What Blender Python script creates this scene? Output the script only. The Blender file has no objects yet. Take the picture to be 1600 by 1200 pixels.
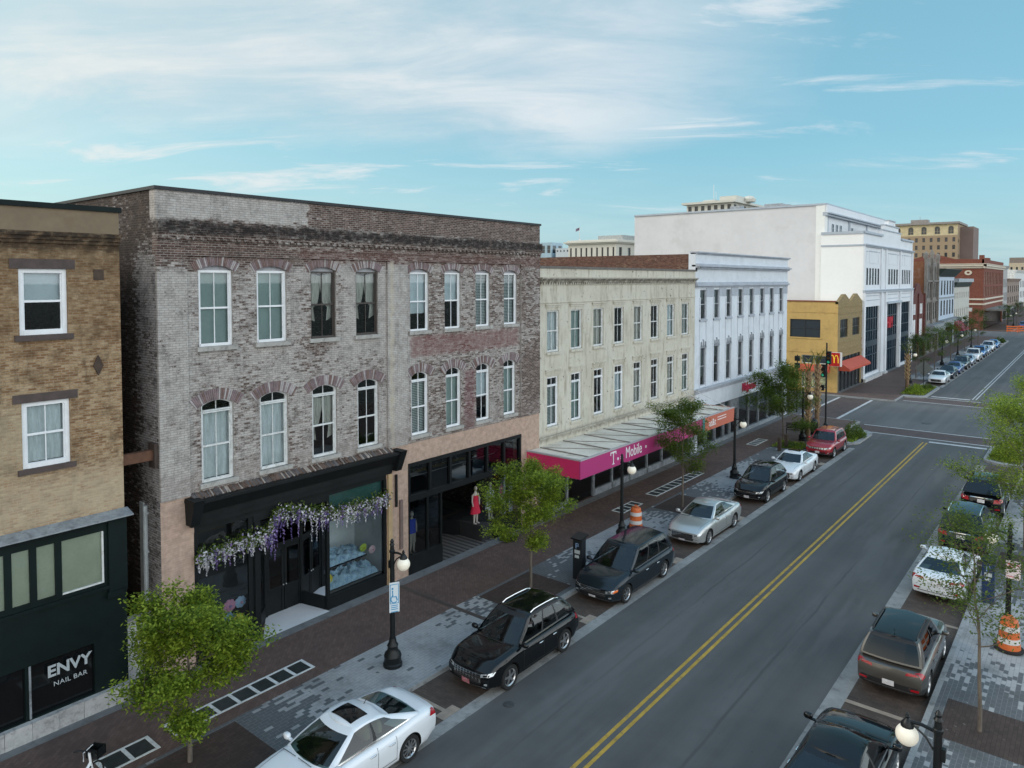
import bpy, bmesh, math, random
from mathutils import Vector as V, Matrix as Mx
from mathutils.bvhtree import BVHTree
S = bpy.context.scene
COL = S.collection
PI = math.pi
sin, cos = math.sin, math.cos
RN = random.Random(11)

# ------------------------------------------------------------------ objects
def thing(name, label, cat, loc=(0, 0, 0), rz=0.0, group=None):
    o = bpy.data.objects.new(name, None)
    o.empty_display_size = .3
    COL.objects.link(o)
    o.location = loc
    o.rotation_euler = (0, 0, rz)
    o['label'] = label
    o['category'] = cat
    if group:
        o['group'] = group
    return o

def tag(o, label, cat, group=None, kind=None):
    o['label'] = label
    o['category'] = cat
    if group:
        o['group'] = group
    if kind:
        o['kind'] = kind
    return o

def dup(root, loc, rz=None, label=None, group=None, scale=None):
    def cp(o, par):
        c = o.copy()
        COL.objects.link(c)
        if par is not None:
            c.parent = par
        for ch in o.children:
            cp(ch, c)
        return c
    r = cp(root, None)
    r.location = loc
    if rz is not None:
        r.rotation_euler = (0, 0, rz)
    if label:
        r['label'] = label
    if group:
        r['group'] = group
    if scale:
        r.scale = (scale, scale, scale)
    return r

class MB:
    """collects faces, builds one mesh object"""
    def __init__(s, T=None):
        s.v = []; s.f = []; s.m = []; s.T = T if T is not None else Mx.Identity(4)
    def add(s, pts):
        i = len(s.v)
        T = s.T
        s.v += [tuple(T @ V(p)) for p in pts]
        return i
    def poly(s, pts, m=0):
        i = s.add(pts)
        s.f.append(tuple(range(i, i + len(pts)))); s.m.append(m)
    def box(s, x0, x1, y0, y1, z0, z1, m=0):
        if x0 > x1: x0, x1 = x1, x0
        if y0 > y1: y0, y1 = y1, y0
        if z0 > z1: z0, z1 = z1, z0
        i = s.add([(x0, y0, z0), (x1, y0, z0), (x1, y1, z0), (x0, y1, z0), (x0, y0, z1), (x1, y0, z1), (x1, y1, z1), (x0, y1, z1)])
        for q in ((3, 2, 1, 0), (4, 5, 6, 7), (0, 1, 5, 4), (1, 2, 6, 5), (2, 3, 7, 6), (3, 0, 4, 7)):
            s.f.append(tuple(i + k for k in q)); s.m.append(m)
    def hexa(s, p, m=0):
        i = s.add(p)
        for q in ((3, 2, 1, 0), (4, 5, 6, 7), (0, 1, 5, 4), (1, 2, 6, 5), (2, 3, 7, 6), (3, 0, 4, 7)):
            s.f.append(tuple(i + k for k in q)); s.m.append(m)
    def prism(s, pts, z0, z1, m=0, ms=None):
        """polygon (x,y) list extruded in z"""
        n = len(pts)
        i = s.add([(p[0], p[1], z0) for p in pts] + [(p[0], p[1], z1) for p in pts])
        s.f.append(tuple(i + n + k for k in range(n))); s.m.append(m)
        s.f.append(tuple(i + n - 1 - k for k in range(n))); s.m.append(m)
        for k in range(n):
            k2 = (k + 1) % n
            s.f.append((i + k, i + k2, i + n + k2, i + n + k)); s.m.append(m if ms is None else ms)
    def grid(s, rows, m=0, cu=False, cv=False, mf=None):
        nr = len(rows); nc = len(rows[0])
        i = s.add([p for r in rows for p in r])
        for a in range(nr if cv else nr - 1):
            for b in range(nc if cu else nc - 1):
                a2 = (a + 1) % nr; b2 = (b + 1) % nc
                s.f.append((i + a * nc + b, i + a * nc + b2, i + a2 * nc + b2, i + a2 * nc + b))
                s.m.append(m if mf is None else mf(a, b))
    def lathe(s, prof, n=16, o=(0, 0, 0), m=0, ax='z'):
        rows = []
        for r, z in prof:
            row = []
            for k in range(n):
                a = 2 * PI * k / n
                if ax == 'z': p = (o[0] + r * cos(a), o[1] + r * sin(a), o[2] + z)
                elif ax == 'y': p = (o[0] + r * sin(a), o[1] + z, o[2] + r * cos(a))
                else: p = (o[0] + z, o[1] + r * cos(a), o[2] + r * sin(a))
                row.append(p)
            rows.append(row)
        s.grid(rows, m, cu=True)
    def tube(s, path, rad, n=6, m=0, cap=True):
        rows = []
        P = [V(p) for p in path]
        up = V((0, 0, 1))
        for i, p in enumerate(P):
            d = (P[min(i + 1, len(P) - 1)] - P[max(i - 1, 0)])
            d = d.normalized() if d.length > 1e-9 else V((0, 0, 1))
            a = d.cross(up if abs(d.z) < .95 else V((1, 0, 0))).normalized()
            b = a.cross(d).normalized()
            r = rad[i] if isinstance(rad, (list, tuple)) else rad
            rows.append([tuple(p + (a * cos(2 * PI * k / n) + b * sin(2 * PI * k / n)) * r) for k in range(n)])
        s.grid(rows, m, cu=True)
        if cap:
            s.poly(rows[0][::-1], m); s.poly(rows[-1], m)
    def ell(s, c, r, m=0, e=1.0, nu=10, nv=7, rot=0.0):
        """superellipsoid: e<1 boxy"""
        def pw(a): return math.copysign(abs(a) ** e, a)
        rows = []
        for j in range(nv + 1):
            ph = -PI / 2 + PI * j / nv
            row = []
            for k in range(nu):
                th = 2 * PI * k / nu
                x = r[0] * pw(cos(ph)) * pw(cos(th)); y = r[1] * pw(cos(ph)) * pw(sin(th)); z = r[2] * pw(sin(ph))
                row.append((c[0] + x * cos(rot) - y * sin(rot), c[1] + x * sin(rot) + y * cos(rot), c[2] + z))
            rows.append(row)
        s.grid(rows, m, cu=True)
    def build(s, name, mats, parent=None, smooth=None, bevel=None):
        me = bpy.data.meshes.new(name)
        me.from_pydata(s.v, [], s.f)
        if not isinstance(mats, (list, tuple)): mats = [mats]
        for mt in mats: me.materials.append(mt)
        me.polygons.foreach_set('material_index', s.m)
        if smooth is not None:
            me.polygons.foreach_set('use_smooth', [True] * len(s.f))
            me.set_sharp_from_angle(angle=math.radians(smooth))
        me.update()
        o = bpy.data.objects.new(name, me)
        COL.objects.link(o)
        if parent is not None: o.parent = parent
        return o

TX = Mx(((0, 0, 1, 0), (1, 0, 0, 0), (0, 1, 0, 0), (0, 0, 0, 1)))      # facade facing +X : (u,v,w)->(w,u,v)
def TXo(x=0, y=0, z=0): return Mx.Translation((x, y, z)) @ TX
TYB = Mx(((1, 0, 0, 0), (0, 0, -1, 0), (0, 1, 0, 0), (0, 0, 0, 1)))     # facade facing -Y : (u,v,w)->(u,-w,v)
def TYo(x=0, y=0, z=0): return Mx.Translation((x, y, z)) @ TYB

# ------------------------------------------------------------------ materials
class NT:
    def __init__(s, name):
        s.mat = bpy.data.materials.new(name); s.mat.use_nodes = True
        s.t = s.mat.node_tree; s.t.nodes.clear()
        s.out = s.n('ShaderNodeOutputMaterial')
        s._oc = None
    def n(s, typ, **kw):
        nd = s.t.nodes.new(typ)
        for k, v in kw.items(): setattr(nd, k, v)
        return nd
    def set(s, sock, v):
        if isinstance(v, bpy.types.NodeSocket): s.t.links.new(v, sock)
        elif v is not None:
            if sock.type == 'RGBA' and len(v) == 3: v = (*v, 1)
            sock.default_value = v
    def math(s, op, a, b=None, c=None, clamp=False):
        nd = s.n('ShaderNodeMath', operation=op); nd.use_clamp = clamp
        s.set(nd.inputs[0], a)
        if b is not None: s.set(nd.inputs[1], b)
        if c is not None: s.set(nd.inputs[2], c)
        return nd.outputs[0]
    def add(s, a, b): return s.math('ADD', a, b)
    def mul(s, a, b): return s.math('MULTIPLY', a, b)
    def oc(s):
        if s._oc is None: s._oc = s.n('ShaderNodeTexCoord').outputs['Object']
        return s._oc
    def xyz(s, v=None):
        nd = s.n('ShaderNodeSeparateXYZ'); s.set(nd.inputs[0], v or s.oc()); return nd.outputs
    def comb(s, x, y, z=0.0):
        nd = s.n('ShaderNodeCombineXYZ'); s.set(nd.inputs[0], x); s.set(nd.inputs[1], y); s.set(nd.inputs[2], z); return nd.outputs[0]
    def mapv(s, vec, scale=(1, 1, 1), rot=(0, 0, 0), loc=(0, 0, 0)):
        nd = s.n('ShaderNodeMapping'); s.set(nd.inputs[0], vec)
        nd.inputs['Scale'].default_value = scale; nd.inputs['Rotation'].default_value = rot; nd.inputs['Location'].default_value = loc
        return nd.outputs[0]
    def noise(s, vec, scale, detail=4, rough=.55, dist=0.0, col=False):
        nd = s.n('ShaderNodeTexNoise'); s.set(nd.inputs['Vector'], vec)
        nd.inputs['Scale'].default_value = scale; nd.inputs['Detail'].default_value = detail
        nd.inputs['Roughness'].default_value = rough; nd.inputs['Distortion'].default_value = dist
        return nd.outputs['Color' if col else 'Fac']
    def sstep(s, v, a, b, lo=0.0, hi=1.0):
        nd = s.n('ShaderNodeMapRange', interpolation_type='SMOOTHSTEP')
        s.set(nd.inputs[0], v); s.set(nd.inputs[1], a); s.set(nd.inputs[2], b); s.set(nd.inputs[3], lo); s.set(nd.inputs[4], hi)
        return nd.outputs[0]
    def lin(s, v, a, b, lo=0.0, hi=1.0):
        nd = s.n('ShaderNodeMapRange'); s.set(nd.inputs[0], v); s.set(nd.inputs[1], a); s.set(nd.inputs[2], b); s.set(nd.inputs[3], lo); s.set(nd.inputs[4], hi)
        return nd.outputs[0]
    def mix(s, f, a, b, mode='MIX'):
        nd = s.n('ShaderNodeMix', data_type='RGBA', blend_type=mode)
        s.set(nd.inputs[0], f); s.set(nd.inputs[6], a); s.set(nd.inputs[7], b)
        return nd.outputs[2]
    def wuv(s):
        """wall coordinates (u along the wall, z) picked by the face normal"""
        x, y, z = s.xyz()
        g = s.n('ShaderNodeTexCoord').outputs['Normal']
        nx, ny, nz = s.xyz(g)
        f = s.math('GREATER_THAN', s.math('ABSOLUTE', nx), .65)
        u = s.add(s.mul(y, f), s.mul(x, s.math('SUBTRACT', 1.0, f)))
        return u, z, s.comb(u, z, 0.0)
    def box(s, u, z, u0, u1, z0, z1, e=.15):
        a = s.mul(s.sstep(u, u0 - e, u0 + e), s.sstep(u, u1 - e, u1 + e, 1.0, 0.0))
        b = s.mul(s.sstep(z, z0 - e, z0 + e), s.sstep(z, z1 - e, z1 + e, 1.0, 0.0))
        return s.mul(a, b)
    def brick(s, vec, bw=.215, bh=.073, mort=.012, c1=(0, 0, 0), c2=(1, 1, 1), mc=(0, 0, 0), off=.5):
        nd = s.n('ShaderNodeTexBrick'); s.set(nd.inputs['Vector'], vec)
        nd.offset = off
        nd.inputs['Scale'].default_value = 1.0
        nd.inputs['Brick Width'].default_value = bw; nd.inputs['Row Height'].default_value = bh
        nd.inputs['Mortar Size'].default_value = mort; nd.inputs['Mortar Smooth'].default_value = .3
        nd.inputs['Bias'].default_value = 0.0
        s.set(nd.inputs['Color1'], c1); s.set(nd.inputs['Color2'], c2); s.set(nd.inputs['Mortar'], mc)
        return nd.outputs['Color'], nd.outputs['Fac']
    def bump(s, h, strength=.3, dist=.02):
        nd = s.n('ShaderNodeBump'); nd.inputs['Strength'].default_value = strength; nd.inputs['Distance'].default_value = dist
        s.set(nd.inputs['Height'], h); return nd.outputs[0]
    def bsdf(s, col, rough=.6, metal=0.0, normal=None, spec=.5, coat=0.0, emit=None, es=0.0):
        b = s.n('ShaderNodeBsdfPrincipled')
        s.set(b.inputs['Base Color'], col); s.set(b.inputs['Roughness'], rough); s.set(b.inputs['Metallic'], metal)
        b.inputs['Specular IOR Level'].default_value = spec
        if coat: b.inputs['Coat Weight'].default_value = coat; b.inputs['Coat Roughness'].default_value = .03
        if emit is not None:
            s.set(b.inputs['Emission Color'], emit); b.inputs['Emission Strength'].default_value = es
        if normal is not None: s.set(b.inputs['Normal'], normal)
        s.t.links.new(b.outputs[0], s.out.inputs[0])
        return s.mat

def mk(name, col, rough=.6, metal=0.0, var=.25, sc=2.0, bump=0.0, spec=.5, dirt=None, damt=.5, coat=0, stretch=(1, 1, 1)):
    t = NT(name)
    v = t.mapv(t.oc(), stretch)
    n1 = t.noise(v, sc, 5, .6); n2 = t.noise(v, sc * 7, 4, .6)
    f = t.add(t.mul(n1, .65), t.mul(n2, .35))
    lo = tuple(max(0, c * (1 - var)) for c in col); hi = tuple(min(1, c * (1 + var)) for c in col)
    c = t.mix(t.sstep(f, .3, .7), lo, hi)
    if dirt:
        d = t.sstep(t.noise(t.mapv(t.oc(), stretch, loc=(7, 3, 5)), sc * 1.7, 7, .68), .5, .68)
        c = t.mix(t.mul(d, damt), c, dirt)
    nm = t.bump(t.noise(v, sc * 12, 4), bump, .02) if bump else None
    r = t.lin(n2, .2, .8, max(0, rough - .08), min(1, rough + .08))
    return t.bsdf(c, r, metal, nm, spec, coat)

def flat(name, col, rough=.5, metal=0.0, spec=.5, coat=0, emit=None, es=0):
    return NT(name).bsdf(col, rough, metal, None, spec, coat, emit, es)

def glassmat(name, tint, refl=1.0, body=None):
    """thin glass: tinted see-through plus mirror reflection by angle"""
    t = NT(name)
    fr = t.n('ShaderNodeFresnel'); fr.inputs['IOR'].default_value = 1.5
    g = t.n('ShaderNodeBsdfGlossy'); g.inputs['Roughness'].default_value = .02
    g.inputs['Color'].default_value = (.9, .95, 1, 1)
    tr = t.n('ShaderNodeBsdfTransparent'); tr.inputs['Color'].default_value = (*tint, 1)
    mx = t.n('ShaderNodeMixShader')
    t.set(mx.inputs[0], t.math('MULTIPLY_ADD', fr.outputs[0], refl, .03, True))
    t.t.links.new(tr.outputs[0], mx.inputs[1]); t.t.links.new(g.outputs[0], mx.inputs[2])
    t.t.links.new(mx.outputs[0], t.out.inputs[0])
    return t.mat

def brickmat(name, c1, c2, mortar, wash=None, wamt=.5, stain=(.03, .03, .03), samt=.3, bw=.215, bh=.073, zones=None, off=.5, mort=.011, wash2=None, grime=.0):
    """brick wall; wash = worn paint colour left on part of the bricks"""
    t = NT(name)
    u, z, uv = t.wuv()
    wob = t.noise(t.comb(u, z, 0.0), 3.0, 3)
    tint, mf = t.brick(uv, bw, bh, mort)
    c, _ = t.brick(uv, bw, bh, mort, c1, c2, mortar)
    # second random per brick, made from offset cells
    n1 = t.noise(uv, .55, 5, .6); n2 = t.noise(uv, 4.5, 5, .65); n3 = t.noise(uv, 30, 2, .5)
    c = t.mix(t.mul(t.sstep(n2, .35, .75), .55), c, tuple(k * .45 for k in c1))
    uu = t.add(u, t.mul(t.math('SUBTRACT', wob, .5), .5)); zz = t.add(z, t.mul(t.math('SUBTRACT', wob, .5), .35))
    if wash:
        n4 = t.noise(t.mapv(uv, (1.0, 2.2, 1)), 9.0, 4, .7)
        val = t.add(t.add(t.mul(n1, .55), t.mul(n2, .35)), t.add(t.mul(tint, .30), t.add(t.mul(n3, .30), t.mul(n4, .85))))
        val = t.add(val, wamt - 1.29)
        ex = None
        if zones:
            for (u0, u1, z0, z1, k, e) in zones:
                b = t.mul(t.box(uu, zz, u0, u1, z0, z1, e), k)
                val = t.add(val, b)
        msk = t.sstep(val, .27, .53)
        wc = t.mix(t.sstep(n2, .3, .7), wash, wash2 or tuple(k * .72 for k in wash))
        wc = t.mix(t.mul(mf, .75), wc, tuple(k * .45 for k in wash))
        wc = t.mix(t.mul(tint, .22), wc, tuple(k * .6 for k in wash))
        c = t.mix(t.mul(msk, .93), c, wc)
    gr = t.noise(uv, 1.7, 7, .72)
    c = t.mix(t.mul(t.sstep(gr, .47, .70), grime), c, t.mix(.5, stain, tuple(k * .5 for k in c1)))
    streak = t.noise(t.mapv(uv, (2.2, .35, 1)), 1.6, 6, .7)
    c = t.mix(t.mul(t.sstep(streak, .5, .75), samt), c, stain)
    nm = t.bump(t.add(t.mul(t.math('SUBTRACT', 1.0, mf), 1.0), t.mul(n3, .35)), .45, .012)
    t._c = c; t._uz = (uu, zz, u, z, n2, streak)
    t.bsdf(c, .85, 0, nm, .25)
    return t

def overlay(t, boxes):
    """painted bands and grime belts on an existing brick wall: (u0,u1,z0,z1,colour,amount,softness)"""
    uu, zz, u, z, n2, st = t._uz
    c = t._c
    for (u0, u1, z0, z1, col, k, e) in boxes:
        f = t.mul(t.box(uu, zz, u0, u1, z0, z1, e), t.mul(t.sstep(n2, .2, .6, .35, 1.0), k))
        c = t.mix(f, c, col)
    b = [n for n in t.t.nodes if n.type == 'BSDF_PRINCIPLED'][0]
    t.t.links.new(c, b.inputs['Base Color'])
    return t.mat

WHITE = mk('white_frame_paint', (.74, .76, .78), .5, var=.08, sc=3)
OLDWHITE = mk('weathered_white_paint', (.62, .64, .64), .6, var=.15, sc=4, dirt=(.3, .27, .22), damt=.5)
DARKFR = mk('dark_brown_frame', (.05, .04, .035), .5, var=.2)
HEADP = mk('grey_header_panel', (.36, .37, .40), .7, var=.15, sc=4, dirt=(.2, .2, .2), damt=.4)
BLACK = mk('black_paint', (.008, .010, .011), .5, var=.3, sc=1.5, spec=.22)
BLACKM = mk('black_metal', (.008, .010, .011), .42, var=.25, sc=6, spec=.35)
DGREEN = mk('black_green_paint', (.004, .010, .010), .6, var=.3, sc=1.2, spec=.2)
CHAR = mk('charcoal_interior', (.02, .02, .022), .8, var=.3)
STONE = mk('grey_stone', (.36, .35, .33), .8, var=.2, sc=3, bump=.2, dirt=(.12, .11, .1), damt=.6)
CONC = mk('concrete', (.33, .33, .32), .85, var=.16, sc=1.6, bump=.15, dirt=(.17, .165, .155), damt=.6)
METAL = mk('brushed_metal', (.55, .56, .57), .35, 1.0, var=.1)
GALV = mk('grey_sheet_metal', (.30, .33, .36), .5, .4, var=.3, sc=3, dirt=(.1, .1, .1), damt=.5)
GLASS = glassmat('window_glass', (.78, .86, .86), .95)
GLASSD = glassmat('shop_glass', (.80, .87, .88), 1.0)
FARGLASS = flat('far_window_glass', (.03, .038, .045), .08, 0, .6)
BLIND = mk('grey_green_blind', (.36, .43, .42), .8, var=.1, sc=2)
SHADE = mk('white_roller_shade', (.66, .70, .74), .8, var=.07, sc=2)
SHEER = mk('sheer_curtain', (.72, .73, .75), .85, var=.2, sc=3, stretch=(1, 3, .5))
LACE = mk('beige_lace_curtain', (.52, .48, .44), .9, var=.35, sc=6, stretch=(1, 3, .4))
PALEBLIND = mk('pale_green_blind', (.50, .50, .40), .8, var=.08, sc=1.2)
def _ven():
    t = NT('venetian_blind'); x, y, z = t.xyz()
    w = t.math('FRACT', t.mul(z, 14.0))
    c = t.mix(t.sstep(w, .25, .45), (.06, .065, .07), (.52, .54, .55))
    return t.bsdf(c, .6)
VENETIAN = _ven()
ROOFM = mk('roof_membrane', (.16, .16, .16), .9, var=.3, sc=.5)

# ------------------------------------------------------------------ walls and windows
def arc(a, b, s, rise, n=10, grow=0.0):
    """points of a segmental arch from (a,s) to (b,s) with given rise, left to right"""
    h = (b - a) / 2; R = (h * h + rise * rise) / (2 * rise); cx = (a + b) / 2; cz = s + rise - R
    t0 = math.asin(min(1, h / R)); R2 = R + grow
    return [(cx + R2 * sin(-t0 + 2 * t0 * k / n), cz + R2 * cos(-t0 + 2 * t0 * k / n)) for k in range(n + 1)]

def wall(mb, u0, u1, v0, v1, ops, dep=.2, m=0, mr=None, w=0.0, back=True):
    mr = m if mr is None else mr
    vs = sorted({v0, v1, *[o[2] for o in ops], *[o[3] for o in ops]})
    vs = [v for v in vs if v0 - 1e-6 <= v <= v1 + 1e-6]
    for k in range(len(vs) - 1):
        c, d = vs[k], vs[k + 1]; mid = (c + d) / 2
        cut = sorted([(o[0], o[1]) for o in ops if o[2] < mid < o[3]])
        x = u0
        for a, b in cut + [(u1, u1)]:
            if a > x + 1e-6: mb.poly([(x, c, w), (a, c, w), (a, d, w), (x, d, w)], m)
            x = max(x, b)
    for o in ops:
        a, b, c, d = o[:4]; r = o[4] if len(o) > 4 else 0
        s = d - r; e = w - dep
        mb.poly([(a, c, w), (a, c, e), (a, s, e), (a, s, w)][::-1], mr)
        mb.poly([(b, c, w), (b, c, e), (b, s, e), (b, s, w)], mr)
        mb.poly([(a, c, w), (b, c, w), (b, c, e), (a, c, e)][::-1], mr)
        if r > 0:
            P = arc(a, b, s, r)
            for (p, q) in zip(P, P[1:]):
                mb.poly([(p[0], p[1], w), (q[0], q[1], w), (q[0], d, w), (p[0], d, w)], m)
                mb.poly([(p[0], p[1], w), (q[0], q[1], w), (q[0], q[1], e), (p[0], p[1], e)], mr)
        else:
            mb.poly([(a, d, w), (b, d, w), (b, d, e), (a, d, e)], mr)

def bar(mb, a, b, c, d, w0, w1, m=0): mb.box(a, b, c, d, w0, w1, m)

def window(root, T, a, b, c, d, rise=0, w=-.1, fr=None, gl=None, cover=None, cmat=None, sill=None, transom=0, header=False,
           mv=1, mh=0, ft=.06, rail=True, raily=.5, label=None, sillw=.1, fd=.07, open_frac=None):
    fr = fr or WHITE; gl = gl or GLASS
    s = d - rise
    f = MB(T)
    top = s
    bar(f, a, a + ft, c, s, w, w + fd); bar(f, b - ft, b, c, s, w, w + fd)
    bar(f, a + ft, b - ft, c, c + ft * 1.25, w, w + fd + .02)
    glasspolys = []
    if rise and header:      # solid header panel under the arch
        P = arc(a, b, s, rise)
        Q = [(a, s), (b, s)] + P[::-1][1:-1]
        f.poly([(p[0], p[1], w + .03) for p in Q], 1)
        bar(f, a + ft, b - ft, s - ft, s, w, w + fd)
        top = s - ft
        g0 = top
    elif rise:
        P = arc(a, b, s, rise); Q = arc(a + ft, b - ft, s, max(.02, rise - ft * .8))
        for i in range(len(P) - 1):
            f.hexa([(Q[i][0], Q[i][1], w), (Q[i + 1][0], Q[i + 1][1], w), (P[i + 1][0], P[i + 1][1], w), (P[i][0], P[i][1], w),
                    (Q[i][0], Q[i][1], w + fd), (Q[i + 1][0], Q[i + 1][1], w + fd), (P[i + 1][0], P[i + 1][1], w + fd), (P[i][0], P[i][1], w + fd)])
        g0 = None
    else:
        bar(f, a + ft, b - ft, s - ft, s, w, w + fd); top = s - ft
        g0 = top
    lo = c + ft * 1.25
    sash_top = top
    if transom:
        tt = s - transom
        bar(f, a + ft, b - ft, tt - .1, tt - .055, w, w + fd + .025); bar(f, a + ft, b - ft, tt - .045, tt, w, w + fd)
        sash_top = tt - .1
    mid = lo + (sash_top - lo) * raily
    if rail: bar(f, a + ft, b - ft, mid - .03, mid + .03, w - .01, w + .045)
    # thin muntins
    for k in range(mv):
        x = a + ft + (b - a - 2 * ft) * (k + 1) / (mv + 1)
        bar(f, x - .012, x + .012, lo, (top if g0 is not None else s + rise * .8), w + .005, w + .033)
    for k in range(mh):
        for (q0, q1) in ((lo, mid), (mid, sash_top)):
            z = q0 + (q1 - q0) * (k + 1) / (mh + 1)
            bar(f, a + ft, b - ft, z - .012, z + .012, w + .004, w + .032)
    # sash side stiles
    bar(f, a + ft, a + ft + .035, lo, sash_top, w - .005, w + .04); bar(f, b - ft - .035, b - ft, lo, sash_top, w - .005, w + .04)
    fo = f.build('window', [fr, HEADP], root)
    if label: fo['label'] = label
    g = MB(T)
    if g0 is not None: g.poly([(a + .02, c + .02, w + .012), (b - .02, c + .02, w + .012), (b - .02, g0 + .02, w + .012), (a + .02, g0 + .02, w + .012)])
    else:
        Q = arc(a + .02, b - .02, s, rise)
        g.poly([(a + .02, c + .02, w + .012), (b - .02, c + .02, w + .012)] + [(p[0], p[1], w + .012) for p in Q[::-1]])
    g.build('pane', gl, fo)
    if cover:
        k = MB(T); wc = w - .09
        htop = sash_top
        if cover == 'shade':
            fr_ = open_frac if open_frac is not None else 1.0
            z0 = htop - (htop - lo) * fr_
            k.box(a + .03, b - .03, z0, htop + .03, wc - .01, wc)
            nm = 'roller_shade'
        elif cover == 'venetian':
            fr_ = open_frac if open_frac is not None else 1.0
            z0 = htop - (htop - lo) * fr_
            k.box(a + .03, b - .03, z0, htop + .03, wc - .02, wc)
            nm = 'venetian_blind'
        else:
            nm = 'curtain'
            n = 22
            rows = []
            zt, zb = htop + .02, lo
            tie = cover == 'tied'
            for r in range(9):
                q = r / 8
                row = []
                for j in range(n + 1):
                    x = j / n
                    row.append((a + .03 + (b - a - .06) * x, zt + (zb - zt) * q, wc + .022 * sin(x * 38 + q * 2) + .012 * sin(x * 90)))
                rows.append(row)
            if tie:   # parted in the middle, caught up at the lower third
                rows = []
                for side in (0, 1):
                    rr = []
                    for r in range(11):
                        q = r / 10 * .72
                        rv = []
                        for j in range(9):
                            x = j / 8
                            spread = .5 - .30 * max(0, (q - .15) / .6) ** 1.3
                            if q > .5: spread = .2 + (q - .5) * .3
                            xx = x * spread if side == 0 else 1 - x * spread
                            rv.append((a + .04 + (b - a - .08) * xx, zt + (zb - zt) * (q + .05 * x), wc + .02 * sin(x * 20 + side)))
                        rr.append(rv)
                    k.grid(rr)
            else:
                k.grid(rows)
        k.build(nm, cmat or SHADE, fo, smooth=60 if nm == 'curtain' else None)
    if sill:
        k = MB(T)
        k.box(a - .1, b + .1, c - .14, c, w + .02, sillw)
        k.build('sill', sill, fo)
    return fo

def fwin(root, T, a, b, c, d, fr, gl=None, w=-.12, mv=1, rail=True, rise=0, ft=.06):
    """window of a far building: frame and pane"""
    gl = gl or FARGLASS
    s = d - rise
    f = MB(T)
    f.box(a, a + ft, c, s, w, w + .06); f.box(b - ft, b, c, s, w, w + .06)
    f.box(a + ft, b - ft, c, c + ft, w, w + .06)
    if not rise: f.box(a + ft, b - ft, s - ft, s, w, w + .06)
    if rail: f.box(a + ft, b - ft, (c + s) / 2 - .03, (c + s) / 2 + .03, w, w + .05)
    for k in range(mv):
        x = a + (b - a) * (k + 1) / (mv + 1)
        f.box(x - .025, x + .025, c + ft, s, w + .005, w + .045)
    o = f.build('window', fr, root)
    g = MB(T)
    if rise:
        Q = arc(a, b, s, rise, 8)
        g.poly([(a, c, w + .01), (b, c, w + .01)] + [(p[0], p[1], w + .01) for p in Q[::-1]])
    else:
        g.poly([(a, c, w + .01), (b, c, w + .01), (b, d, w + .01), (a, d, w + .01)])
    g.build('pane', gl, o)
    return o

def text_obj(name, body, size, mat, parent, M, ext=.01, shear=0.0, sx=1.0, align='CENTER', space=1.0, bold=0.0):
    cu = bpy.data.curves.new(name, 'FONT'); cu.body = body; cu.size = size; cu.extrude = ext; cu.shear = shear
    cu.align_x = align; cu.align_y = 'CENTER'; cu.space_character = space; cu.offset = bold
    o = bpy.data.objects.new(name + '_tmp', cu); COL.objects.link(o)
    dg = bpy.context.evaluated_depsgraph_get(); dg.update()
    me = bpy.data.meshes.new_from_object(o.evaluated_get(dg))
    bpy.data.objects.remove(o); bpy.data.curves.remove(cu)
    me.transform(M @ Mx.Diagonal((sx, 1, 1, 1)))
    me.materials.clear(); me.materials.append(mat)
    me.name = name
    ob = bpy.data.objects.new(name, me); COL.objects.link(ob)
    if parent is not None: ob.parent = parent
    return ob
# ------------------------------------------------------------------ cars
def paint(name, col, metal=.0, rough=.25):
    return flat(name, col, rough, metal, .5, 1.0)
P_WHITE = paint('white_car_paint', (.72, .75, .78)); P_BLACK = flat('black_car_paint', (.004, .005, .006), .06, 0, .5)
P_GREY = flat('dark_grey_car_paint', (.020, .028, .036), .12, .35, .5); P_SILVER = paint('silver_car_paint', (.50, .51, .50), .6, .33)
P_RED = paint('red_car_paint', (.36, .012, .022), .3, .3); P_BRONZE = paint('bronze_car_paint', (.105, .097, .085), .6, .35)
P_NAVY = flat('dark_blue_car_paint', (.008, .016, .036), .08, .2, .5); P_BLUE = paint('blue_car_paint', (.012, .05, .22), .3, .3)
P_LBLUE = paint('light_blue_car_paint', (.03, .16, .42), .3, .3); P_TEAL = paint('dark_green_car_paint', (.018, .03, .035), .4, .3)
P_LSILV = paint('pale_silver_car_paint', (.36, .40, .50), .6, .33)
CLAD = flat('black_plastic', (.014, .014, .015), .55)
CGLASSC = glassmat('clear_car_glass', (.46, .56, .52), .8)
TYRE = flat('tyre_rubber', (.012, .012, .012), .85)
RIM = flat('alloy_rim', (.55, .56, .57), .3, .9); RIMD = flat('wheel_shadow_plate', (.015, .015, .016), .6)
CHROME = flat('chrome', (.75, .76, .77), .12, 1.0)
CGLASS = glassmat('car_glass', (.34, .42, .43), .8); CGLASSD = glassmat('privacy_glass', (.04, .05, .055), .75)
TAIL = flat('red_tail_lamp', (.35, .004, .012), .2, 0, .6, .6)
LAMP = flat('clear_head_lamp', (.55, .58, .60), .15, .5, .6, .8); LAMPC = flat('lamp_inner', (.03, .03, .035), .2, .6)
AMBER = flat('amber_lamp', (.75, .16, .03), .3)
PLATE = mk('white_plate', (.66, .66, .68), .5, var=.15, sc=9, dirt=(.35, .08, .08), damt=.5); PLATER = mk('reddish_plate', (.42, .14, .16), .5, var=.3, sc=9, dirt=(.6, .5, .5), damt=.6)
SEATB = flat('beige_seat', (.28, .24, .15), .7); SEATD = flat('dark_seat', (.07, .07, .072), .7)

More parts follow.
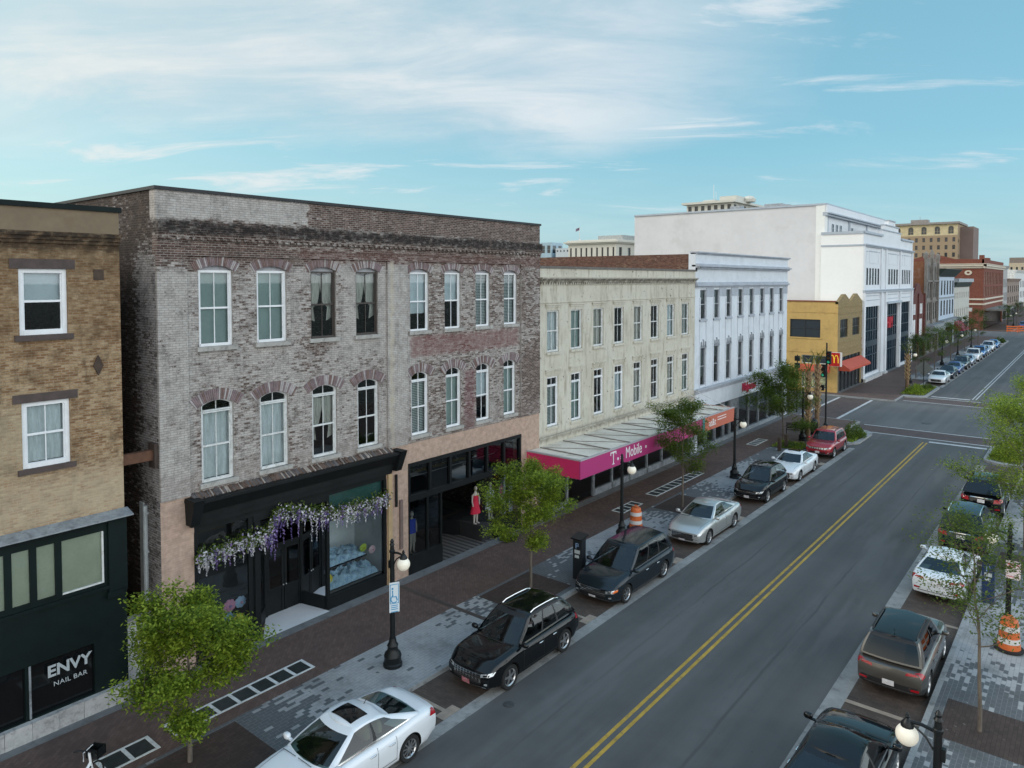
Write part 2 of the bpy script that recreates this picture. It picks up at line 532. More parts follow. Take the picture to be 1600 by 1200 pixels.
def herm(xs, ys, x):
    n = len(xs)
    if x <= xs[0]: return ys[0]
    if x >= xs[-1]: return ys[-1]
    for i in range(n - 1):
        if xs[i] <= x <= xs[i + 1]: break
    def sl(k):
        if k == 0: return (ys[1] - ys[0]) / (xs[1] - xs[0])
        if k == n - 1: return (ys[-1] - ys[-2]) / (xs[-1] - xs[-2])
        a = (ys[k] - ys[k - 1]) / (xs[k] - xs[k - 1]); b = (ys[k + 1] - ys[k]) / (xs[k + 1] - xs[k])
        return 0 if a * b <= 0 else 2 * a * b / (a + b)
    h = xs[i + 1] - xs[i]; t = (x - xs[i]) / h
    m0, m1 = sl(i) * h, sl(i + 1) * h
    return (2 * t ** 3 - 3 * t * t + 1) * ys[i] + (t ** 3 - 2 * t * t + t) * m0 + (-2 * t ** 3 + 3 * t * t) * ys[i + 1] + (t ** 3 - t * t) * m1

def sm(x, a, b):
    t = min(1, max(0, (x - a) / (b - a))); return t * t * (3 - 2 * t)

SPECS = {
 'sedan': dict(L=4.9, W=1.85, zb=.19, wr=.335, ax=(1.47, -1.40), top=[(-2.45, .94), (-2.2, 1.02), (-1.7, 1.04), (-.8, .96), (.6, .95), (1.0, .965), (1.7, .90), (2.2, .80), (2.45, .66)],
               gh=(1.16, .22, -.92, -1.92, .955, 1.035, 1.455), wb=.81, wrf=.56, side='pfffkrrrp', sf=[0, .05, .18, .34, .46, .50, .64, .77, .89, 1]),
 'suv': dict(L=4.75, W=1.92, zb=.24, wr=.37, ax=(1.42, -1.40), top=[(-2.37, .98), (-2.1, 1.06), (-1.2, 1.07), (.5, 1.06), (.95, 1.09), (1.6, 1.04), (2.1, .95), (2.37, .76)],
             gh=(1.12, .26, -1.66, -2.20, 1.05, 1.13, 1.735), wb=.86, wrf=.635, side='pfffkrrrkqqp', sf=[0, .04, .14, .27, .37, .40, .50, .60, .66, .69, .80, .89, 1], clad=1, rear_tall=1),
 'jeep': dict(L=4.75, W=1.92, zb=.25, wr=.38, ax=(1.45, -1.38), top=[(-2.37, .98), (-2.1, 1.06), (-1.2, 1.07), (.5, 1.07), (.95, 1.10), (1.6, 1.08), (2.15, 1.02), (2.37, .84)],
              gh=(1.04, .36, -1.80, -2.20, 1.06, 1.11, 1.755), wb=.865, wrf=.67, side='pfffkrrrkqqp', sf=[0, .04, .14, .27, .37, .40, .50, .60, .66, .69, .80, .89, 1], clad=1, rear_tall=1),
 'van': dict(L=5.15, W=2.0, zb=.2, wr=.35, ax=(1.62, -1.42), top=[(-2.57, .98), (-2.3, 1.06), (-1.2, 1.05), (.8, 1.02), (1.2, 1.05), (1.9, .98), (2.3, .88), (2.57, .68)],
             gh=(1.42, .42, -1.95, -2.36, 1.02, 1.08, 1.74), wb=.90, wrf=.71, arc=.09, side='pfffkrrrkqqp', sf=[0, .05, .13, .28, .36, .385, .50, .62, .66, .685, .82, .93, 1], rear_tall=1),
 'pickup': dict(L=5.6, W=2.0, zb=.3, wr=.40, ax=(1.75, -1.75), top=[(-2.8, 1.12), (-2.6, 1.15), (-1.0, 1.15), (.8, 1.14), (1.2, 1.17), (2.0, 1.15), (2.6, 1.10), (2.8, .9)],
                gh=(1.15, .6, -.85, -1.1, 1.14, 1.16, 1.88), wb=.88, wrf=.72, side='pffkrrp', sf=[0, .06, .25, .48, .54, .75, .94, 1], clad=0, rear_tall=1, bed=1),
}
_body = {}
def lower_body(key, sp):
    if key in _body: return _body[key]
    L, W, zb = sp['L'], sp['W'], sp['zb']
    hx = L / 2
    tx = [p[0] for p in sp['top']]; tz = [p[1] for p in sp['top']]
    xs = [-hx, -hx + .03, -hx + .1, -hx + .22, -hx + .4, -hx + .65]
    x = -hx + .9
    while x < hx - .85: xs.append(x); x += .2
    xs += [hx - .8, hx - .55, hx - .35, hx - .2, hx - .09, hx - .03, hx]
    ctl = [(0, 0), (.45, 0), (.80, .005), (.93, .03), (.975, .13), (.985, .30), (.995, .50), (1.0, .66), (.985, .80), (.935, .92), (.865, .98), (.70, 1.0), (.42, 1.01), (.2, 1.015), (0, 1.017)]
    n = len(ctl)
    def ring(x):
        ef = sm(x, hx - .55, hx); er = sm(x, -hx + .5, -hx)
        w = W / 2 * (1 - .16 * max(0, (x - (hx - 1.1)) / 1.1) ** 2.2 - .10 * max(0, (-hx + .9 - x) / .9) ** 2.4)
        b = zb + .06 * ef + .10 * er
        t = herm(tx, tz, x)
        out = []
        for (a, h) in ctl:
            y = a * w
            z = b + (t - b) * h
            lean_f = .11 * max(0, (z - .52) / .4) ** 2 + .05 * max(0, (.52 - z) / .3) ** 2
            lean_r = .07 * max(0, (z - .6) / .4) ** 2 + .06 * max(0, (.6 - z) / .35) ** 2
            xx = x - ef * (.17 * (y / (W / 2)) ** 2.4 + lean_f) + er * (.10 * (y / (W / 2)) ** 2.4 + lean_r)
            out.append((xx, y, z))
        return out
    mb = MB()
    rings = []
    for x in xs:
        h = ring(x)
        rings.append(h + [(p[0], -p[1], p[2]) for p in h[-2:0:-1]])
    N = len(rings[0])
    gh = sp['gh']
    def mf(a, b):
        xm = (xs[a] + xs[a + 1]) / 2
        j = b if b < n - 1 else N - 1 - b
        if sp.get('bed') and -hx + .2 < xm < gh[3] - .1 and j >= n - 4: return 1
        if j >= n - 3 and gh[3] + .12 < xm < gh[0] - .16: return 1
        if j <= 2: return 1
        if sp.get('clad') and j <= 4: return 1
        return 0
    mb.grid(rings, 0, cu=True, mf=mf)
    for e, fl in ((0, 1), (-1, 0)):
        h = ring(xs[e])
        cols = 7
        rows = []
        for (x, y, z) in h:
            row = []
            for c in range(cols):
                q = 1 - 2 * c / (cols - 1)
                yy = y * q
                k = (.10 if e == 0 else .17)
                sg = 1 if e == 0 else -1
                x0 = x - sg * k * (y / (W / 2)) ** 2.4
                row.append((x0 + sg * k * abs(yy / (W / 2)) ** 2.4, yy, z))
            rows.append(row)
        if fl: rows = [r[::-1] for r in rows]
        mb.grid(rows, 0, mf=lambda a, b: 1 if (a <= 2 or (sp.get('clad') and a <= 3)) else 0)
    me = bpy.data.meshes.new('body')
    me.from_pydata(mb.v, [], mb.f)
    me.materials.append(CLAD); me.materials.append(CLAD)
    me.polygons.foreach_set('material_index', mb.m)
    bm = bmesh.new(); bm.from_mesh(me)
    bmesh.ops.remove_doubles(bm, verts=bm.verts, dist=.0004)
    bmesh.ops.dissolve_degenerate(bm, dist=.0004, edges=bm.edges)
    bmesh.ops.recalc_face_normals(bm, faces=bm.faces)
    bm.to_mesh(me); bm.free()
    o = bpy.data.objects.new('body_tmp', me); COL.objects.link(o)
    cut = MB()
    wr = sp['wr'] * 1.13
    for ax in sp['ax']:
        for sy in (-1, 1):
            y0, y1 = sy * (W / 2 - .30), sy * (W / 2 + .3)
            rows = [[(ax + wr * cos(2 * PI * k / 28), y, sp['wr'] + .02 + wr * sin(2 * PI * k / 28)) for k in range(28)] for y in (y0, y1)]
            cut.grid(rows, 1, cu=True)
            cut.poly(rows[0], 1); cut.poly(rows[1], 1)
    cm = bpy.data.meshes.new('cut'); cm.from_pydata(cut.v, [], cut.f); cm.materials.append(CLAD); cm.materials.append(CLAD)
    cm.polygons.foreach_set('material_index', cut.m)
    bm = bmesh.new(); bm.from_mesh(cm); bmesh.ops.remove_doubles(bm, verts=bm.verts, dist=.0005); bmesh.ops.recalc_face_normals(bm, faces=bm.faces); bm.to_mesh(cm); bm.free()
    co = bpy.data.objects.new('cut_tmp', cm); COL.objects.link(co)
    md = o.modifiers.new('b', 'BOOLEAN'); md.operation = 'DIFFERENCE'; md.object = co; md.solver = 'EXACT'
    dg = bpy.context.evaluated_depsgraph_get(); dg.update()
    res = bpy.data.meshes.new_from_object(o.evaluated_get(dg))
    vv = [tuple(v.co) for v in res.vertices]; ff = [tuple(p.vertices) for p in res.polygons]; mm = [p.material_index for p in res.polygons]
    bpy.data.objects.remove(o); bpy.data.objects.remove(co)
    _body[key] = (vv, ff, mm)
    return _body[key]

def greenhouse(sp):
    """returns grid of ring points, classification helpers"""
    cx, fx, rx, bx, zbf, zbr, zr = sp['gh']
    wb, wt = sp['wb'], sp['wrf']
    fy = [0, .4, .72, .90, .975]
    H = [0, .075, .36, .66, .88, .965, 1.0]
    bowf = .16; bowr = .10
    rows = []
    for h in H:
        sg = sin(PI * h)
        xf = cx + (fx - cx) * h + .035 * sg
        xb = bx + (rx - bx) * h - (.03 if sp.get('rear_tall') else .045) * sg
        w = wb + (wt - wb) * h + .03 * sg
        if h == 1.0: w -= .055; xf -= .05; xb += .03
        bf = bowf * (1 - .35 * h); br = bowr * (1 - .3 * h)
        half = []
        def zz(x):
            t = (x - bx) / (cx - bx)
            zb = zbr + (zbf - zbr) * max(0, min(1, t))
            t2 = (x - rx) / (fx - rx)
            zt = zr - sp.get('arc', .16 if sp.get('rear_tall') else .36) * (max(0, min(1, t2)) - .62) ** 2
            return zb + (zt - zb) * h
        for f in fy: 
            x = xf - bf * f ** 2; half.append((x, w * f, zz(x)))
        xA = xf - bf - .06; xB = xb + br + .06
        for s in sp['sf']:
            x = xA + (xB - xA) * s; half.append((x, w, zz(x)))
        for f in fy[::-1]:
            x = xb + br * f ** 2; half.append((x, w * f, zz(x)))
        rows.append(half)
    return rows, H

def conform(bvh, quad, axis, n=6, m=3, off=.006):
    """patch laid on the body by casting rays; quad = 4 (p,q) corners"""
    g = []
    for j in range(m + 1):
        row = []
        for i in range(n + 1):
            s, t = i / n, j / m
            p = [(quad[0][k] * (1 - s) + quad[1][k] * s) * (1 - t) + (quad[3][k] * (1 - s) + quad[2][k] * s) * t for k in (0, 1)]
            if axis == 'f': o, d = V((10, p[0], p[1])), V((-1, 0, 0))
            elif axis == 'r': o, d = V((-10, p[0], p[1])), V((1, 0, 0))
            elif axis == 'l': o, d = V((p[0], 10, p[1])), V((0, -1, 0))
            elif axis == 's': o, d = V((p[0], -10, p[1])), V((0, 1, 0))
            else: o, d = V((p[0], p[1], 10)), V((0, 0, -1))
            hit = bvh.ray_cast(o, d)
            if hit[0] is None: return None
            row.append(tuple(hit[0] - d * off))
        g.append(row)
    return g

def mir(quad): return [(-a, b) for a, b in quad]

def wheel_meshes(r, spokes=10, w=.22):
    t = MB()
    prof = [(r * .66, -w * .42), (r * .80, -w * .5), (r * .93, -w * .5), (r, -w * .36), (r, w * .36), (r * .93, w * .5), (r * .80, w * .5), (r * .66, w * .42)]
    t.lathe(prof, 26, ax='y')
    m = MB()
    m.lathe([(.001, w * .22), (r * .66, w * .20)], 26, ax='y', m=1)
    m.lathe([(r * .60, w * .30), (r * .665, w * .43), (r * .70, w * .44), (r * .71, w * .40)], 26, ax='y')
    m.lathe([(.001, w * .40), (r * .13, w * .39), (r * .15, w * .26)], 14, ax='y')
    for k in range(spokes):
        a = 2 * PI * k / spokes + .2
        ca, sa = cos(a), sin(a)
        def P(rr, tt, y): return (rr * ca - tt * sa, y, rr * sa + tt * ca)
        t0, t1 = r * .055, r * .045
        if spokes <= 6: t0, t1 = r * .10, r * .075
        m.hexa([P(r * .1, -t0, w * .27), P(r * .64, -t1, w * .30), P(r * .64, t1, w * .30), P(r * .1, t0, w * .27),
                P(r * .1, -t0, w * .38), P(r * .64, -t1, w * .40), P(r * .64, t1, w * .40), P(r * .1, t0, w * .38)])
    return t, m

def make_car(name, label, cat, kind, pnt, loc, rz, group=None, L=None, W=None, Hs=1.0, rear='std', front='std', seats=None, glass=None, rearglass=None,
             sunroof=False, rails=False, chrome=False, plate=PLATE, spokes=10, detail=True, blackroof=False, amber=False, cladding=None, antenna=False):
    sp = dict(SPECS[kind])
    if cladding is not None: sp['clad'] = cladding
    key = (kind, sp.get('clad'))
    vv, ff, mm = lower_body(key, sp)
    root = thing(name, label, cat, loc, rz, group)
    b = MB()
    b.v = list(vv); b.f = list(ff); b.m = list(mm)
    rows, H = greenhouse(sp)
    nh = len(rows[0]); nf = 5; nS = len(sp['sf'])
    cls = ['w', 'w', 'w', 'p', 'p'] + list(sp['side']) + ['p', 'p', 'b', 'b', 'b']
    cls = cls[:nh - 1]
    sets = {'w': MB(), 'b': MB(), 'sl': MB(), 'sr': MB(), 'ql': MB(), 'qr': MB()}
    body_extra = []
    for side in (1, -1):
        for a in range(len(H) - 1):
            for j in range(nh - 1):
                q = [rows[a][j], rows[a][j + 1], rows[a + 1][j + 1], rows[a + 1][j]]
                q = [(p[0], p[1] * side, p[2]) for p in q]
                if side < 0: q = q[::-1]
                c = cls[j]
                if 1 <= a <= 3 and c in 'wbfrq':
                    kk = c if c in 'wb' else ({'f': 's', 'r': 's', 'q': 'q'}[c] + ('l' if side > 0 else 'r'))
                    sets[kk].poly(q)
                else:
                    m_ = 2 if (chrome and a == 0 and c in 'frqk') else (1 if (c == 'k' and 1 <= a <= 3) else 0)
                    if a >= 4 and blackroof and c not in 'p': m_ = 1 if blackroof else 0
                    b.poly(q, m_)
    # roof skin
    top = rows[-1]
    cols = 9
    rr = []
    for (x, y, z) in top:
        rr.append([(x, y * (1 - 2 * c / (cols - 1)), z + .045 * (1 - (1 - 2 * c / (cols - 1)) ** 2)) for c in range(cols)])
    b.grid(rr, 3 if blackroof else 0)
    me = bpy.data.meshes.new('body'); me.from_pydata(b.v, [], b.f)
    for mt in (pnt, CLAD, CHROME, CGLASSD if blackroof else pnt): me.materials.append(mt)
    if blackroof: me.materials[3] = P_BLACK
    me.polygons.foreach_set('material_index', b.m)
    bm = bmesh.new(); bm.from_mesh(me)
    bmesh.ops.remove_doubles(bm, verts=bm.verts, dist=.0006)
    bm.normal_update()
    bm.to_mesh(me)
    bvh = BVHTree.FromBMesh(bm); bm.free()
    me.polygons.foreach_set('use_smooth', [True] * len(me.polygons)); me.set_sharp_from_angle(angle=math.radians(38)); me.update()
    bo = bpy.data.objects.new('body', me); COL.objects.link(bo); bo.parent = root
    g1 = glass or CGLASS; g2 = rearglass or g1
    def bg(k, nm, gm):
        if sets[k].f:
            m_ = bpy.data.meshes.new(nm); m_.from_pydata(sets[k].v, [], sets[k].f); m_.materials.append(gm)
            x = bmesh.new(); x.from_mesh(m_); bmesh.ops.remove_doubles(x, verts=x.verts, dist=.0005); x.to_mesh(m_); x.free()
            m_.polygons.foreach_set('use_smooth', [True] * len(m_.polygons))
            ob = bpy.data.objects.new(nm, m_); COL.objects.link(ob); ob.parent = root
    bg('w', 'windshield', g1); bg('b', 'rear_window', g2)
    for k in ('sl', 'sr'): bg(k, 'side_window', g1 if not sp.get('rear_tall') else g2)
    for k in ('ql', 'qr'): bg(k, 'quarter_window', g2)
    hx = sp['L'] / 2; W2 = sp['W'] / 2
    # wheels
    tm, rm = wheel_meshes(sp['wr'], spokes)
    t0 = r0 = None
    for ax in sp['ax']:
        for sy in (1, -1):
            if t0 is None:
                to = tm.build('wheel', TYRE, root, smooth=40); ro = rm.build('rim', [RIM, RIMD], to, smooth=30); t0, r0 = to, ro
            else:
                to = t0.copy(); COL.objects.link(to); to.parent = root; ro = r0.copy(); COL.objects.link(ro); ro.parent = to
            to.location = (ax, sy * (W2 - .135), sp['wr']); to.rotation_euler = (0, 0, 0 if sy > 0 else PI)
    def patch(nm, quad, axis, mat, n=6, m=3, off=.006, both=False, par=None):
        for k in ((0, 1) if both else (0,)):
            q = quad
            ax = axis
            if k:
                if axis in 'fr': q = mir(quad)
                else: ax = 's'
            g = conform(bvh, q, ax, n, m, off)
            if g is None: continue
            mb = MB(); mb.grid(g)
            o = mb.build(nm, mat, root, smooth=60)
    def strips(nm, lst, mat):
        mb = MB(); ok = False
        for (quad, ax, n, m, off) in lst:
            g = conform(bvh, quad, ax, n, m, off)
            if g: mb.grid(g); ok = True
        if ok: mb.build(nm, mat, root, smooth=60)
    zf = herm([p[0] for p in sp['top']], [p[1] for p in sp['top']], hx)
    hz = zf - .02          # height of the hood edge
    fw = W2 * .84
    # front
    if front == 'std':
        patch('grille', [(-.52, hz - .20), (.52, hz - .20), (.56, hz - .02), (-.56, hz - .02)], 'f', CLAD, 10, 3)
        strips('grille_trim', [([(-.5, hz - .10), (.5, hz - .10), (.5, hz - .08), (-.5, hz - .08)], 'f', 10, 1, .014)], CHROME)
    elif front == 'chromemesh':
        patch('grille', [(-.50, hz - .30), (.50, hz - .30), (.60, hz - .02), (-.60, hz - .02)], 'f', CLAD, 10, 4)
        l = []
        for k in range(5):
            z = hz - .28 + k * .058
            l.append(([(-.5, z), (.5, z), (.5, z + .014), (-.5, z + .014)], 'f', 10, 1, .016))
        for k in range(9):
            y = -.48 + k * .12
            l.append(([(y - .012, hz - .28), (y + .012, hz - .28), (y + .012 + .03, hz - .03), (y - .012 + .03, hz - .03)], 'f', 1, 5, .017))
            l.append(([(y - .012 + .06, hz - .28), (y + .012 + .06, hz - .28), (y + .012, hz - .03), (y - .012, hz - .03)], 'f', 1, 5, .018))
        strips('grille_trim', l, CHROME)
    elif front == 'bars':
        patch('grille', [(-.54, hz - .22), (.54, hz - .22), (.60, hz - .0), (-.60, hz - .0)], 'f', CLAD, 10, 3)
        strips('grille_trim', [([(-.56, hz - .21 + k * .062), (.56, hz - .21 + k * .062), (.58, hz - .185 + k * .062), (-.58, hz - .185 + k * .062)], 'f', 10, 1, .014) for k in range(4)], CHROME)
    elif front == 'eggcrate':
        patch('grille', [(-.46, hz - .27), (.46, hz - .27), (.56, hz - .03), (-.56, hz - .03)], 'f', CLAD, 10, 3)
        l = [([(-.48, hz - .26 + k * .055), (.48, hz - .26 + k * .055), (.48, hz - .247 + k * .055), (-.48, hz - .247 + k * .055)], 'f', 10, 1, .014) for k in range(5)]
        l += [([(-.45 + k * .1, hz - .26), (-.435 + k * .1, hz - .26), (-.435 + k * .1, hz - .04), (-.45 + k * .1, hz - .04)], 'f', 1, 4, .015) for k in range(10)]
        strips('grille_trim', l, CHROME)
    elif front == 'slots':
        patch('grille', [(-.60, hz - .16), (.60, hz - .16), (.62, hz - .02), (-.62, hz - .02)], 'f', CLAD, 10, 2)
        strips('grille_trim', [([(-.56 + k * .165, hz - .145), (-.44 + k * .165, hz - .145), (-.44 + k * .165, hz - .035), (-.56 + k * .165, hz - .035)], 'f', 2, 2, .014) for k in range(7)], METAL)
    patch('headlight', [(fw * .66, hz - .12), (fw * 1.05, hz - .06), (fw * 1.08, hz + .035), (fw * .66, hz - .03)], 'f', LAMP, 6, 3, .008, True)
    if detail:
        patch('headlight_lens', [(fw * .76, hz - .09), (fw * .92, hz - .06), (fw * .92, hz - .01), (fw * .76, hz - .04)], 'f', LAMPC, 3, 2, .013, True)
    if amber: patch('turn_signal', [(fw * .98, hz - .07), (fw * 1.09, hz - .05), (fw * 1.10, hz + .03), (fw * 1.0, hz + .01)], 'f', AMBER, 4, 3, .012, True)
    patch('lower_grille', [(-.5, sp['zb'] + .14), (.5, sp['zb'] + .14), (.56, sp['zb'] + .24), (-.56, sp['zb'] + .24)], 'f', CLAD, 8, 2)
    if detail:
        patch('fog_light', [(fw * .80, sp['zb'] + .17), (fw * .92, sp['zb'] + .17), (fw * .94, sp['zb'] + .24), (fw * .80, sp['zb'] + .22)], 'f', LAMP, 3, 2, .012, True)
        strips('front_lip', [([(-.7, sp['zb'] + .085), (.7, sp['zb'] + .085), (.7, sp['zb'] + .105), (-.7, sp['zb'] + .105)], 'f', 12, 1, .01)], CHROME if chrome else METAL)
    if plate: patch('front_plate', [(-.15, hz - .42), (.15, hz - .42), (.15, hz - .27), (-.15, hz - .27)], 'f', plate, 2, 2, .03)
    # rear
    rz_ = herm([p[0] for p in sp['top']], [p[1] for p in sp['top']], -hx)
    if rear == 'slim':
        patch('taillight', [(W2 * .46, rz_ - .10), (W2 * .86, rz_ - .06), (W2 * .88, rz_ + .03), (W2 * .50, rz_ - .02)], 'r', TAIL, 6, 3, .01, True)
    else:
        patch('taillight', [(W2 * .55, rz_ - .20), (W2 * .86, rz_ - .17), (W2 * .88, rz_ + .02), (W2 * .58, rz_ - .03)], 'r', TAIL, 6, 3, .01, True)
    patch('side_taillight', [(-hx + .09, rz_ - .16), (-hx + .36, rz_ - .10), (-hx + .28, rz_ - .0), (-hx + .12, rz_ - .0)], 'l', TAIL, 4, 3, .01, True)
    patch('rear_reflector', [(W2 * .62, .46), (W2 * .84, .46), (W2 * .84, .53), (W2 * .62, .53)], 'r', TAIL, 4, 2, .012, True)
    patch('rear_bumper_trim', [(-W2 * .80, .30), (W2 * .80, .30), (W2 * .80, .58), (-W2 * .80, .58)], 'r', CLAD, 12, 3, .004) if sp.get('rear_tall') and not sp.get('bed') else None
    strips('rear_trim', [([(-W2 * .7, .40), (W2 * .7, .40), (W2 * .7, .425), (-W2 * .7, .425)], 'r', 12, 1, .016)] + ([([(-W2 * .5, rz_ - .02), (W2 * .5, rz_ - .02), (W2 * .5, rz_ + .01), (-W2 * .5, rz_ + .01)], 'r', 10, 1, .012)] if chrome else []), CHROME)
    pz = .48 if rear == 'slim' and sp.get('rear_tall') else rz_ - .24
    patch('rear_plate', [(-.16, pz), (.16, pz), (.16, pz + .16), (-.16, pz + .16)], 'r', PLATE, 2, 2, .03)
    # mirrors, handles, seams
    xm = sp['gh'][0] - .28
    for sy in (1, -1):
        k = MB()
        k.ell((xm, sy * (W2 + .07), sp['gh'][4] + .09), (.075, .11, .075), 0, .7, 10, 8)
        k.box(xm - .05, xm + .02, min(sy * (W2 - .1), sy * W2), max(sy * (W2 - .1), sy * W2), sp['gh'][4] + .02, sp['gh'][4] + .06)
        k.build('mirror', pnt if not sp.get('clad') or chrome else pnt, root, smooth=50)
    if detail:
        sA = []
        dx = [sp['gh'][0] - .30, None]
        xA = sp['gh'][0] - .16 - .06; xB = sp['gh'][3] + .16
        kb = sp['side'].index('k'); fb = (sp['sf'][kb] + sp['sf'][kb + 1]) / 2
        xb = xA + (xB - xA) * fb
        xc = max(xB + .25, sp['ax'][1] + .45)
        beltz = sp['gh'][4] - .05
        for ax in 'ls':
            lst = []
            for x in (xA - .12, xb, xc):
                lst.append(([(x, sp['zb'] + .14), (x + .012, sp['zb'] + .14), (x + .012, beltz - .02), (x, beltz - .02)], ax, 1, 8, .003))
            lst.append(([(xc, sp['zb'] + .13), (xA - .12, sp['zb'] + .13), (xA - .12, sp['zb'] + .145), (xc, sp['zb'] + .145)], ax, 12, 1, .003))
            strips('door_seam', lst, CLAD)
        for sy, ax in ((1, 'l'), (-1, 's')):
            for x in (xb + .16, xc + .16):
                hh = bvh.ray_cast(V((x, sy * 10, beltz - .13)), V((0, -sy, 0)))
                if hh[0] is not None:
                    k = MB(); k.ell((x, hh[0].y + sy * .018, beltz - .13), (.105, .02, .018), 0, .6, 8, 6)
                    k.build('door_handle', CHROME if chrome else pnt, root, smooth=50)
        # hood shut lines
        x0 = sp['gh'][0] - .02
        for sy in (1, -1):
            q = []
            q.append(([(x0, sy * W2 * .80), (hx - .32, sy * W2 * .72), (hx - .32, sy * W2 * .72 + .012), (x0, sy * W2 * .80 + .012)], 't', 8, 1, .003))
            strips('hood_seam', q, CLAD)
        # wipers
        k = MB()
        for y in (.35, -.25):
            pts = []
            for s in range(5):
                f = s / 4
                hh = bvh.ray_cast(V((sp['gh'][0] - .01 - f * .0, y - f * .5, 10)), V((0, 0, -1)))
                if hh[0] is not None: pts.append(tuple(hh[0] + V((0, 0, .02))))
            if len(pts) > 1: k.tube(pts, .009, 4)
        if k.f: k.build('wiper', CLAD, root)
    if sunroof:
        xm_ = (sp['gh'][1] + sp['gh'][2]) / 2
        x1 = sp['gh'][1] - .18; x0 = x1 - .52
        patch('sunroof', [(x0, -.38), (x1, -.38), (x1, .38), (x0, .38)], 't', P_BLACK, 6, 6, .008)
    if rails:
        for sy in (1, -1):
            k = MB()
            pts = []
            for s in range(9):
                x = sp['gh'][1] - .25 + (sp['gh'][2] + .2 - sp['gh'][1] + .25) * s / 8
                hh = bvh.ray_cast(V((x, sy * sp['wrf'] * .90, 10)), V((0, 0, -1)))
                if hh[0] is not None: pts.append(tuple(hh[0] + V((0, 0, .045 if 0 < s < 8 else .0))))
            k.tube(pts, .022, 6)
            k.build('roof_rail', CHROME if rails == 'chrome' else CLAD, root, smooth=50)
    if antenna:
        k = MB(); x = sp['gh'][2] + .25
        k.tube([(x, 0, sp['gh'][6] + .03), (x - .12, 0, sp['gh'][6] + .16)], [.012, .005], 5); k.build('antenna', CLAD, root)
    # cabin
    k = MB()
    sm_ = seats or SEATD
    bz = sp['gh'][4]
    k.box(sp['gh'][3] + .3, sp['gh'][0] - .35, -sp['wb'] * .86, sp['wb'] * .86, bz - .015, bz + .022, 1)
    fx = sp['gh'][1]
    for x in (fx - .55, max(fx - 1.42, sp['gh'][2] + .22)):
        for y in (-.36, .36):
            if x < sp['gh'][3] + .45: continue
            k.ell((x, y, bz + .05), (.09, .24, .26), 0, .6, 10, 6)
            k.ell((x - .03, y, bz + .33), (.05, .13, .09), 0, .6, 8, 6)
    k.ell((sp['gh'][0] - .42, 0, bz + .0), (.22, sp['wb'] * .8, .07), 1, .5, 12, 6)
    k.lathe([(.17, -.012), (.185, 0), (.17, .012)], 14, (0, 0, 0), 1, 'x')
    nn = 14 * 3
    for i in range(nn): 
        x, y, z = k.v[-nn + i]; k.v[-nn + i] = (fx - .02 + x - .35 * z * .0, y + .36, z + bz + .12)
    k.build('interior', [sm_, CLAD], root, smooth=50)
    sL = (L or sp['L']) / sp['L']; sW = (W or sp['W']) / sp['W']
    root.scale = (sL, sW, Hs)
    return root
# ------------------------------------------------------------------ near buildings (west side of the street)
XF = -21.8
ZS = .14

def shell(root, mats, u0, u1, h, depth, parapet=.0, th=.3, roofm=None, roofz=None, m=0, left=True, right=True, name='side_wall', z0=0.0):
    """side and back walls + flat roof, local coords: front plane x=0, going to x=-depth"""
    k = MB()
    if left: k.box(-depth, -.004, u0 + .004, u0 + th, z0, h, m); k.build(name, mats, root); k = MB()
    if right: k.box(-depth, -.004, u1 - th, u1 - .004, z0, h, m); k.build(name, mats, root); k = MB()
    k.box(-depth, -depth + th, u0 + th, u1 - th, z0, h, m)
    k.build('back_wall', mats, root)
    r = MB(); rz = roofz if roofz is not None else h - .6
    r.box(-depth + th, -.32, u0 + th, u1 - th, rz - .15, rz)
    r.build('roof', roofm or ROOFM, root)

# ============ tan brick building (nail bar) ============
TANB = brickmat('tan_brick', (.205, .108, .052), (.33, .198, .10), (.33, .26, .18), wash=(.48, .37, .24), wamt=.50, stain=(.05, .03, .016), samt=.55, grime=.7, wash2=(.34, .23, .12), bw=.20, bh=.068)
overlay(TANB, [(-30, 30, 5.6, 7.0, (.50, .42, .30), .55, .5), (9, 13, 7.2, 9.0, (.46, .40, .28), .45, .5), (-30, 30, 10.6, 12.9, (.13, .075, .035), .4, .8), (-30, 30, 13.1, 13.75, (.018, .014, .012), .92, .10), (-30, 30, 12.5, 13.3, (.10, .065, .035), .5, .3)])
TANST = mk('tan_parapet_render', (.19, .145, .095), .85, var=.14, sc=.8, dirt=(.16, .11, .07), damt=.5)
BROWNST = mk('brown_lintel_stone', (.075, .055, .05), .8, var=.25, sc=4)
T0 = -6.0
RUSTP = mk('rust_brown_plate', (.055, .035, .025), .8, var=.35, sc=5)
tan = thing('brick_building', 'tan brick corner-less building with dark green shopfront and white nail bar lettering, nearest on the left', 'building', (XF, T0, 0))
tan['label'] = 'tan brick building with black-green nail bar shopfront, nearest on the left'
TW = 9.05 - T0
k = MB(TX)
tops = []
wl = []
for c in (-.2, 3.4, 7.11):
    wl.append(c - T0)
ops = [(c - .57, c + .57, 10.85, 12.6) for c in wl] + [(c - .57, c + .57, 7.32, 9.07) for c in wl]
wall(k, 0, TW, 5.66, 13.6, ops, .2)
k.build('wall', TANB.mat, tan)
k = MB(TX)
k.box(-.0, TW, 13.6, 14.22, -.3, .0, 0)
k.build('parapet', TANST, tan)
k = MB(TX); k.box(-.02, TW + .06, 14.22, 14.36, -.36, .06); k.build('coping', DGREEN, tan)
k = MB(TX)
for z, w in ((13.28, .05), (13.38, .09), (13.48, .13)): k.box(0, TW + .0, z, z + .1, -.05, w)
k.build('cornice', TANB.mat, tan)
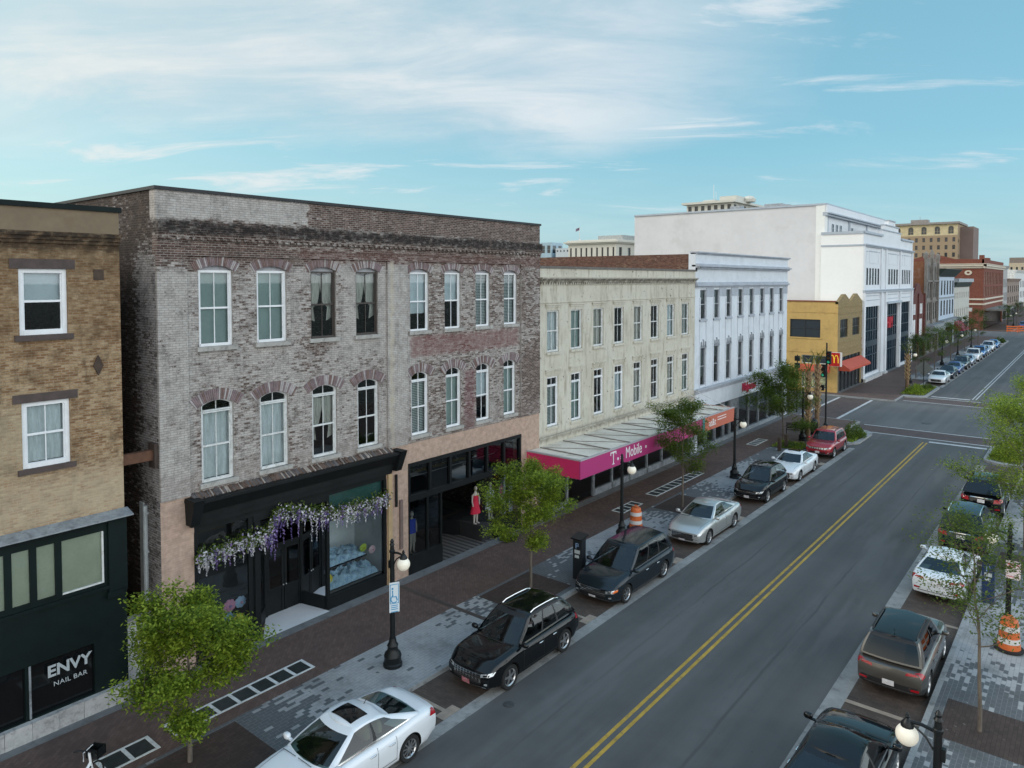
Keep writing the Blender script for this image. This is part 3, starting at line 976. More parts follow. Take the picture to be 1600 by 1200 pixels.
for i, c in enumerate(wl):
    window(tan, TX, c - .57, c + .57, 10.85, 12.6, w=-.12, fr=WHITE, cover='shade', open_frac=.5, sill=None, ft=.11, mv=0)
    window(tan, TX, c - .57, c + .57, 7.32, 9.07, w=-.12, fr=WHITE, cover='curtain', cmat=SHEER, ft=.11, mv=1)
    for z0, z1, p, e in ((12.6, 12.86, .2, .02), (10.70, 10.85, .12, .07), (9.07, 9.30, .2, .02), (7.18, 7.32, .12, .07)):
        k = MB(TX); k.box(c - .57 - p, c + .57 + p, z0, z1, -.1, e); k.build('lintel' if z1 in (12.86, 9.30) else 'sill', BROWNST, tan)
# metal ledge over shopfront
k = MB(TX)
k.hexa([(-.1, 5.56, 0), (TW + .08, 5.56, 0), (TW + .08, 5.56, .42), (-.1, 5.56, .42), (-.1, 5.72, 0), (TW + .08, 5.72, 0), (TW + .08, 5.60, .42), (-.1, 5.60, .42)])
k.build('ledge', GALV, tan)
# shopfront
k = MB(TX)
sops = []
edges = [2.05, 3.6, 4.9, 5.55, 6.15, 6.72, 7.32, 8.5]
pan = [(a + .06 - T0, b - .06 - T0, 3.72, 5.2) for a, b in zip(edges, edges[1:])]
gl2 = [(6.55 - T0, 8.15 - T0, .66, 2.08), (4.6 - T0, 6.45 - T0, .66, 2.08), (1.6 - T0, 4.3 - T0, .66, 2.08)]
wall(k, 0, TW, .62, 5.56, pan + gl2, .22, 0, w=.06)
k.box(8.55 - T0, TW, 3.35, 5.55, .06, .14); k.box(8.5 - T0, TW - .1, 3.25, 3.42, .06, .18)
k.box(0, TW, 3.52, 3.62, .06, .13)
k.build('shopfront', DGREEN, tan)
for (a, b, c, d) in pan:
    k = MB(TX); k.box(a, b, c, d, -.02, .0); o = k.build('upper_window', PALEBLIND, tan)
    k = MB(TX); k.poly([(a, c, .03), (b, c, .03), (b, d, .03), (a, d, .03)]); k.build('pane', GLASS, o)
    k = MB(TX); k.box(b - .045, b, c, d, .005, .07); k.box(a, b - .045, c, c + .04, .005, .07); k.build('frame', OLDWHITE if b > 8.2 - T0 else DGREEN, o)
for (a, b, c, d) in gl2:
    k = MB(TX); k.poly([(a, c, -.05), (b, c, -.05), (b, d, -.05), (a, d, -.05)]); o = k.build('display_window', flat('black_shop_glass', (.006, .007, .008), .06), tan)
    k = MB(TX); k.box(a - .02, a + .03, c, d, -.06, .085); k.build('frame', GALV, o)
LETTER = flat('pale_grey_letters', (.42, .46, .48), .5)
M = Mx.Translation((.085, 7.50 - T0, 1.73)) @ TX
text_obj('sign_lettering', 'ENVY', .43, LETTER, tan, M, .006, sx=1.02, bold=.012)
M = Mx.Translation((.085, 7.52 - T0, 1.36)) @ TX
text_obj('sign_lettering', 'NAIL BAR', .18, LETTER, tan, M, .005, sx=1.05, space=1.05)
k = MB(TX)
n = 24
for i in range(n):   # stone base blocks
    a = TW * i / n
    k.box(a + .004, a + TW / n - .004, .0, .62, -.2, .22 + .01 * (i % 3))
k.build('base', mk('white_base_stone', (.40, .40, .40), .8, var=.2, sc=2.5, bump=.2, dirt=(.17, .16, .16), damt=.6), tan)
k = MB(TX)
cx_ = 8.42 - T0
k.prism([(cx_, 9.62), (cx_ + .13, 9.9), (cx_, 10.2), (cx_ - .13, 9.9)], .0, .05)
k.build('tie_plate', RUSTP, tan)
k = MB(TX); k.box(8.35 - T0, 8.62 - T0, 12.3, 12.6, -.01, .012); k.build('rusty_patch', RUSTP, tan)
shell(tan, [TANB.mat], 0, TW, 13.6, 24, roofz=13.3)

# alley wall with gate post and tie beam
al = thing('alley_wall', 'low white rendered wall closing the narrow alley between the two brick buildings', 'wall', (-22.4, 9.56, 0))
k = MB(); k.box(-.12, .12, -.5, .5, 0, 2.0); k.build('wall_panel', mk('dirty_white_render', (.52, .52, .53), .85, var=.15, sc=2, dirt=(.3, .28, .27), damt=.5), al)
k = MB(); k.box(-.17, .17, -.5, .5, 2.0, 2.13); k.build('coping', STONE, al)
bm_ = thing('tie_beam', 'rusty steel tie beam bridging the alley between the two brick buildings', 'beam', (-22.0, 9.56, 6.9))
RUST = mk('rusty_steel', (.10, .045, .025), .8, var=.35, sc=5)
k = MB(); k.box(-.10, .10, -.50, .49, .0, .30); k.build('beam', RUST, bm_)
k = MB(); k.box(-.2, .2, .38, .49, -.24, .50); k.build('end_plate', mk('dark_rust', (.045, .03, .025), .8, var=.3), bm_)

# ============ large old brick building ============
B0 = 10.07; BW = 19.0
def bu(y): return y - B0
WB = brickmat('whitewashed_brick', (.075, .046, .038), (.165, .100, .080), (.31, .28, .26), wash=(.54, .515, .49), wash2=(.37, .345, .325), wamt=.625, samt=.40, grime=.45,
              zones=[(-2, 5.3, 14.2, 16, .18, .1), (5.3, 20, 14.2, 16, -.32, .08), (-2, 20, 12.95, 14.2, -.22, .2), (-.5, 5.3, 12.6, 13.4, -.16, .2), (7.0, 9.9, 9.5, 13, .10, .3),
                     (-1, 1.0, 5, 12.6, .10, .15), (10.0, 17.6, 10.0, 12.9, -.10, .4), (17.4, 20, 5, 13, -.16, .3), (9.0, 10.3, 5, 12.8, .18, .3), (1.2, 3.9, 5.8, 8.9, -.05, .5), (10, 20, 5.6, 9, -.1, .4), (5.0, 6.0, 8, 12, -.08, .4)])
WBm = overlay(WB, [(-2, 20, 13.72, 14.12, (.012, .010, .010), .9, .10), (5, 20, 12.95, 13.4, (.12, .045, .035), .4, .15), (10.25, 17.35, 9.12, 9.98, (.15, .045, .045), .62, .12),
                   (9.1, 9.28, 5.6, 13.0, (.48, .42, .32), .55, .07), (13.5, 14.2, 5.6, 8.3, (.15, .05, .065), .55, .15), (-2, 20, 5.6, 6.3, (.22, .18, .165), .35, .3)])
PEACH = brickmat('peach_painted_brick', (.47, .335, .265), (.53, .38, .305), (.43, .31, .25), wash=(.50, .37, .295), wamt=.5, stain=(.2, .13, .1), samt=.25, mort=.006).mat
VA = [mk('arch_brick_plum', (.20, .150, .155), .85, var=.3, sc=5), mk('arch_brick_pale', (.36, .33, .33), .85, var=.25, sc=5), mk('arch_brick_rust', (.165, .11, .10), .85, var=.3, sc=5)]
bb = thing('brick_building', 'long three storey building of whitewashed old brick with arched windows and black shopfront', 'building', (XF, B0, 0))
uc = [(11.95, 1.14), (13.96, 1.14), (16.07, 1.10), (18.08, 1.08), (20.84, 1.06), (22.82, 1.0), (24.80, .97), (26.80, .98)]
lc = [(11.95, 1.10), (14.0, 1.09), (16.08, 1.09), (18.1, 1.04), (20.84, .97), (22.86, .94), (24.81, .93), (26.74, .90)]
ops = [(bu(c) - w / 2, bu(c) + w / 2, 10.2, 12.78, .17) for c, w in uc] + [(bu(c) - w / 2, bu(c) + w / 2, 5.88, 8.52, .20) for c, w in lc]
k = MB(TX)
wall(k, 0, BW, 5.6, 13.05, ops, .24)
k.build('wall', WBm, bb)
k = MB(TX)      # pilaster strips, corbel table, parapet
for a, b in ((0, .92), (bu(19.05), bu(20.12)), (bu(27.55), BW)):
    k.box(a, b, 5.6, 13.05, -.02, .075)
for i, (z, w) in enumerate(((13.05, .075), (13.30, .10), (13.52, .14), (13.62, .19), (13.72, .25))):
    z1 = (13.30, 13.52, 13.62, 13.72, 14.10)[i]
    k.box(0, BW, z, z1, -.2, w if i < 4 else .22)
nd = 76
for i in range(nd):
    a = .05 + (BW - .1) * i / nd
    k.box(a, a + .12, 13.53, 13.63, .10, .215)
k.build('cornice', WBm, bb)
k = MB(TX); k.box(0, BW, 14.10, 15.0, -.32, .05); k.build('parapet', WBm, bb)
k = MB(TX)
for i in range(8):
    a = BW * i / 8
    k.box(a - (.05 if i == 0 else 0), a + BW / 8 - .012 + (.06 if i == 7 else 0), 15.0, 15.1, -.42, .11)
k.box(-.05, .35, 15.0, 15.1, -20, -.42); k.box(BW - .35, BW + .05, 15.0, 15.1, -20, -.42)
k.build('coping', mk('dark_metal_coping', (.02, .022, .026), .5, .3, var=.3), bb)
rr = random.Random(5)
def varch(c, w, s, rise, th, ext=.10):
    a, b = c - w / 2, c + w / 2
    kk = MB(TX)
    n = 27
    P = arc(a - ext, b + ext, s - ext * .45, rise + ext * .25, n); Q = arc(a - ext, b + ext, s - ext * .45, rise + ext * .25, n, th)
    for i in range(n):
        t = .1
        p0 = V((*P[i], 0)).lerp(V((*P[i + 1], 0)), t); p1 = V((*P[i], 0)).lerp(V((*P[i + 1], 0)), 1 - t)
        q0 = V((*Q[i], 0)).lerp(V((*Q[i + 1], 0)), t); q1 = V((*Q[i], 0)).lerp(V((*Q[i + 1], 0)), 1 - t)
        w1 = .018 + rr.random() * .012
        kk.hexa([(p0.x, p0.y, -.03), (p1.x, p1.y, -.03), (q1.x, q1.y, -.03), (q0.x, q0.y, -.03), (p0.x, p0.y, w1), (p1.x, p1.y, w1), (q1.x, q1.y, w1), (q0.x, q0.y, w1)],
                rr.choices((0, 1, 2), (5, 3, 3))[0])
    kk.build('brick_arch', VA, bb)
for c, w in uc: varch(bu(c), w, 12.61, .17, .30, .10)
for c, w in lc: varch(bu(c), w, 8.32, .20, .36, .16)
upc = [('shade', BLIND, None, WHITE), ('shade', BLIND, None, WHITE), ('tied', LACE, None, DARKFR), ('tied', LACE, None, DARKFR),
       ('shade', SHADE, .72, WHITE), ('shade', SHADE, .5, WHITE), ('venetian', VENETIAN, None, WHITE), ('venetian', VENETIAN, None, WHITE)]
for i, (c, w) in enumerate(uc):
    cv, cm_, of, fr = upc[i]
    window(bb, TX, bu(c) - w / 2, bu(c) + w / 2, 10.2, 12.78, .17, w=-.14, fr=fr, cover=cv, cmat=cm_, open_frac=of, header=True, sill=STONE, ft=.075 if i < 2 else .06,
           label='dark brown framed sash window with tied lace curtains' if fr is DARKFR else None)
lpc = [('curtain', SHEER, None), ('curtain', SHEER, None), ('tied', LACE, None), (None, None, None), ('venetian', VENETIAN, None), ('shade', BLIND, None), ('shade', SHADE, .55), ('shade', BLIND, None)]
for i, (c, w) in enumerate(lc):
    cv, cm_, of = lpc[i]
    window(bb, TX, bu(c) - w / 2, bu(c) + w / 2, 5.88, 8.52, .20, w=-.14, fr=OLDWHITE if i < 4 else WHITE, cover=cv, cmat=cm_, open_frac=of, transom=.14, sill=STONE, ft=.075)
# ground floor masonry (peach painted)
k = MB(TX)
S1 = (bu(11.1), bu(18.95), .0, 4.62); S2 = (bu(20.12), bu(27.6), .0, 4.78)
wall(k, 0, BW, 0, 5.6, [S1, S2], .5, w=.03)
k.build('ground_floor_wall', PEACH, bb)
k = MB(TX); k.box(bu(18.98), bu(19.18), .14, 4.6, .03, .14); k.build('pilaster', mk('ochre_pilaster', (.42, .30, .17), .8, var=.12, sc=1.5), bb)
k = MB(TX); k.tube([(bu(19.42), 4.5, .1), (bu(19.42), 3.2, .1)], .055, 8); k.build('downpipe', BLACKM, bb)
k = MB(TX); k.box(bu(19.62), bu(19.76), 1.4, 3.4, .03, .12); k.build('conduit_box', mk('brown_conduit', (.15, .11, .10), .7), bb)
# black cornice over the flower shop
k = MB(TX)
k.box(bu(10.95), bu(19.15), 4.62, 4.82, .0, .16); k.box(bu(10.88), bu(19.3), 4.82, 5.05, .0, .22)
k.hexa([(bu(10.84), 5.05, .0), (bu(19.34), 5.05, .0), (bu(19.34), 5.05, .30), (bu(10.84), 5.05, .30), (bu(10.84), 5.42, .0), (bu(19.34), 5.42, .0), (bu(19.34), 5.42, .55), (bu(10.84), 5.42, .55)])
k.box(bu(10.8), bu(19.4), 5.42, 5.50, .0, .58)
for y in (10.98, 19.35):
    k.hexa([(bu(y) - .14, 4.72, .0), (bu(y) + .14, 4.72, .0), (bu(y) + .14, 4.72, .34), (bu(y) - .14, 4.72, .34), (bu(y) - .17, 5.55, .0), (bu(y) + .17, 5.55, .0), (bu(y) + .17, 5.55, .66), (bu(y) - .17, 5.55, .66)])
k.build('shop_cornice', BLACK, bb)
k = MB(TX)   # broken slate course between cornice and wall
for i in range(150):
    a = bu(11.0) + (bu(19.2) - bu(11.0)) * i / 150
    h = 5.49 + rr.random() * .03
    k.hexa([(a, h, .03), (a + .052, h, .03), (a + .052, h - .01, .34 - rr.random() * .12), (a, h - .01, .34 - rr.random() * .12), (a, h + .13 + rr.random() * .05, .03), (a + .052, h + .13 + rr.random() * .05, .03), (a + .052, h + .03, .26), (a, h + .03, .26)], rr.choices((0, 1, 2), (3, 1, 3))[0])
k.build('slate_course', [mk('slate_brown', (.10, .065, .05), .85, var=.4, sc=4), mk('slate_pale', (.30, .26, .23), .85, var=.3, sc=4), mk('slate_grey', (.09, .08, .08), .85, var=.4, sc=4)], bb)
# flower shop front: two bays and a recessed doorway
k = MB(TX)
y0, y1, d0, d1 = bu(11.1), bu(18.95), bu(13.25), bu(16.1)
R_ = -1.25
for a, b in ((y0, d0), (d1, y1)):
    k.box(a, b, .14, .62, -.14, .04)                      # stall riser
    k.box(a, b, 4.40, 4.62, -.10, .03); k.box(a, b, 3.42, 3.52, -.10, .03)
for u in (y0 + .05, d0 - .05, d1 + .05, y1 - .05):
    k.box(u - .06, u + .06, .62, 4.40, -.10, .035)
k.box(d0 - .28, d0 - .11, .62, 4.4, -.09, .0); 
k.box(d0, d1, 4.2, 4.62, -.10, .03)
k.box(d0 - .09, d0 + .12, .14, 4.2, -.08, .07)
# return walls of the recess (bulkheads) and door wall
for a, b in ((d0, bu(14.35)), (d1, bu(15.85))):
    n = 6
    k.hexa([(a - .04, .14, -.1), (a + .04, .14, -.1), (b + .04, .14, R_), (b - .04, .14, R_), (a - .04, .62, -.1), (a + .04, .62, -.1), (b + .04, .62, R_), (b - .04, .62, R_)])
    k.hexa([(a - .04, 3.42, -.1), (a + .04, 3.42, -.1), (b + .04, 3.42, R_), (b - .04, 3.42, R_), (a - .04, 4.62, -.1), (a + .04, 4.62, -.1), (b + .04, 4.62, R_), (b - .04, 4.62, R_)])
    k.box(b - .06, b + .06, .14, 3.5, R_ - .06, R_ + .06)
k.box(bu(14.35), bu(15.85), 2.62, 2.72, R_ - .05, R_ + .05); k.box(bu(14.35), bu(15.85), 3.45, 4.62, R_ - .05, R_)
k.box(d0, d1, 4.05, 4.1, -1.3, -.1)
sf = k.build('shopfront', BLACK, bb)
k = MB(TX)
for a, b in ((y0, d0), (d1, y1)):
    k.poly([(a, .62, -.05), (b, .62, -.05), (b, 3.42, -.05), (a, 3.42, -.05)]); k.build('pane', GLASSD, sf); k = MB(TX); k.poly([(a, 3.52, -.05), (b, 3.52, -.05), (b, 4.4, -.05), (a, 4.4, -.05)]); k.build('pane', GLASSD, sf); k = MB(TX)
k.poly([(d0, .62, -.1), (bu(14.35), .62, R_), (bu(14.35), 3.42, R_), (d0, 3.42, -.1)]); k.build('pane', GLASSD, sf); k = MB(TX); k.poly([(d1, .62, -.1), (bu(15.85), .62, R_), (bu(15.85), 3.42, R_), (d1, 3.42, -.1)])
k.build('pane', GLASSD, sf)
for u0 in (bu(14.41), bu(15.13)):
    k = MB(TX)
    a, b, w = u0, u0 + .70, R_
    k.box(a, a + .1, .16, 2.62, w - .04, w + .02); k.box(b - .1, b, .16, 2.62, w - .04, w + .02); k.box(a + .1, b - .1, .16, 1.0, w - .04, w + .0); k.box(a + .1, b - .1, 2.45, 2.62, w - .04, w + .02); k.box(a + .1, b - .1, 1.0, 1.1, w - .04, w + .02)
    do = k.build('door', BLACK, bb)
    k = MB(TX); k.poly([(a + .1, 1.1, w), (b - .1, 1.1, w), (b - .1, 2.45, w), (a + .1, 2.45, w)]); k.build('pane', GLASSD, do)
    k = MB(TX); k.ell((b - .05 if u0 < bu(14.8) else a + .05, 1.12, w + .05), (.03, .03, .03)); k.build('knob', METAL, do)
k = MB(TX); k.poly([(d0 + .12, .152, .16), (d1, .152, .16), (bu(15.85), .152, R_), (bu(14.35), .152, R_)]); 
k.build('doorstep', mk('white_marble_step', (.62, .63, .66), .5, var=.06, sc=1.5), bb)
# display boxes inside
k = MB(TX)
k.box(y0, d0 - .1, .14, .66, -1.5, -.2); k.box(d1 + .1, y1, .14, .66, -1.9, -.2)
k.build('display_floor', mk('display_shelf', (.10, .11, .12), .7), bb)
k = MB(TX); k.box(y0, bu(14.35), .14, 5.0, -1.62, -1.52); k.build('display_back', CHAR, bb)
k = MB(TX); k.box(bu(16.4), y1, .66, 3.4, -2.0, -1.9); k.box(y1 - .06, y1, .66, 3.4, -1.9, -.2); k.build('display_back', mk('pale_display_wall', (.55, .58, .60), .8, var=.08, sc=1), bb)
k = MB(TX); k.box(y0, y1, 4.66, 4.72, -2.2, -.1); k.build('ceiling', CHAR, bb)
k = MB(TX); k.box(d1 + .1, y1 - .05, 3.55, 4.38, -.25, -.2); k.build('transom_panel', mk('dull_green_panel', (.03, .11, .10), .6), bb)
# second shopfront (clothes shop)
k = MB(TX)
a, b = S2[0], S2[1]
e0, e1 = bu(22.1), bu(25.2)
k.box(a, b, 4.62, 4.78, -.12, .05); k.box(a, b, 3.18, 3.42, -.14, .07)
n = 6
for i in range(n + 1):
    u = a + .06 + (b - a - .12) * i / n
    k.box(u - .06, u + .06, 3.42, 4.62, -.12, .04)
k.box(a, e0, .14, .92, -.12, .04); k.box(e1 + .5, b, .14, .92, -.12, .04)
for u in (a + .05, bu(21.25), e0 - .04, bu(26.6), b - .05): k.box(u - .04, u + .04, .92, 3.2, -.1, .03)
R2 = -2.6
k.hexa([(e0 - .04, .14, -.1), (e0 + .04, .14, -.1), (bu(23.0) + .04, .14, R2), (bu(23.0) - .04, .14, R2), (e0 - .04, .55, -.1), (e0 + .04, .55, -.1), (bu(23.0) + .04, .55, R2), (bu(23.0) - .04, .55, R2)])
k.hexa([(e1 + .46, .14, -.1), (e1 + .54, .14, -.1), (bu(24.4) + .04, .14, R2), (bu(24.4) - .04, .14, R2), (e1 + .46, .85, -.1), (e1 + .54, .85, -.1), (bu(24.4) + .04, .85, R2), (bu(24.4) - .04, .85, R2)])
k.box(bu(23.0), bu(24.4), 2.3, 3.2, R2 - .05, R2 + .03)
for u in (bu(23.02), bu(24.38)): k.box(u - .05, u + .05, .14, 3.2, R2 - .05, R2 + .05)
k.box(a, b, 3.2, 3.26, -3.0, -.1)
sf2 = k.build('shopfront', BLACK, bb)
k = MB(TX)
for i in range(n):
    u = a + .06 + (b - a - .12) * i / n; u2 = a + .06 + (b - a - .12) * (i + 1) / n
    k.poly([(u + .06, 3.42, -.06), (u2 - .06, 3.42, -.06), (u2 - .06, 4.62, -.06), (u + .06, 4.62, -.06)]); k.build('pane', GLASSD, sf2); k = MB(TX)
k.poly([(a, .92, -.05), (e0, .92, -.05), (e0, 3.18, -.05), (a, 3.18, -.05)]); k.build('pane', GLASSD, sf2); k = MB(TX); k.poly([(e1 + .5, .92, -.05), (b, .92, -.05), (b, 3.18, -.05), (e1 + .5, 3.18, -.05)]); k.build('pane', GLASSD, sf2); k = MB(TX)
k.poly([(e0, .55, -.1), (bu(23.0), .55, R2), (bu(23.0), 3.18, R2), (e0, 3.18, -.1)]); k.build('pane', GLASSD, sf2); k = MB(TX); k.poly([(e1 + .5, .85, -.1), (bu(24.4), .85, R2), (bu(24.4), 3.18, R2), (e1 + .5, 3.18, -.1)])
k.build('pane', GLASSD, sf2)
k = MB(TX)
k.box(bu(23.07), bu(23.17), .16, 2.3, R2 - .03, R2 + .02); k.box(bu(24.23), bu(24.33), .16, 2.3, R2 - .03, R2 + .02); k.box(bu(23.17), bu(24.23), .16, .35, R2 - .03, R2 + .02); k.box(bu(23.67), bu(23.73), .35, 2.2, R2 - .03, R2 + .02); k.box(bu(23.17), bu(24.23), 2.2, 2.3, R2 - .03, R2 + .02)
do = k.build('door', BLACK, bb)
k = MB(TX); k.poly([(bu(23.17), .35, R2), (bu(24.23), .35, R2), (bu(24.23), 2.2, R2), (bu(23.17), 2.2, R2)]); k.build('pane', GLASSD, do)
def _tile():
    t = NT('striped_entry_tiles'); x, y, z = t.xyz()
    f = t.math('GREATER_THAN', t.math('FRACT', t.mul(y, 3.3)), .5)
    n_ = t.noise(t.oc(), 3, 4)
    c = t.mix(f, (.03, .03, .032), (.17, .155, .145)); c = t.mix(t.mul(n_, .3), c, (.1, .1, .1))
    return t.bsdf(c, .45)
k = MB(TX); k.poly([(e0, .152, .03), (e1 + .5, .152, .03), (bu(24.4), .152, R2), (bu(23.0), .152, R2)]); k.build('entry_floor', _tile(), bb)
k = MB(TX); k.box(a, e0 + .2, .14, .72, -2.4, -.14); k.box(bu(24.9), b, .14, .86, -2.4, -.14); k.box(a, b, .0, .1, -9, -2.7); k.build('display_floor', CHAR, bb)
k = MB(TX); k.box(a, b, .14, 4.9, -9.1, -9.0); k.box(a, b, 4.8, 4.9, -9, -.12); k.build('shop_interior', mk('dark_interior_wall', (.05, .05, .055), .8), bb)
k = MB(TX); k.box(b - .75, b - .06, .9, 3.15, -.5, -.45); k.build('display_back', mk('pale_drape', (.42, .45, .46), .8, var=.15, sc=3, stretch=(1, 4, .4)), bb)
k = MB(TX)
for i in range(4): k.box(bu(20.5) + i * .02, bu(27.0), 3.75 + i * .2, 3.77 + i * .2, -1.2 - i * .7, -1.15 - i * .7)
k.build('ceiling_rail', METAL, bb)
SIDEB = brickmat('alley_shade_brick', (.035, .022, .018), (.075, .045, .035), (.09, .08, .07), wash=(.42, .40, .40), wamt=.33, samt=.5, grime=.6, zones=[(-1.3, 1, 2, 13.3, .32, .5)]).mat  # alley shade put into the brick colour, paler wash only near the front
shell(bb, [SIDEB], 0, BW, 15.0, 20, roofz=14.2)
k = MB(); k.tube([(-.85, -.06, 5.35), (-.85, -.06, 2.1)], .07, 8)
for z in (5.1, 3.9, 2.6): k.box(-.95, -.75, -.08, .0, z, z + .05)
k.build('downpipe', mk('white_downpipe', (.5, .54, .56), .5), bb)
k = MB(); k.box(-1.3, -1.02, -.03, .0, 2.1, 5.4); k.build('alley_shutter', mk('pale_shutter', (.45, .48, .5), .6), bb)

# ============ cream stucco building with awning ============
CREAM = None
def _cream():
    t = NT('stained_cream_stucco'); u, z, uv = t.wuv()
    n1 = t.noise(uv, .5, 5, .6); n2 = t.noise(uv, 3.5, 6, .7); n3 = t.noise(t.mapv(uv, (3, .4, 1)), 1.2, 5, .7)
    c = t.mix(t.sstep(n1, .3, .7), (.47, .445, .375), (.61, .585, .505))
    c = t.mix(t.mul(t.sstep(n1, .45, .75), .4), c, (.36, .36, .32))
    c = t.mix(t.mul(t.sstep(n3, .48, .70), .68), c, (.25, .215, .155)); c = t.mix(t.mul(t.sstep(n2, .52, .7), .35), c, (.30, .27, .20))
    # chips where the render has fallen off
    ch = t.sstep(t.noise(uv, 2.6, 6, .75), .622, .645)
    c = t.mix(ch, c, (.13, .11, .09))
    # dark belts: cornice and string course
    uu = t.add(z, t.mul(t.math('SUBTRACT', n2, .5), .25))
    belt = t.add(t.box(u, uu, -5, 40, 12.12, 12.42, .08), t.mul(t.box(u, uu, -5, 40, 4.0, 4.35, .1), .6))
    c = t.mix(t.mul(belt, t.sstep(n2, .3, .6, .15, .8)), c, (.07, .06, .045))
    nm = t.bump(t.add(n2, t.mul(ch, -.8)), .3, .02)
    return t.bsdf(c, .85, 0, nm, .3)
CREAM = _cream()
C0 = 29.07; CW = 47.2 - C0
cr_ = thing('stucco_building', 'three storey cream stucco building with flaking render above the long shop awning', 'building', (XF, C0, 0))
cy = [30.30, 32.47, 34.67, 36.92, 39.20, 41.35, 43.56, 45.72]
dy = [30.28, 32.46, 34.72, 36.95, 39.17, 41.39, 43.59, 45.77]
ops = [(y - C0 - .54, y - C0 + .54, 8.6, 10.73) for y in cy] + [(y - C0 - .5, y - C0 + .5, 4.74, 7.32) for y in dy]
k = MB(TX)
wall(k, 0, CW, 3.1, 12.9, ops, .24)
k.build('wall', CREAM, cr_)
k = MB(TX)
k.box(0, CW, 12.18, 12.28, 0, .10); k.box(0, CW, 12.28, 12.36, 0, .18); k.box(-.0, CW, 12.36, 12.44, 0, .26); k.box(0, CW, 11.12, 11.17, 0, .05); k.box(0, CW, 4.18, 4.26, 0, .10)
for i in range(84):
    a = .1 + (CW - .2) * i / 84; k.box(a, a + .11, 12.06, 12.18, 0, .10)
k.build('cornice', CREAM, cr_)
k = MB(TX); k.box(0, CW, 12.9, 13.02, -.34, .06); k.build('coping', mk('weathered_coping', (.13, .12, .11), .8, var=.3, sc=2), cr_)
for i in range(8):
    y = cy[i] - C0
    dark = i in (2, 3, 5)
    window(cr_, TX, y - .54, y + .54, 8.6, 10.73, w=-.14, fr=OLDWHITE, cover=['curtain', 'shade', 'curtain', None, 'curtain', None, 'shade', 'venetian'][i], cmat=[SHEER, BLIND, LACE, None, LACE, None, SHADE, VENETIAN][i], sill=CREAM, ft=.07)
    k = MB(TX); k.box(y - .72, y + .72, 11.0, 11.06, 0, .09); k.box(y - .66, y + .66, 10.73 + .16, 11.0, 0, .045); k.build('window_hood', CREAM, cr_)
    y = dy[i] - C0
    window(cr_, TX, y - .5, y + .5, 4.74, 7.32, w=-.14, fr=WHITE if i < 4 else OLDWHITE, cover=['venetian', 'shade', None, 'shade', 'curtain', None, 'curtain', 'shade'][i], cmat=[VENETIAN, BLIND, None, SHADE, LACE, None, LACE, BLIND][i], transom=.42, sill=CREAM, ft=.085, raily=.48)
    k = MB(TX); k.box(y - .70, y + .70, 7.62, 7.70, 0, .11); k.box(y - .64, y + .64, 7.44, 7.62, 0, .05); k.build('window_hood', CREAM, cr_)
shell(cr_, [CREAM], 0, CW, 12.9, 22, roofz=12.4)
# ground floor shop
k = MB(TX)
k.box(0, .5, .0, 3.1, -.3, .02); k.box(CW - .5, CW, 0, 3.1, -.3, .02)
k.box(.5, 2.6, .14, .45, -.2, 0); k.box(5.2, CW - .5, .14, .5, -.2, 0)
for u in (2.6, 5.2, 7.2, 9.2, 11.4, 13.4, 15.6, 17.4): k.box(u - .05, u + .05, .14, 3.1, -.15, .0)
k.box(.5, CW - .5, 2.7, 3.1, -.2, 0)
sh = k.build('shopfront', GALV, cr_)
k = MB(TX); k.poly([(.5, .45, -.1), (2.6, .45, -.1), (2.6, 2.7, -.1), (.5, 2.7, -.1)]); k.build('pane', GLASSD, sh); k = MB(TX); k.poly([(2.6, .2, -.12), (5.2, .2, -.12), (5.2, 2.7, -.12), (2.6, 2.7, -.12)]); k.build('pane', GLASSD, sh); k = MB(TX); k.poly([(5.2, .5, -.1), (CW - .5, .5, -.1), (CW - .5, 2.7, -.1), (5.2, 2.7, -.1)])
k.build('pane', GLASSD, sh)
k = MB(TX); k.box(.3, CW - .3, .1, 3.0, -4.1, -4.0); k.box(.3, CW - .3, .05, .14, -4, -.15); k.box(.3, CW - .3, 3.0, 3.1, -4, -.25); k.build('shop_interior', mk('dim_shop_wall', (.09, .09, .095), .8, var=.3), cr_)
# awning: long box canopy with printed fascia
MAG = flat('magenta_fascia', (.42, .035, .17), .5); PURP = MAG; ORG = flat('orange_fascia', (.50, .14, .085), .5); TEAL = flat('teal_fascia', (.02, .28, .30), .5)
LETW = flat('white_sign_letters', (.78, .78, .78), .5)
AW0, AW1, AD, AZ0, AZ1 = 28.05 - C0, 46.45 - C0, 3.2, 2.96, 3.84
k = MB(TX)
k.box(AW0 + .06, AW1 - .06, AZ1 - .10, AZ1 - .02, .02, AD - .06)
ao = k.build('awning', mk('white_awning_membrane', (.70, .65, .57), .7, var=.12, sc=.7, dirt=(.42, .37, .3), damt=.6), cr_)
k = MB(TX)
rr2 = random.Random(3)
for i in range(9):
    a = AW0 + 1.0 + i * 2.0
    k.hexa([(a, AZ1 - .02, .1), (a + .05, AZ1 - .02, .1), (a + .05 - .1, AZ1 - .02, AD - .08), (a - .1, AZ1 - .02, AD - .08), (a, AZ1 + .03, .1), (a + .05, AZ1 + .03, .1), (a - .05, AZ1 + .03, AD - .08), (a - .1, AZ1 + .03, AD - .08)])
    k.tube([(a + .1, AZ1 + .0, .2), (a + 1.9, AZ1 + .0, AD - .25)], .018, 5)
k.build('seam', mk('grey_seam', (.22, .20, .18), .8), ao)
k = MB(TX); k.box(AW0, 41.55 - C0, AZ0, AZ1, AD - .06, AD); k.build('fascia', MAG, ao)
k = MB(TX); k.box(41.55 - C0, 41.85 - C0, AZ0, AZ1, AD - .06, AD); k.build('fascia', TEAL, ao)
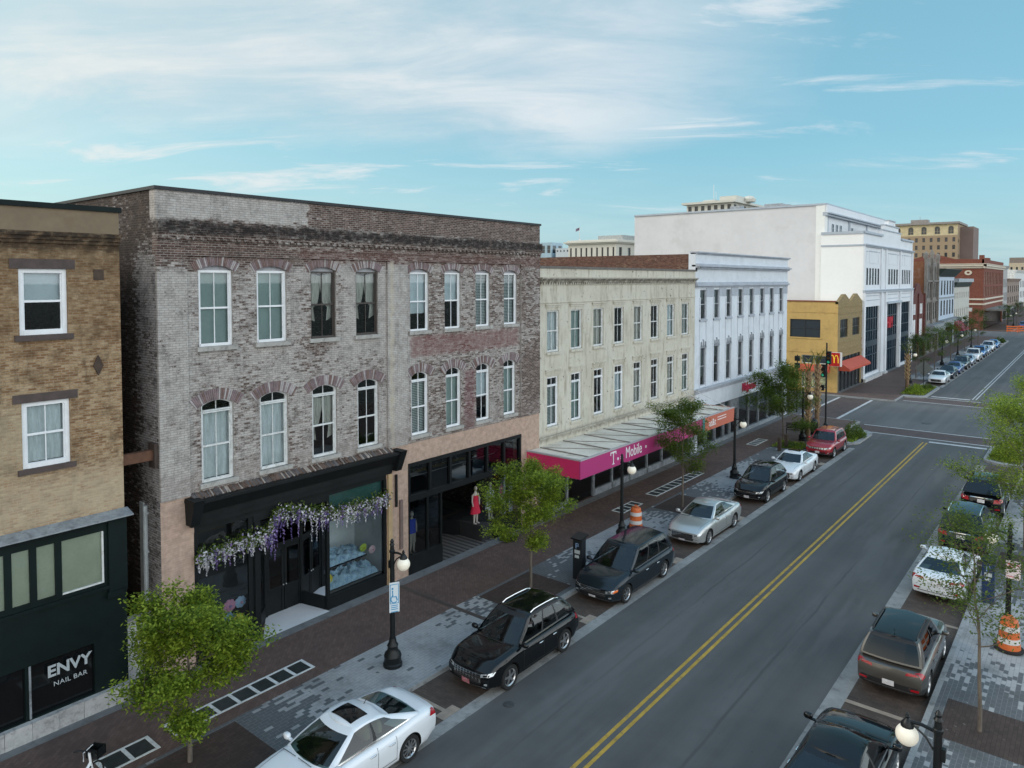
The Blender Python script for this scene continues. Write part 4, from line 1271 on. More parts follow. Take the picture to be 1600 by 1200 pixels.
k = MB(TX); k.box(41.85 - C0, AW1, AZ0, AZ1, AD - .06, AD); k.build('fascia', ORG, ao)
k = MB(TX); k.box(AW0, AW0 + .06, AZ0, AZ1, .02, AD - .06); k.build('fascia', flat('sunlit_magenta_fascia', (.62, .03, .13), .5), ao)  # end panel: warm light painted in as a pinker copy of the magenta
k = MB(TX); k.box(AW1 - .06, AW1, AZ0, AZ1, .02, AD - .06); k.build('fascia', ORG, ao)
k = MB(TX); k.box(AW0 - .02, AW1 + .02, AZ1 - .02, AZ1 + .05, AD - .08, AD + .03); k.box(AW0 - .02, AW0 + .1, AZ1 - .02, AZ1 + .05, .02, AD - .08); k.build('edge_trim', flat('grey_edge_trim', (.4, .38, .40), .5), ao)
for u in (AW1 - 1.6, AW1 - .3):
    k = MB(TX); k.tube([(u, AZ1 + 1.1, .02), (u, AZ1 + .03, AD - .4)], .02, 6); k.build('stay_rod', OLDWHITE, ao)
M = Mx.Translation((AD + .012, 31.0 - C0, 3.42)) @ TX
text_obj('sign_lettering', 'T', .86, LETW, ao, M, .006, sx=.80)
k = MB(TX)
for u in (31.45, 31.75, 34.35): k.ell((u - C0, 3.30 if u < 34 else 3.40, AD + .008), (.07, .07, .012), 0, .5, 8, 5)
k.box(30.90 - C0, 31.10 - C0, 3.10, 3.15, AD, AD + .015); k.box(30.72 - C0, 30.78 - C0, 3.58, 3.74, AD, AD + .015); k.box(31.22 - C0, 31.28 - C0, 3.58, 3.74, AD, AD + .015)
k.build('sign_lettering', LETW, ao)
M = Mx.Translation((AD + .012, 33.05 - C0, 3.42)) @ TX
text_obj('sign_lettering', 'Mobile', .80, LETW, ao, M, .006, sx=.78)
M = Mx.Translation((AD + .012, 42.95 - C0, 3.36)) @ TX
text_obj('sign_lettering', 'at&t', .62, LETW, ao, M, .006, sx=1.0)
k = MB(TX)
for z in (3.40, 3.56): k.box(43.75 - C0, 45.1 - C0, z, z + .045, AD, AD + .012)
k.build('sign_lettering', LETW, ao)

# ============ white pharmacy building on the corner ============
WP = mk('white_painted_facade', (.60, .645, .70), .65, var=.07, sc=.8, dirt=(.42, .46, .50), damt=.35)
WP2 = mk('grey_white_band', (.36, .395, .45), .7, var=.15, sc=1.2)
GREYFR = mk('grey_sash_frame', (.30, .32, .35), .6, var=.15); BLINDG = mk('dull_grey_blind', (.17, .19, .20), .8, var=.1)
W0 = 47.2; WW = 66.45 - W0
wb_ = thing('white_building', 'white painted corner building with tall slot windows and red pharmacy script sign', 'building', (XF, W0, 0))
uy = [48.52, 50.85, 53.10, 55.45, 57.76, 60.13, 62.42, 64.78]
ops = [(y - W0 - .48, y - W0 + .48, 9.5, 11.62) for y in uy] + [(y - W0 - .48, y - W0 + .48, 4.78, 7.5) for y in uy]
k = MB(TX); wall(k, 0, WW, 4.6, 11.75, ops, .30); k.box(0, WW, 12.15, 13.15, -.3, .02); k.box(0, WW, 13.45, 14.12, -.3, .03)
k.build('wall', WP, wb_)
k = MB(TX)
k.box(0, WW, 11.75, 11.87, -.25, .08); k.box(-.02, WW + .05, 11.87, 11.99, -.25, .2); k.box(0, WW, 11.99, 12.15, -.25, .1)
k.box(0, WW, 13.15, 13.24, -.25, .12); k.box(-.02, WW + .08, 13.24, 13.36, -.25, .36); k.box(0, WW, 13.36, 13.45, -.25, .2)
k.box(-.02, WW + .1, 14.12, 14.2, -.35, .14); k.box(-.04, WW + .14, 14.2, 14.29, -.38, .25)
for i in range(80):
    a = .08 + (WW - .16) * i / 80; k.box(a, a + .12, 13.10, 13.24, .12, .26)
k.build('cornice', WP2, wb_)
k = MB(TX)
ed = [0.0] + [(uy[i] + uy[i + 1]) / 2 - W0 for i in range(7)] + [WW]
for i, y in enumerate(uy):
    # grey panel band between window heads
    k = MB(TX)
    a, b = (y - W0 + .5, (uy[i + 1] - W0 - .5) if i < 7 else WW - .02)
    k.box(a, b, 11.1, 11.74, 0, .035); k.build('frieze_panel', WP2, wb_)
k = MB(TX)
for i, y in enumerate(uy):
    u = y - W0
    for s in (-.58, .50): k.box(u + s, u + s + .08, 4.7, 11.08, 0, .06)
    k.box(u - .5, u + .5, 7.62, 8.0, 0, .04)
k.build('window_strip', WP, wb_)
for i, y in enumerate(uy):
    u = y - W0
    window(wb_, TX, u - .48, u + .48, 9.5, 11.62, w=-.10, fr=GREYFR, cover='shade', cmat=BLINDG, open_frac=(.35, .9, .5, .3, 1, .4, .7, .5)[i], sill=WP2, ft=.05, mv=0)
    window(wb_, TX, u - .48, u + .48, 4.78, 7.5, w=-.10, fr=GREYFR, cover='shade', cmat=BLINDG, open_frac=(.8, .3, .6, .4, .3, .9, .5, .4)[i], sill=None, ft=.05, mv=0)
    k = MB(TX)   # dark crest of three prongs over the lower window
    for s in (-.34, 0, .34):
        k.hexa([(u + s - .045, 7.5, .0), (u + s + .045, 7.5, .0), (u + s + .045, 7.5, .13), (u + s - .045, 7.5, .13), (u + s - .04, 7.92 + (.16 if s == 0 else 0), .0), (u + s + .04, 7.92 + (.16 if s == 0 else 0), .0), (u + s + .04, 7.92 + (.16 if s == 0 else 0), .09), (u + s - .04, 7.92 + (.16 if s == 0 else 0), .09)])
    k.box(u - .46, u + .46, 7.46, 7.56, 0, .1)
    k.build('window_crest', mk('dark_grey_crest', (.24, .26, .29), .7) if i == 0 else bpy.data.materials['dark_grey_crest'], wb_)
k = MB(TX)
k.box(0, WW, 4.28, 4.6, -.2, .16); k.box(0, WW, 4.5, 4.66, .16, .3); k.build('string_course', WP2, wb_)
k = MB(TX); k.box(0, WW, 3.12, 4.28, -.2, .1); k.box(WW - .95, WW, .0, 3.12, -.6, .08); k.box(0, .4, 0, 3.12, -.3, .08); k.build('sign_band', WP, wb_)
RED = flat('red_sign_letters', (.55, .01, .06), .4)
M = Mx.Translation((.16, 57.0 - W0, 3.78)) @ TX
text_obj('sign_lettering', 'Walgreens', .92, RED, wb_, M, .03, shear=.35, sx=.74, bold=.012)
k = MB(TX)
k.box(.4, WW - .95, .0, .42, -.25, .02)
for u in (.45, 2.0, 3.6, 5.2, 6.4, 8.0, 10.2, 12.4, 14.6, 16.6, WW - 1.0): k.box(u - .05, u + .05, .42, 3.12, -.2, .04)
k.box(6.4, 8.0, 2.3, 3.12, -.2, .02)
sh = k.build('shopfront', GALV, wb_)
k = MB(TX); k.poly([(.4, .42, -.1), (WW - .95, .42, -.1), (WW - .95, 3.12, -.1), (.4, 3.12, -.1)]); k.build('pane', GLASSD, sh)
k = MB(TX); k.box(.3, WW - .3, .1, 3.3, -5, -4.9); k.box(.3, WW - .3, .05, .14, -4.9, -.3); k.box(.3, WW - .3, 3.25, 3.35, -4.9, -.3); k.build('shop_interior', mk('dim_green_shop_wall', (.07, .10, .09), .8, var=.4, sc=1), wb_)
DKB = brickmat('old_brown_brick', (.10, .045, .032), (.17, .075, .055), (.16, .12, .10), wash=(.30, .23, .16), wamt=.32, samt=.45, bw=.25, bh=.09).mat
shell(wb_, [DKB], 0, WW, 14.12, 22, roofz=13.5, right=False)
k = MB(); k.box(-22, -.02, WW - .3, WW, 0, 14.12); k.build('side_wall', WP, wb_)
k = MB(); k.box(-.5, .02, -.02, .28, 12.9, 14.25); k.build('corner_pier', WP, wb_)
# ------------------------------------------------------------------ far buildings
YEL = mk('yellow_render', (.52, .345, .12), .8, var=.12, sc=.6, dirt=(.36, .23, .09), damt=.55)
YELF = brickmat('shaded_tan_brick', (.27, .20, .095), (.34, .255, .125), (.26, .2, .12), wash=(.36, .28, .15), wamt=.4, bw=.24, bh=.08, samt=.3).mat  # tan brick front; part of its darker tone is shade in the colour
XQ = -21.6
Y0 = 82.3
yb = thing('yellow_building', 'two storey yellow rendered corner building with red awnings and a golden arch sign', 'building', (XQ, Y0, 0))
YW = 10.2; YD = 17
front = MB(TX)
fo = [(.95, 4.0, 6.0, 8.0), (6.0, 9.1, 6.0, 8.0), (.5, 9.6, .14, 3.9)]
wall(front, 0, YW, 0, 9.7, fo, .25)
for c in (2.55, 7.5):
    front.prism([(c - 2.4, 9.7), (c + 2.4, 9.7), (c + 2.4, 9.95), (c + .35, 10.75), (c - .35, 10.75), (c - 2.4, 9.95)], -.3, 0)
front.box(4.95, 5.1, 9.7, 9.95, -.3, 0); front.box(0, .15, 9.7, 9.95, -.3, 0); front.box(9.9, YW, 9.7, 9.95, -.3, 0)
for z in (9.3, 8.6, 5.4, 4.6): front.box(0, YW, z, z + .09, 0, .05)
front.box(0, YW, 3.9, 4.25, 0, .08)
front.build('front_wall', YELF, yb)
k = MB(TYB)
so = [(-5.05, -1.8, 6.0, 7.98), (-3.75, -2.45, 3.15, 4.05), (-2.35, -1.0, 3.15, 4.05), (-3.7, -1.0, .45, 2.5)]
wall(k, -YD, .0, 0, 9.95, so, .25)
k.box(-YD, 0, 8.75, 8.82, 0, .04); k.box(-YD, 0, 4.35, 4.42, 0, .04); k.box(-5.2, -1.65, 5.85, 6.0, -.1, .06); k.box(-YD, 0, .0, .3, 0, .06)
k.build('side_wall', YEL, yb)
k = MB(TYB); k.box(-YD, -.3, 9.95, 10.06, -.4, .1); k.build('coping', mk('red_clay_tile', (.22, .06, .035), .8, var=.35, sc=4), yb)
k = MB(); k.box(-YD, -.3, .3, YW, 8.9, 9.1); k.build('roof', mk('pale_roof', (.5, .5, .5), .8, var=.1), yb)
k = MB(); k.box(-YD, -YD + .3, .3, YW, 0, 9.5); k.box(-YD, -.3, YW - .3, YW, 0, 9.5); k.build('back_wall', YEL, yb)
DF = flat('dark_window_frame', (.03, .03, .033), .4)
for (a, b, c, d) in so[:3]: fwin(yb, TYB, a, b, c, d, DF if c > 5 else OLDWHITE, mv=0 if c < 5 else 1, rail=c > 5, w=-.15)
for (a, b, c, d) in fo[:2]: fwin(yb, TX, a, b, c, d, DF, mv=3, rail=True, w=-.15)
o = fwin(yb, TYB, *so[3], OLDWHITE, mv=1, rail=False, w=-.15)
POST = mk('window_poster', (.35, .38, .22), .6, var=.8, sc=2.2, dirt=(.08, .14, .28), damt=.8)
k = MB(TYB); k.box(-3.55, -2.45, .6, 2.3, -.16, -.125); k.box(-2.25, -1.15, .6, 2.3, -.16, -.125); k.build('poster', POST, o)
k = MB(TX)
for u in (.5, 1.9, 3.4, 4.9, 6.4, 8.0, 9.55): k.box(u, u + .1, .14, 3.9, -.2, -.05)
k.box(.5, 9.6, 2.7, 2.8, -.2, -.05)
sf_ = k.build('shopfront', DF, yb)
k = MB(TX); k.poly([(.5, .14, -.14), (9.6, .14, -.14), (9.6, 3.9, -.14), (.5, 3.9, -.14)]); k.build('pane', FARGLASS, sf_)
REDA = mk('red_awning_canvas', (.46, .075, .04), .7, var=.12, sc=1.5)
def awning(root, T, a, b, z0, z1, out, mat, drop=.22):
    k = MB(T)
    n = max(2, int((b - a) / .6))
    for i in range(n):
        u, v = a + (b - a) * i / n, a + (b - a) * (i + 1) / n
        k.hexa([(u, z0, out - .02), (v, z0, out - .02), (v, z1 - .03, .02), (u, z1 - .03, .02), (u, z0, out), (v, z0, out), (v, z1, .02), (u, z1, .02)])
        k.box(u, v - .02, z0 - drop, z0, out - .02, out)
    for u in (a, b):
        k.poly([(u, z0 - drop, out), (u, z0, out), (u, z1, .0), (u, z0 - drop, 0)])
    return k.build('awning', mat, root)
awning(yb, TX, .6, 9.9, 2.7, 3.45, 1.1, REDA)
awning(yb, TYB, -3.85, -.75, 2.5, 3.05, .8, REDA)
# arch sign on the corner
SRED = flat('sign_red', (.42, .012, .01), .4); SGOLD = flat('sign_gold', (.85, .52, .03), .4, emit=(1, .6, .05), es=.1)
k = MB(); k.box(-.75, .55, -.55, -.25, 3.05, 4.55); sg = k.build('arch_sign', flat('sign_white_edge', (.65, .62, .60), .5), yb)
k = MB(); k.box(-.72, .40, -.575, -.55, 3.08, 4.52); k.build('sign_face', SRED, sg)
k = MB()
for cx in (-.37, .05):
    pts = [(cx + .20 * cos(PI - PI * i / 14) if True else 0, -.60, 3.42 + .82 * max(0, sin(PI * i / 14)) ** .75) for i in range(15)]
    k.tube(pts, [.05] + [.045] * 13 + [.05], 8)
k.build('arch_mark', SGOLD, sg, smooth=50)
k = MB(); k.box(-.2, .0, -.25, .0, 3.7, 3.85); k.build('bracket', BLACKM, sg)

# white department store: lower front block with stepped gable, tall block behind
Y1 = 92.62
WT = mk('store_white_paint', (.66, .69, .73), .6, var=.05, sc=.4, dirt=(.55, .57, .60), damt=.3)
WT2 = mk('store_shadow_moulding', (.38, .43, .49), .7, var=.1)
WTW = mk('store_warm_white', (.60, .605, .625), .7, var=.05, sc=.25, dirt=(.50, .50, .51), damt=.5)
st = thing('department_store', 'white department store with stepped gable front and tall dark blue glazed bays', 'building', (XQ, Y1, 0))
SW = 29.0
def su(y): return y - Y1
bays = [(su(93.7), su(101.1)), (su(104.6), su(112.4)), (su(113.6), su(120.6))]
ops = [(bays[0][0], bays[0][1], .9, 9.05), (bays[1][0], bays[1][1], .14, 9.2), (bays[2][0], bays[2][1], .5, 9.2)]
ug = [(su(93.9), su(101.0)), (su(104.0), su(112.0)), (su(114.2), su(120.5))]
for a, b in ug:
    for i in range(5):
        w = (b - a) / 5
        ops.append((a + w * i + .22, a + w * (i + 1) - .22, 11.7, 13.75))
k = MB(TX)
wall(k, 0, SW, 0, 18, ops, .35)
g0, g1 = su(101.9), su(113.2)
k.prism([(g0, 18), (g1, 18), (g1, 18.7), (g1 - 1.6, 18.7), (g1 - 1.6, 19.4), (g1 - 3.6, 19.5), (g1 - 3.8, 20.1), (g0 + 3.8, 20.1), (g0 + 3.6, 19.5), (g0 + 1.6, 19.4), (g0 + 1.6, 18.7), (g0, 18.7)], -.5, .0)
for u in (0, su(101.3), su(103.0) + .9, su(112.6), SW - .7):
    k.box(u, u + .7, .14, 10.75, 0, .22); k.box(u, u + .7, 11.1, 16.3, 0, .15)
k.build('front_wall', WT, st)
k = MB(TX)
k.box(0, SW, 10.75, 11.0, 0, .25); k.box(0, SW, 11.0, 11.1, 0, .35); k.box(0, SW, 16.3, 16.45, 0, .2); k.box(0, SW, 16.45, 16.6, 0, .34)
for a, b in ((0, g0), (g1, SW)): k.box(a, b, 17.85, 18.12, -.5, .2)
k.box(bays[1][0] - .4, bays[1][1] + .4, 9.2, 9.45, 0, .45)
for a, b in ug:
    k.box(a + 1.5, b - 1.5, 15.75, 15.85, 0, .06); k.box(a + .1, a + .8, 15.7, 15.8, 0, .06); k.box(b - .8, b - .1, 15.7, 15.8, 0, .06)
    k.box(a, b, 9.8, 9.88, 0, .05) ; k.box(a, b, 10.35, 10.43, 0, .05)
for z in (18.7, 19.4, 20.1): k.box(g0 - .05 + (1.6 if z > 19 else 0) + (2.2 if z > 20 else 0), g1 + .05 - (1.6 if z > 19 else 0) - (2.2 if z > 20 else 0), z, z + .14, -.55, .1)
k.build('moulding', WT2, st)
for a, b in ug:
    for (u, v) in ((a + .15, a + .75), (b - .75, b - .15), (a + 1.6, b - 1.6)):
        k = MB(TX); k.box(u, v, 14.35, 15.7, 0, .035); k.build('relief_panel', WT, st)
NAVY = mk('dark_blue_frame', (.012, .03, .05), .4, var=.3, sc=1)
for i, (a, b) in enumerate(bays):
    c = (.9, .14, .5)[i]
    k = MB(TX)
    n = 6
    for j in range(n + 1):
        u = a + (b - a) * j / n; k.box(u - .05, u + .05, c, 9.05, -.32, -.18)
    for z in (c, 3.0, 4.1, 6.0, 7.5): k.box(a, b, z, z + (.7 if z == 4.1 else .1), -.31, -.16)
    o = k.build('glazed_bay', NAVY, st)
    k = MB(TX); k.poly([(a, c, -.28), (b, c, -.28), (b, 9.2, -.28), (a, 9.2, -.28)]); k.build('pane', flat('blue_dark_glass_%d' % i, (.012, .03, .05), .08, 0, .7), o)
for a, b in ug:
    for i in range(5):
        w = (b - a) / 5
        fwin(st, TX, a + w * i + .22, a + w * (i + 1) - .22, 11.7, 13.75, NAVY, w=-.1, mv=0)
M = Mx.Translation((.06, su(105.9), 6.7)) @ TX
text_obj('sign_lettering', 'H&M', 2.2, flat('hm_red', (.55, .01, .03), .4), st, Mx.Translation((.12, su(106.6), 6.6)) @ TX, .04, sx=.75, shear=.2)
k = MB(TX); k.box(0, su(101.3), .0, .55, 0, .45); k.box(su(103), bays[1][0], 0, .4, 0, .4); k.build('base_plinth', mk('scratched_white_plinth', (.48, .49, .50), .8, var=.25, sc=2), st)
BWP = mk('bright_white_paint', (.78, .79, .79), .6, var=.03, sc=.4)
for a_ in (.004, SW - .354):
    k = MB(); k.box(-4.8, -.004, a_, a_ + .35, 0, 17.99); k.build('side_wall', BWP, st)
k = MB(); k.box(-4.8, -.0, -.1, .0, 17.8, 18.12); k.box(-4.8, -.0, -.07, 0, 16.35, 16.55); k.build('side_moulding', WT2, st)
k = MB(); k.box(-4.8, -.35, .35, SW - .35, 17.2, 17.4); k.build('roof', ROOFM, st)
# tall block
k = MB(); k.box(-31, -4.8, .7, 32, 0, 21.5); k.build('tall_block', WTW, st)
k = MB(); k.box(-5.6, -4.55, .55, 1.7, 0, 21.45); k.build('corner_pier', mk('bright_white_pier', (.76, .77, .76), .6, var=.03), st)
k = MB()
k.box(-4.8, -4.25, .5, 32.2, 20.2, 20.45); k.box(-4.8, -4.0, .5, 32.2, 20.45, 20.62); k.box(-31, -4.4, .55, 32.1, 21.5, 21.72)
for y in (1.7, 12.0, 21.5, 31.0): k.box(-4.8, -4.6, y, y + .6, 17, 20.2)
k.build('upper_moulding', WT2, st)
k = MB(); k.box(-4.8, -4.74, 2.3, 31, 17.1, 20.2); k.box(-4.8, -4.3, .6, 32, 20.62, 21.5); k.build('attic_wall', WT, st)
for y in (4.2, 6.0, 7.8, 13.5, 23.5, 25.2): fwin(st, TXo(-4.70), y, y + .7, 18.3, 19.4, WT2, w=.0, mv=0)
k = MB()
for x, y, w, d, h in ((-14, 6, 2.4, 1.5, .9), (-18, 4, 1.5, 1.2, .7), (-11.5, 5, 1.2, 1, .6), (-21, 5, 3, 1.5, .5)):
    k.box(x, x + w, y, y + d, 21.72, 21.72 + h)
k.build('roof_plant', GALV, st)

def farbuilding(name, label, x, y0, y1, depth, h, mat, floors, n, wmat, wh=.62, cornice=None, base=None, win_w=.5, side=None, cat='building', rise=0.0, ground=4.2, par=0.0, gl=None):
    """floors: list of (z0,z1); n windows across"""
    r = thing(name, label, cat, (x, y0, 0))
    w = y1 - y0
    ops = []
    for (a, b) in floors:
        for i in range(n):
            c = w * (i + .5) / n
            hw = w / n * win_w / 2
            ops.append((c - hw, c + hw, a, b, rise) if rise else (c - hw, c + hw, a, b))
    k = MB(TX)
    gop = [(.5, w - .5, .14, ground - .7)]
    wall(k, 0, w, 0, h, ops + gop, .3)
    k.build('front_wall', mat, r)
    k = MB(); k.box(-depth, -.004, .004, .35, 0, h + par - .004); k.build('side_wall', side or mat, r)
    k = MB(); k.box(-depth, -.004, w - .35, w - .004, 0, h - .004); k.build('side_wall', side or mat, r)
    k = MB(); k.box(-depth, -depth + .3, .35, w - .35, 0, h - .004); k.build('back_wall', side or mat, r)
    k = MB(); k.box(-depth, -.3, .35, w - .35, h - .7, h - .5); k.build('roof', ROOFM, r)
    for o in ops: fwin(r, TX, o[0], o[1], o[2], o[3], wmat, w=-.1, mv=0, rise=rise, gl=gl)
    if cornice:
        cm_, cz, ch, cw = cornice
        k = MB(TX); k.hexa([(-.1, cz, 0), (w + .1, cz, 0), (w + .1, cz, .15), (-.1, cz, .15), (-.1, cz + ch, 0), (w + .1, cz + ch, 0), (w + .1, cz + ch, cw), (-.1, cz + ch, cw)])
        k.box(-.12, w + .12, cz + ch, cz + ch + .12, -.3, cw + .05)
        k.build('cornice', cm_, r)
    k = MB(TX)
    for i in range(5):
        u = .5 + (w - 1) * i / 4; k.box(u - .08, u + .08, .14, ground - .7, -.25, -.1)
    k.box(.5, w - .5, .14, .6, -.25, -.08)
    o = k.build('shopfront', base or DF, r)
    k = MB(TX); k.poly([(.5, .5, -.2), (w - .5, .5, -.2), (w - .5, ground - .7, -.2), (.5, ground - .7, -.2)]); k.build('pane', FARGLASS, o)
    return r, w

DRB = mk('dark_red_brick_far', (.105, .030, .025), .85, var=.3, sc=2)
r1, w = farbuilding('ornate_building', 'narrow dark red building with curved ornate gable and white windows', -21.7, 121.75, 132.8, 14, 9.4, DRB, [(7.0, 8.6)], 2, WHITE, win_w=.42, gl=flat('white_blind_glass', (.6, .6, .62), .3))
k = MB(TX)
c = w / 2
k.prism([(0.3, 9.4), (w - .3, 9.4), (w - .5, 9.9), (c + 3.4, 10.0), (c + 2.3, 10.6)] + [(c + 2.0 * cos(PI * i / 10), 10.7 + 1.1 * sin(PI * i / 10)) for i in range(11)] + [(c - 2.3, 10.6), (c - 3.4, 10.0), (.5, 9.9)], -.35, 0)
for u in (.2, c - .3, w - .8): k.box(u, u + .6, .14, 10.2, 0, .18)
k.build('gable', DRB, r1)
for u in (1.2, 2.4, 6.5, 7.7):
    k = MB(TX); k.box(u, u + .9, 3.6, 6.2, -.2, .05); k.build('white_panel', WHITE, r1)
awn = MB(TX); awn.box(-.0, w, 3.2, 3.5, 0, 1.6); awn.build('canopy', BLACKM, r1)

GOTH = mk('gothic_grey_stone', (.20, .185, .17), .85, var=.18, sc=1.2, dirt=(.1, .09, .08), damt=.5)
ORB = mk('orange_brick_side', (.21, .085, .042), .85, var=.22, sc=1.5, dirt=(.26, .2, .16), damt=.6)
r2, w = farbuilding('gothic_building', 'tall grey stone gothic front with paired pointed arches and pinnacles', -21.7, 132.9, 144.0, 20, 15.3, GOTH, [(9.3, 11.8), (5.6, 8.5)], 6, DF, win_w=.5, side=ORB, base=GOTH)
k = MB(TX)
for c in (w * .27, w * .73):
    for s in (-1.4, 1.4): k.box(c + s - .12, c + s + .12, 12.2, 13.3, 0, .12)
    pts = [(c - 1.5 + 3.0 * i / 12, 13.3 + 1.5 * (1 - abs(2 * i / 12 - 1) ** 1.6)) for i in range(13)]
    k.tube([(p[0], p[1], .06) for p in pts], .12, 5)
for u in (0, w * .5, w): k.box(u - .3, u + .3, .14, 15.8, -.1, .3)
k.box(0, w, 12.0, 12.25, 0, .3); k.box(0, w, 8.7, 8.9, 0, .2)
for u in (0, w * .5, w):
    k.box(u - .35, u + .35, 15.8, 16.6, -.3, .35)
    tz = 17.4 if u == w * .5 else 16.9
    k.hexa([(u - .35, 16.6, -.3), (u + .35, 16.6, -.3), (u + .35, 16.6, .35), (u - .35, 16.6, .35), (u - .1, tz, -.05), (u + .1, tz, -.05), (u + .1, tz, .1), (u - .1, tz, .1)])
for i in range(5): k.box(.6 + i * 2.1, 1.5 + i * 2.1, 15.3, 15.9, -.3, 0)
k.build('gothic_tracery', GOTH, r2)
k = MB(TX)
for c in (w * .27, w * .73):
    Q = [(c - 1.2 + 2.4 * i / 10, 13.2 + 1.1 * (1 - abs(2 * i / 10 - 1) ** 1.6)) for i in range(11)]
    k.poly([(c - 1.2, 12.3, .015), (c + 1.2, 12.3, .015)] + [(p[0], p[1], .015) for p in Q[::-1]])
k.build('arched_recess', mk('recess_stone', (.12, .11, .10), .85), r2)
k = MB(TX); k.box(0, w, 3.6, 5.0, 0, 1.4); k.build('canopy', GALV, r2)

PALEB = mk('pale_blue_paint', (.42, .50, .60), .6, var=.06, sc=.6)
DGC = flat('dark_green_cornice', (.02, .035, .03), .6)
r3, w = farbuilding('italianate_building', 'pale blue two bay building with heavy dark green cornice', -21.7, 144.1, 163.4, 18, 14.2, PALEB, [(9.6, 12.2), (5.9, 8.6)], 6, DF, win_w=.55, cornice=(DGC, 12.9, 1.3, 1.3), side=PALEB)
k = MB(TX); k.box(0, w, 4.6, 5.2, 0, 1.2); k.box(0, w, 9.0, 9.2, 0, .2); k.build('canopy', mk('grey_canopy', (.22, .24, .26), .6), r3)
CREAMF = mk('far_cream_paint', (.46, .46, .42), .7, var=.08, sc=.6)
r4, w = farbuilding('cream_building', 'plain cream building with grey dentil cornice beside the red corner block', -21.7, 163.5, 184.8, 18, 12.5, CREAMF, [(8.6, 9.9), (4.9, 6.6)], 8, CREAMF, win_w=.35, cornice=(DGC, 10.9, .8, .5), side=CREAMF)
k = MB(TX); k.box(-.1, w + .1, 11.9, 12.6, 0, .8); k.build('fascia', mk('far_grey_fascia', (.33, .37, .40), .7), r4)
awning(r4, TX, 1, 9, 2.6, 4.2, 1.6, mk('crimson_awning', (.25, .02, .05), .7))

RB = brickmat('red_corner_brick', (.17, .052, .036), (.23, .078, .052), (.2, .11, .09), wash=(.24, .11, .08), wamt=.3, bw=.4, bh=.14).mat
Y5 = 209.5
CT = mk('cream_terracotta', (.55, .50, .42), .7, var=.08)
r5 = thing('corner_block', 'large red brick corner block with cream bands and a round oculus window', 'building', (-21.7, Y5, 0))
k = MB(TX)
w5 = 47.0
fl = [(11.2, 14.3), (8.3, 10.6)]
ops = []
for a, b in fl:
    for i in range(12):
        c = 3.4 + i * 3.6; ops.append((c - .95, c + .95, a, b))
wall(k, 0, w5, 0, 16.4, ops + [(1.5, w5 - 1.5, .14, 4.2)], .3)
k.build('front_wall', RB, r5)
for o in ops: fwin(r5, TX, *o, CT, w=-.2, mv=1)
k = MB(TYB)
so = [(-15.5 + i * 1.9, -14.2 + i * 1.9, 11.2, 13.2) for i in range(5)] + [(-9.5, -6.6, 8.4, 10.6), (-9.8, -6.4, 4.6, 5.6), (-5.9, -2.2, 4.6, 5.6)]
wall(k, -26, 0, 0, 16.4, so, .3)
k.build('side_wall', RB, r5)
for o in so: fwin(r5, TYB, *o, WHITE, w=-.2, mv=2 if o[1] - o[0] > 2 else 1, gl=flat('pale_glass', (.5, .55, .55), .2) if o[2] < 9 else FARGLASS)
k = MB(TYB); k.prism([(-26, 16.4), (0, 16.4), (0, 17.4), (-6, 17.5), (-9, 18.4), (-11, 18.9), (-13, 18.4), (-16, 17.5), (-26, 17.4)], -.4, 0); k.build('parapet', RB, r5)
k = MB(TX); k.box(0, w5, 16.4, 17.4, -.4, 0); k.box(.0, 1.4, 17.4, 18.4, -1, 0); k.box(20, 24, 17.4, 18.2, -3, -1); k.build('parapet', RB, r5)
for T, a, b in ((TX, -.6, w5), (TYB, -26, .6)):
    k = MB(T)
    k.box(a, b, 15.7, 16.2, 0, .6); k.box(a, b, 15.2, 15.7, 0, .25); k.box(a, b, 7.4, 7.8, 0, .25); k.box(a, b, 6.2, 6.6, 0, .15)
    k.box(a, b, 16.2, 16.35, 0, .75)
    k.build('cornice', CT, r5)
k2 = MB(TYB)
rows = []
for rr_, ww in ((.28, .03), (.34, .16), (.66, .16), (.72, 0)):
    rows.append([(-3.2 + rr_ * 1.15 * cos(2 * PI * i / 20), 14.1 + rr_ * .85 * sin(2 * PI * i / 20), ww) for i in range(20)])
k2.grid(rows, 0, cu=True); k2.build('oculus', CT, r5)
k = MB(TX); k.box(4, 36, 4.7, 5.1, 0, 4.0); k.build('canopy', mk('grey_flat_canopy', (.2, .2, .19), .7), r5)
k = MB(); k.box(-26, -.4, .4, w5, 15.6, 15.8); k.box(-26, -25.6, .3, w5, 0, 16); k.build('roof', ROOFM, r5)
for i, (nm, lab, a, b, h, mt) in enumerate((('narrow_building', 'narrow pale grey building beyond the red corner block', 256.7, 269.0, 16.6, mk('far_grey', (.36, .36, .36), .8)),
                                            ('brown_building', 'brownish stone building far down the street', 269.2, 313.0, 12.8, mk('far_brown', (.24, .18, .15), .8)),
                                            ('white_far_building', 'white building at the far end of the street', 313.2, 356.0, 16.0, mk('far_white', (.6, .62, .62), .8)))):
    farbuilding(nm, lab, -21.7 if i < 2 else -23, a, b, 20, h, mt, [(h - 6.5, h - 4), (h - 10.5, h - 8)] if h > 14 else [(8.3, 10.5), (5, 7)], 6, DF, win_w=.4, cornice=(mt, h - 1, .8, .6))

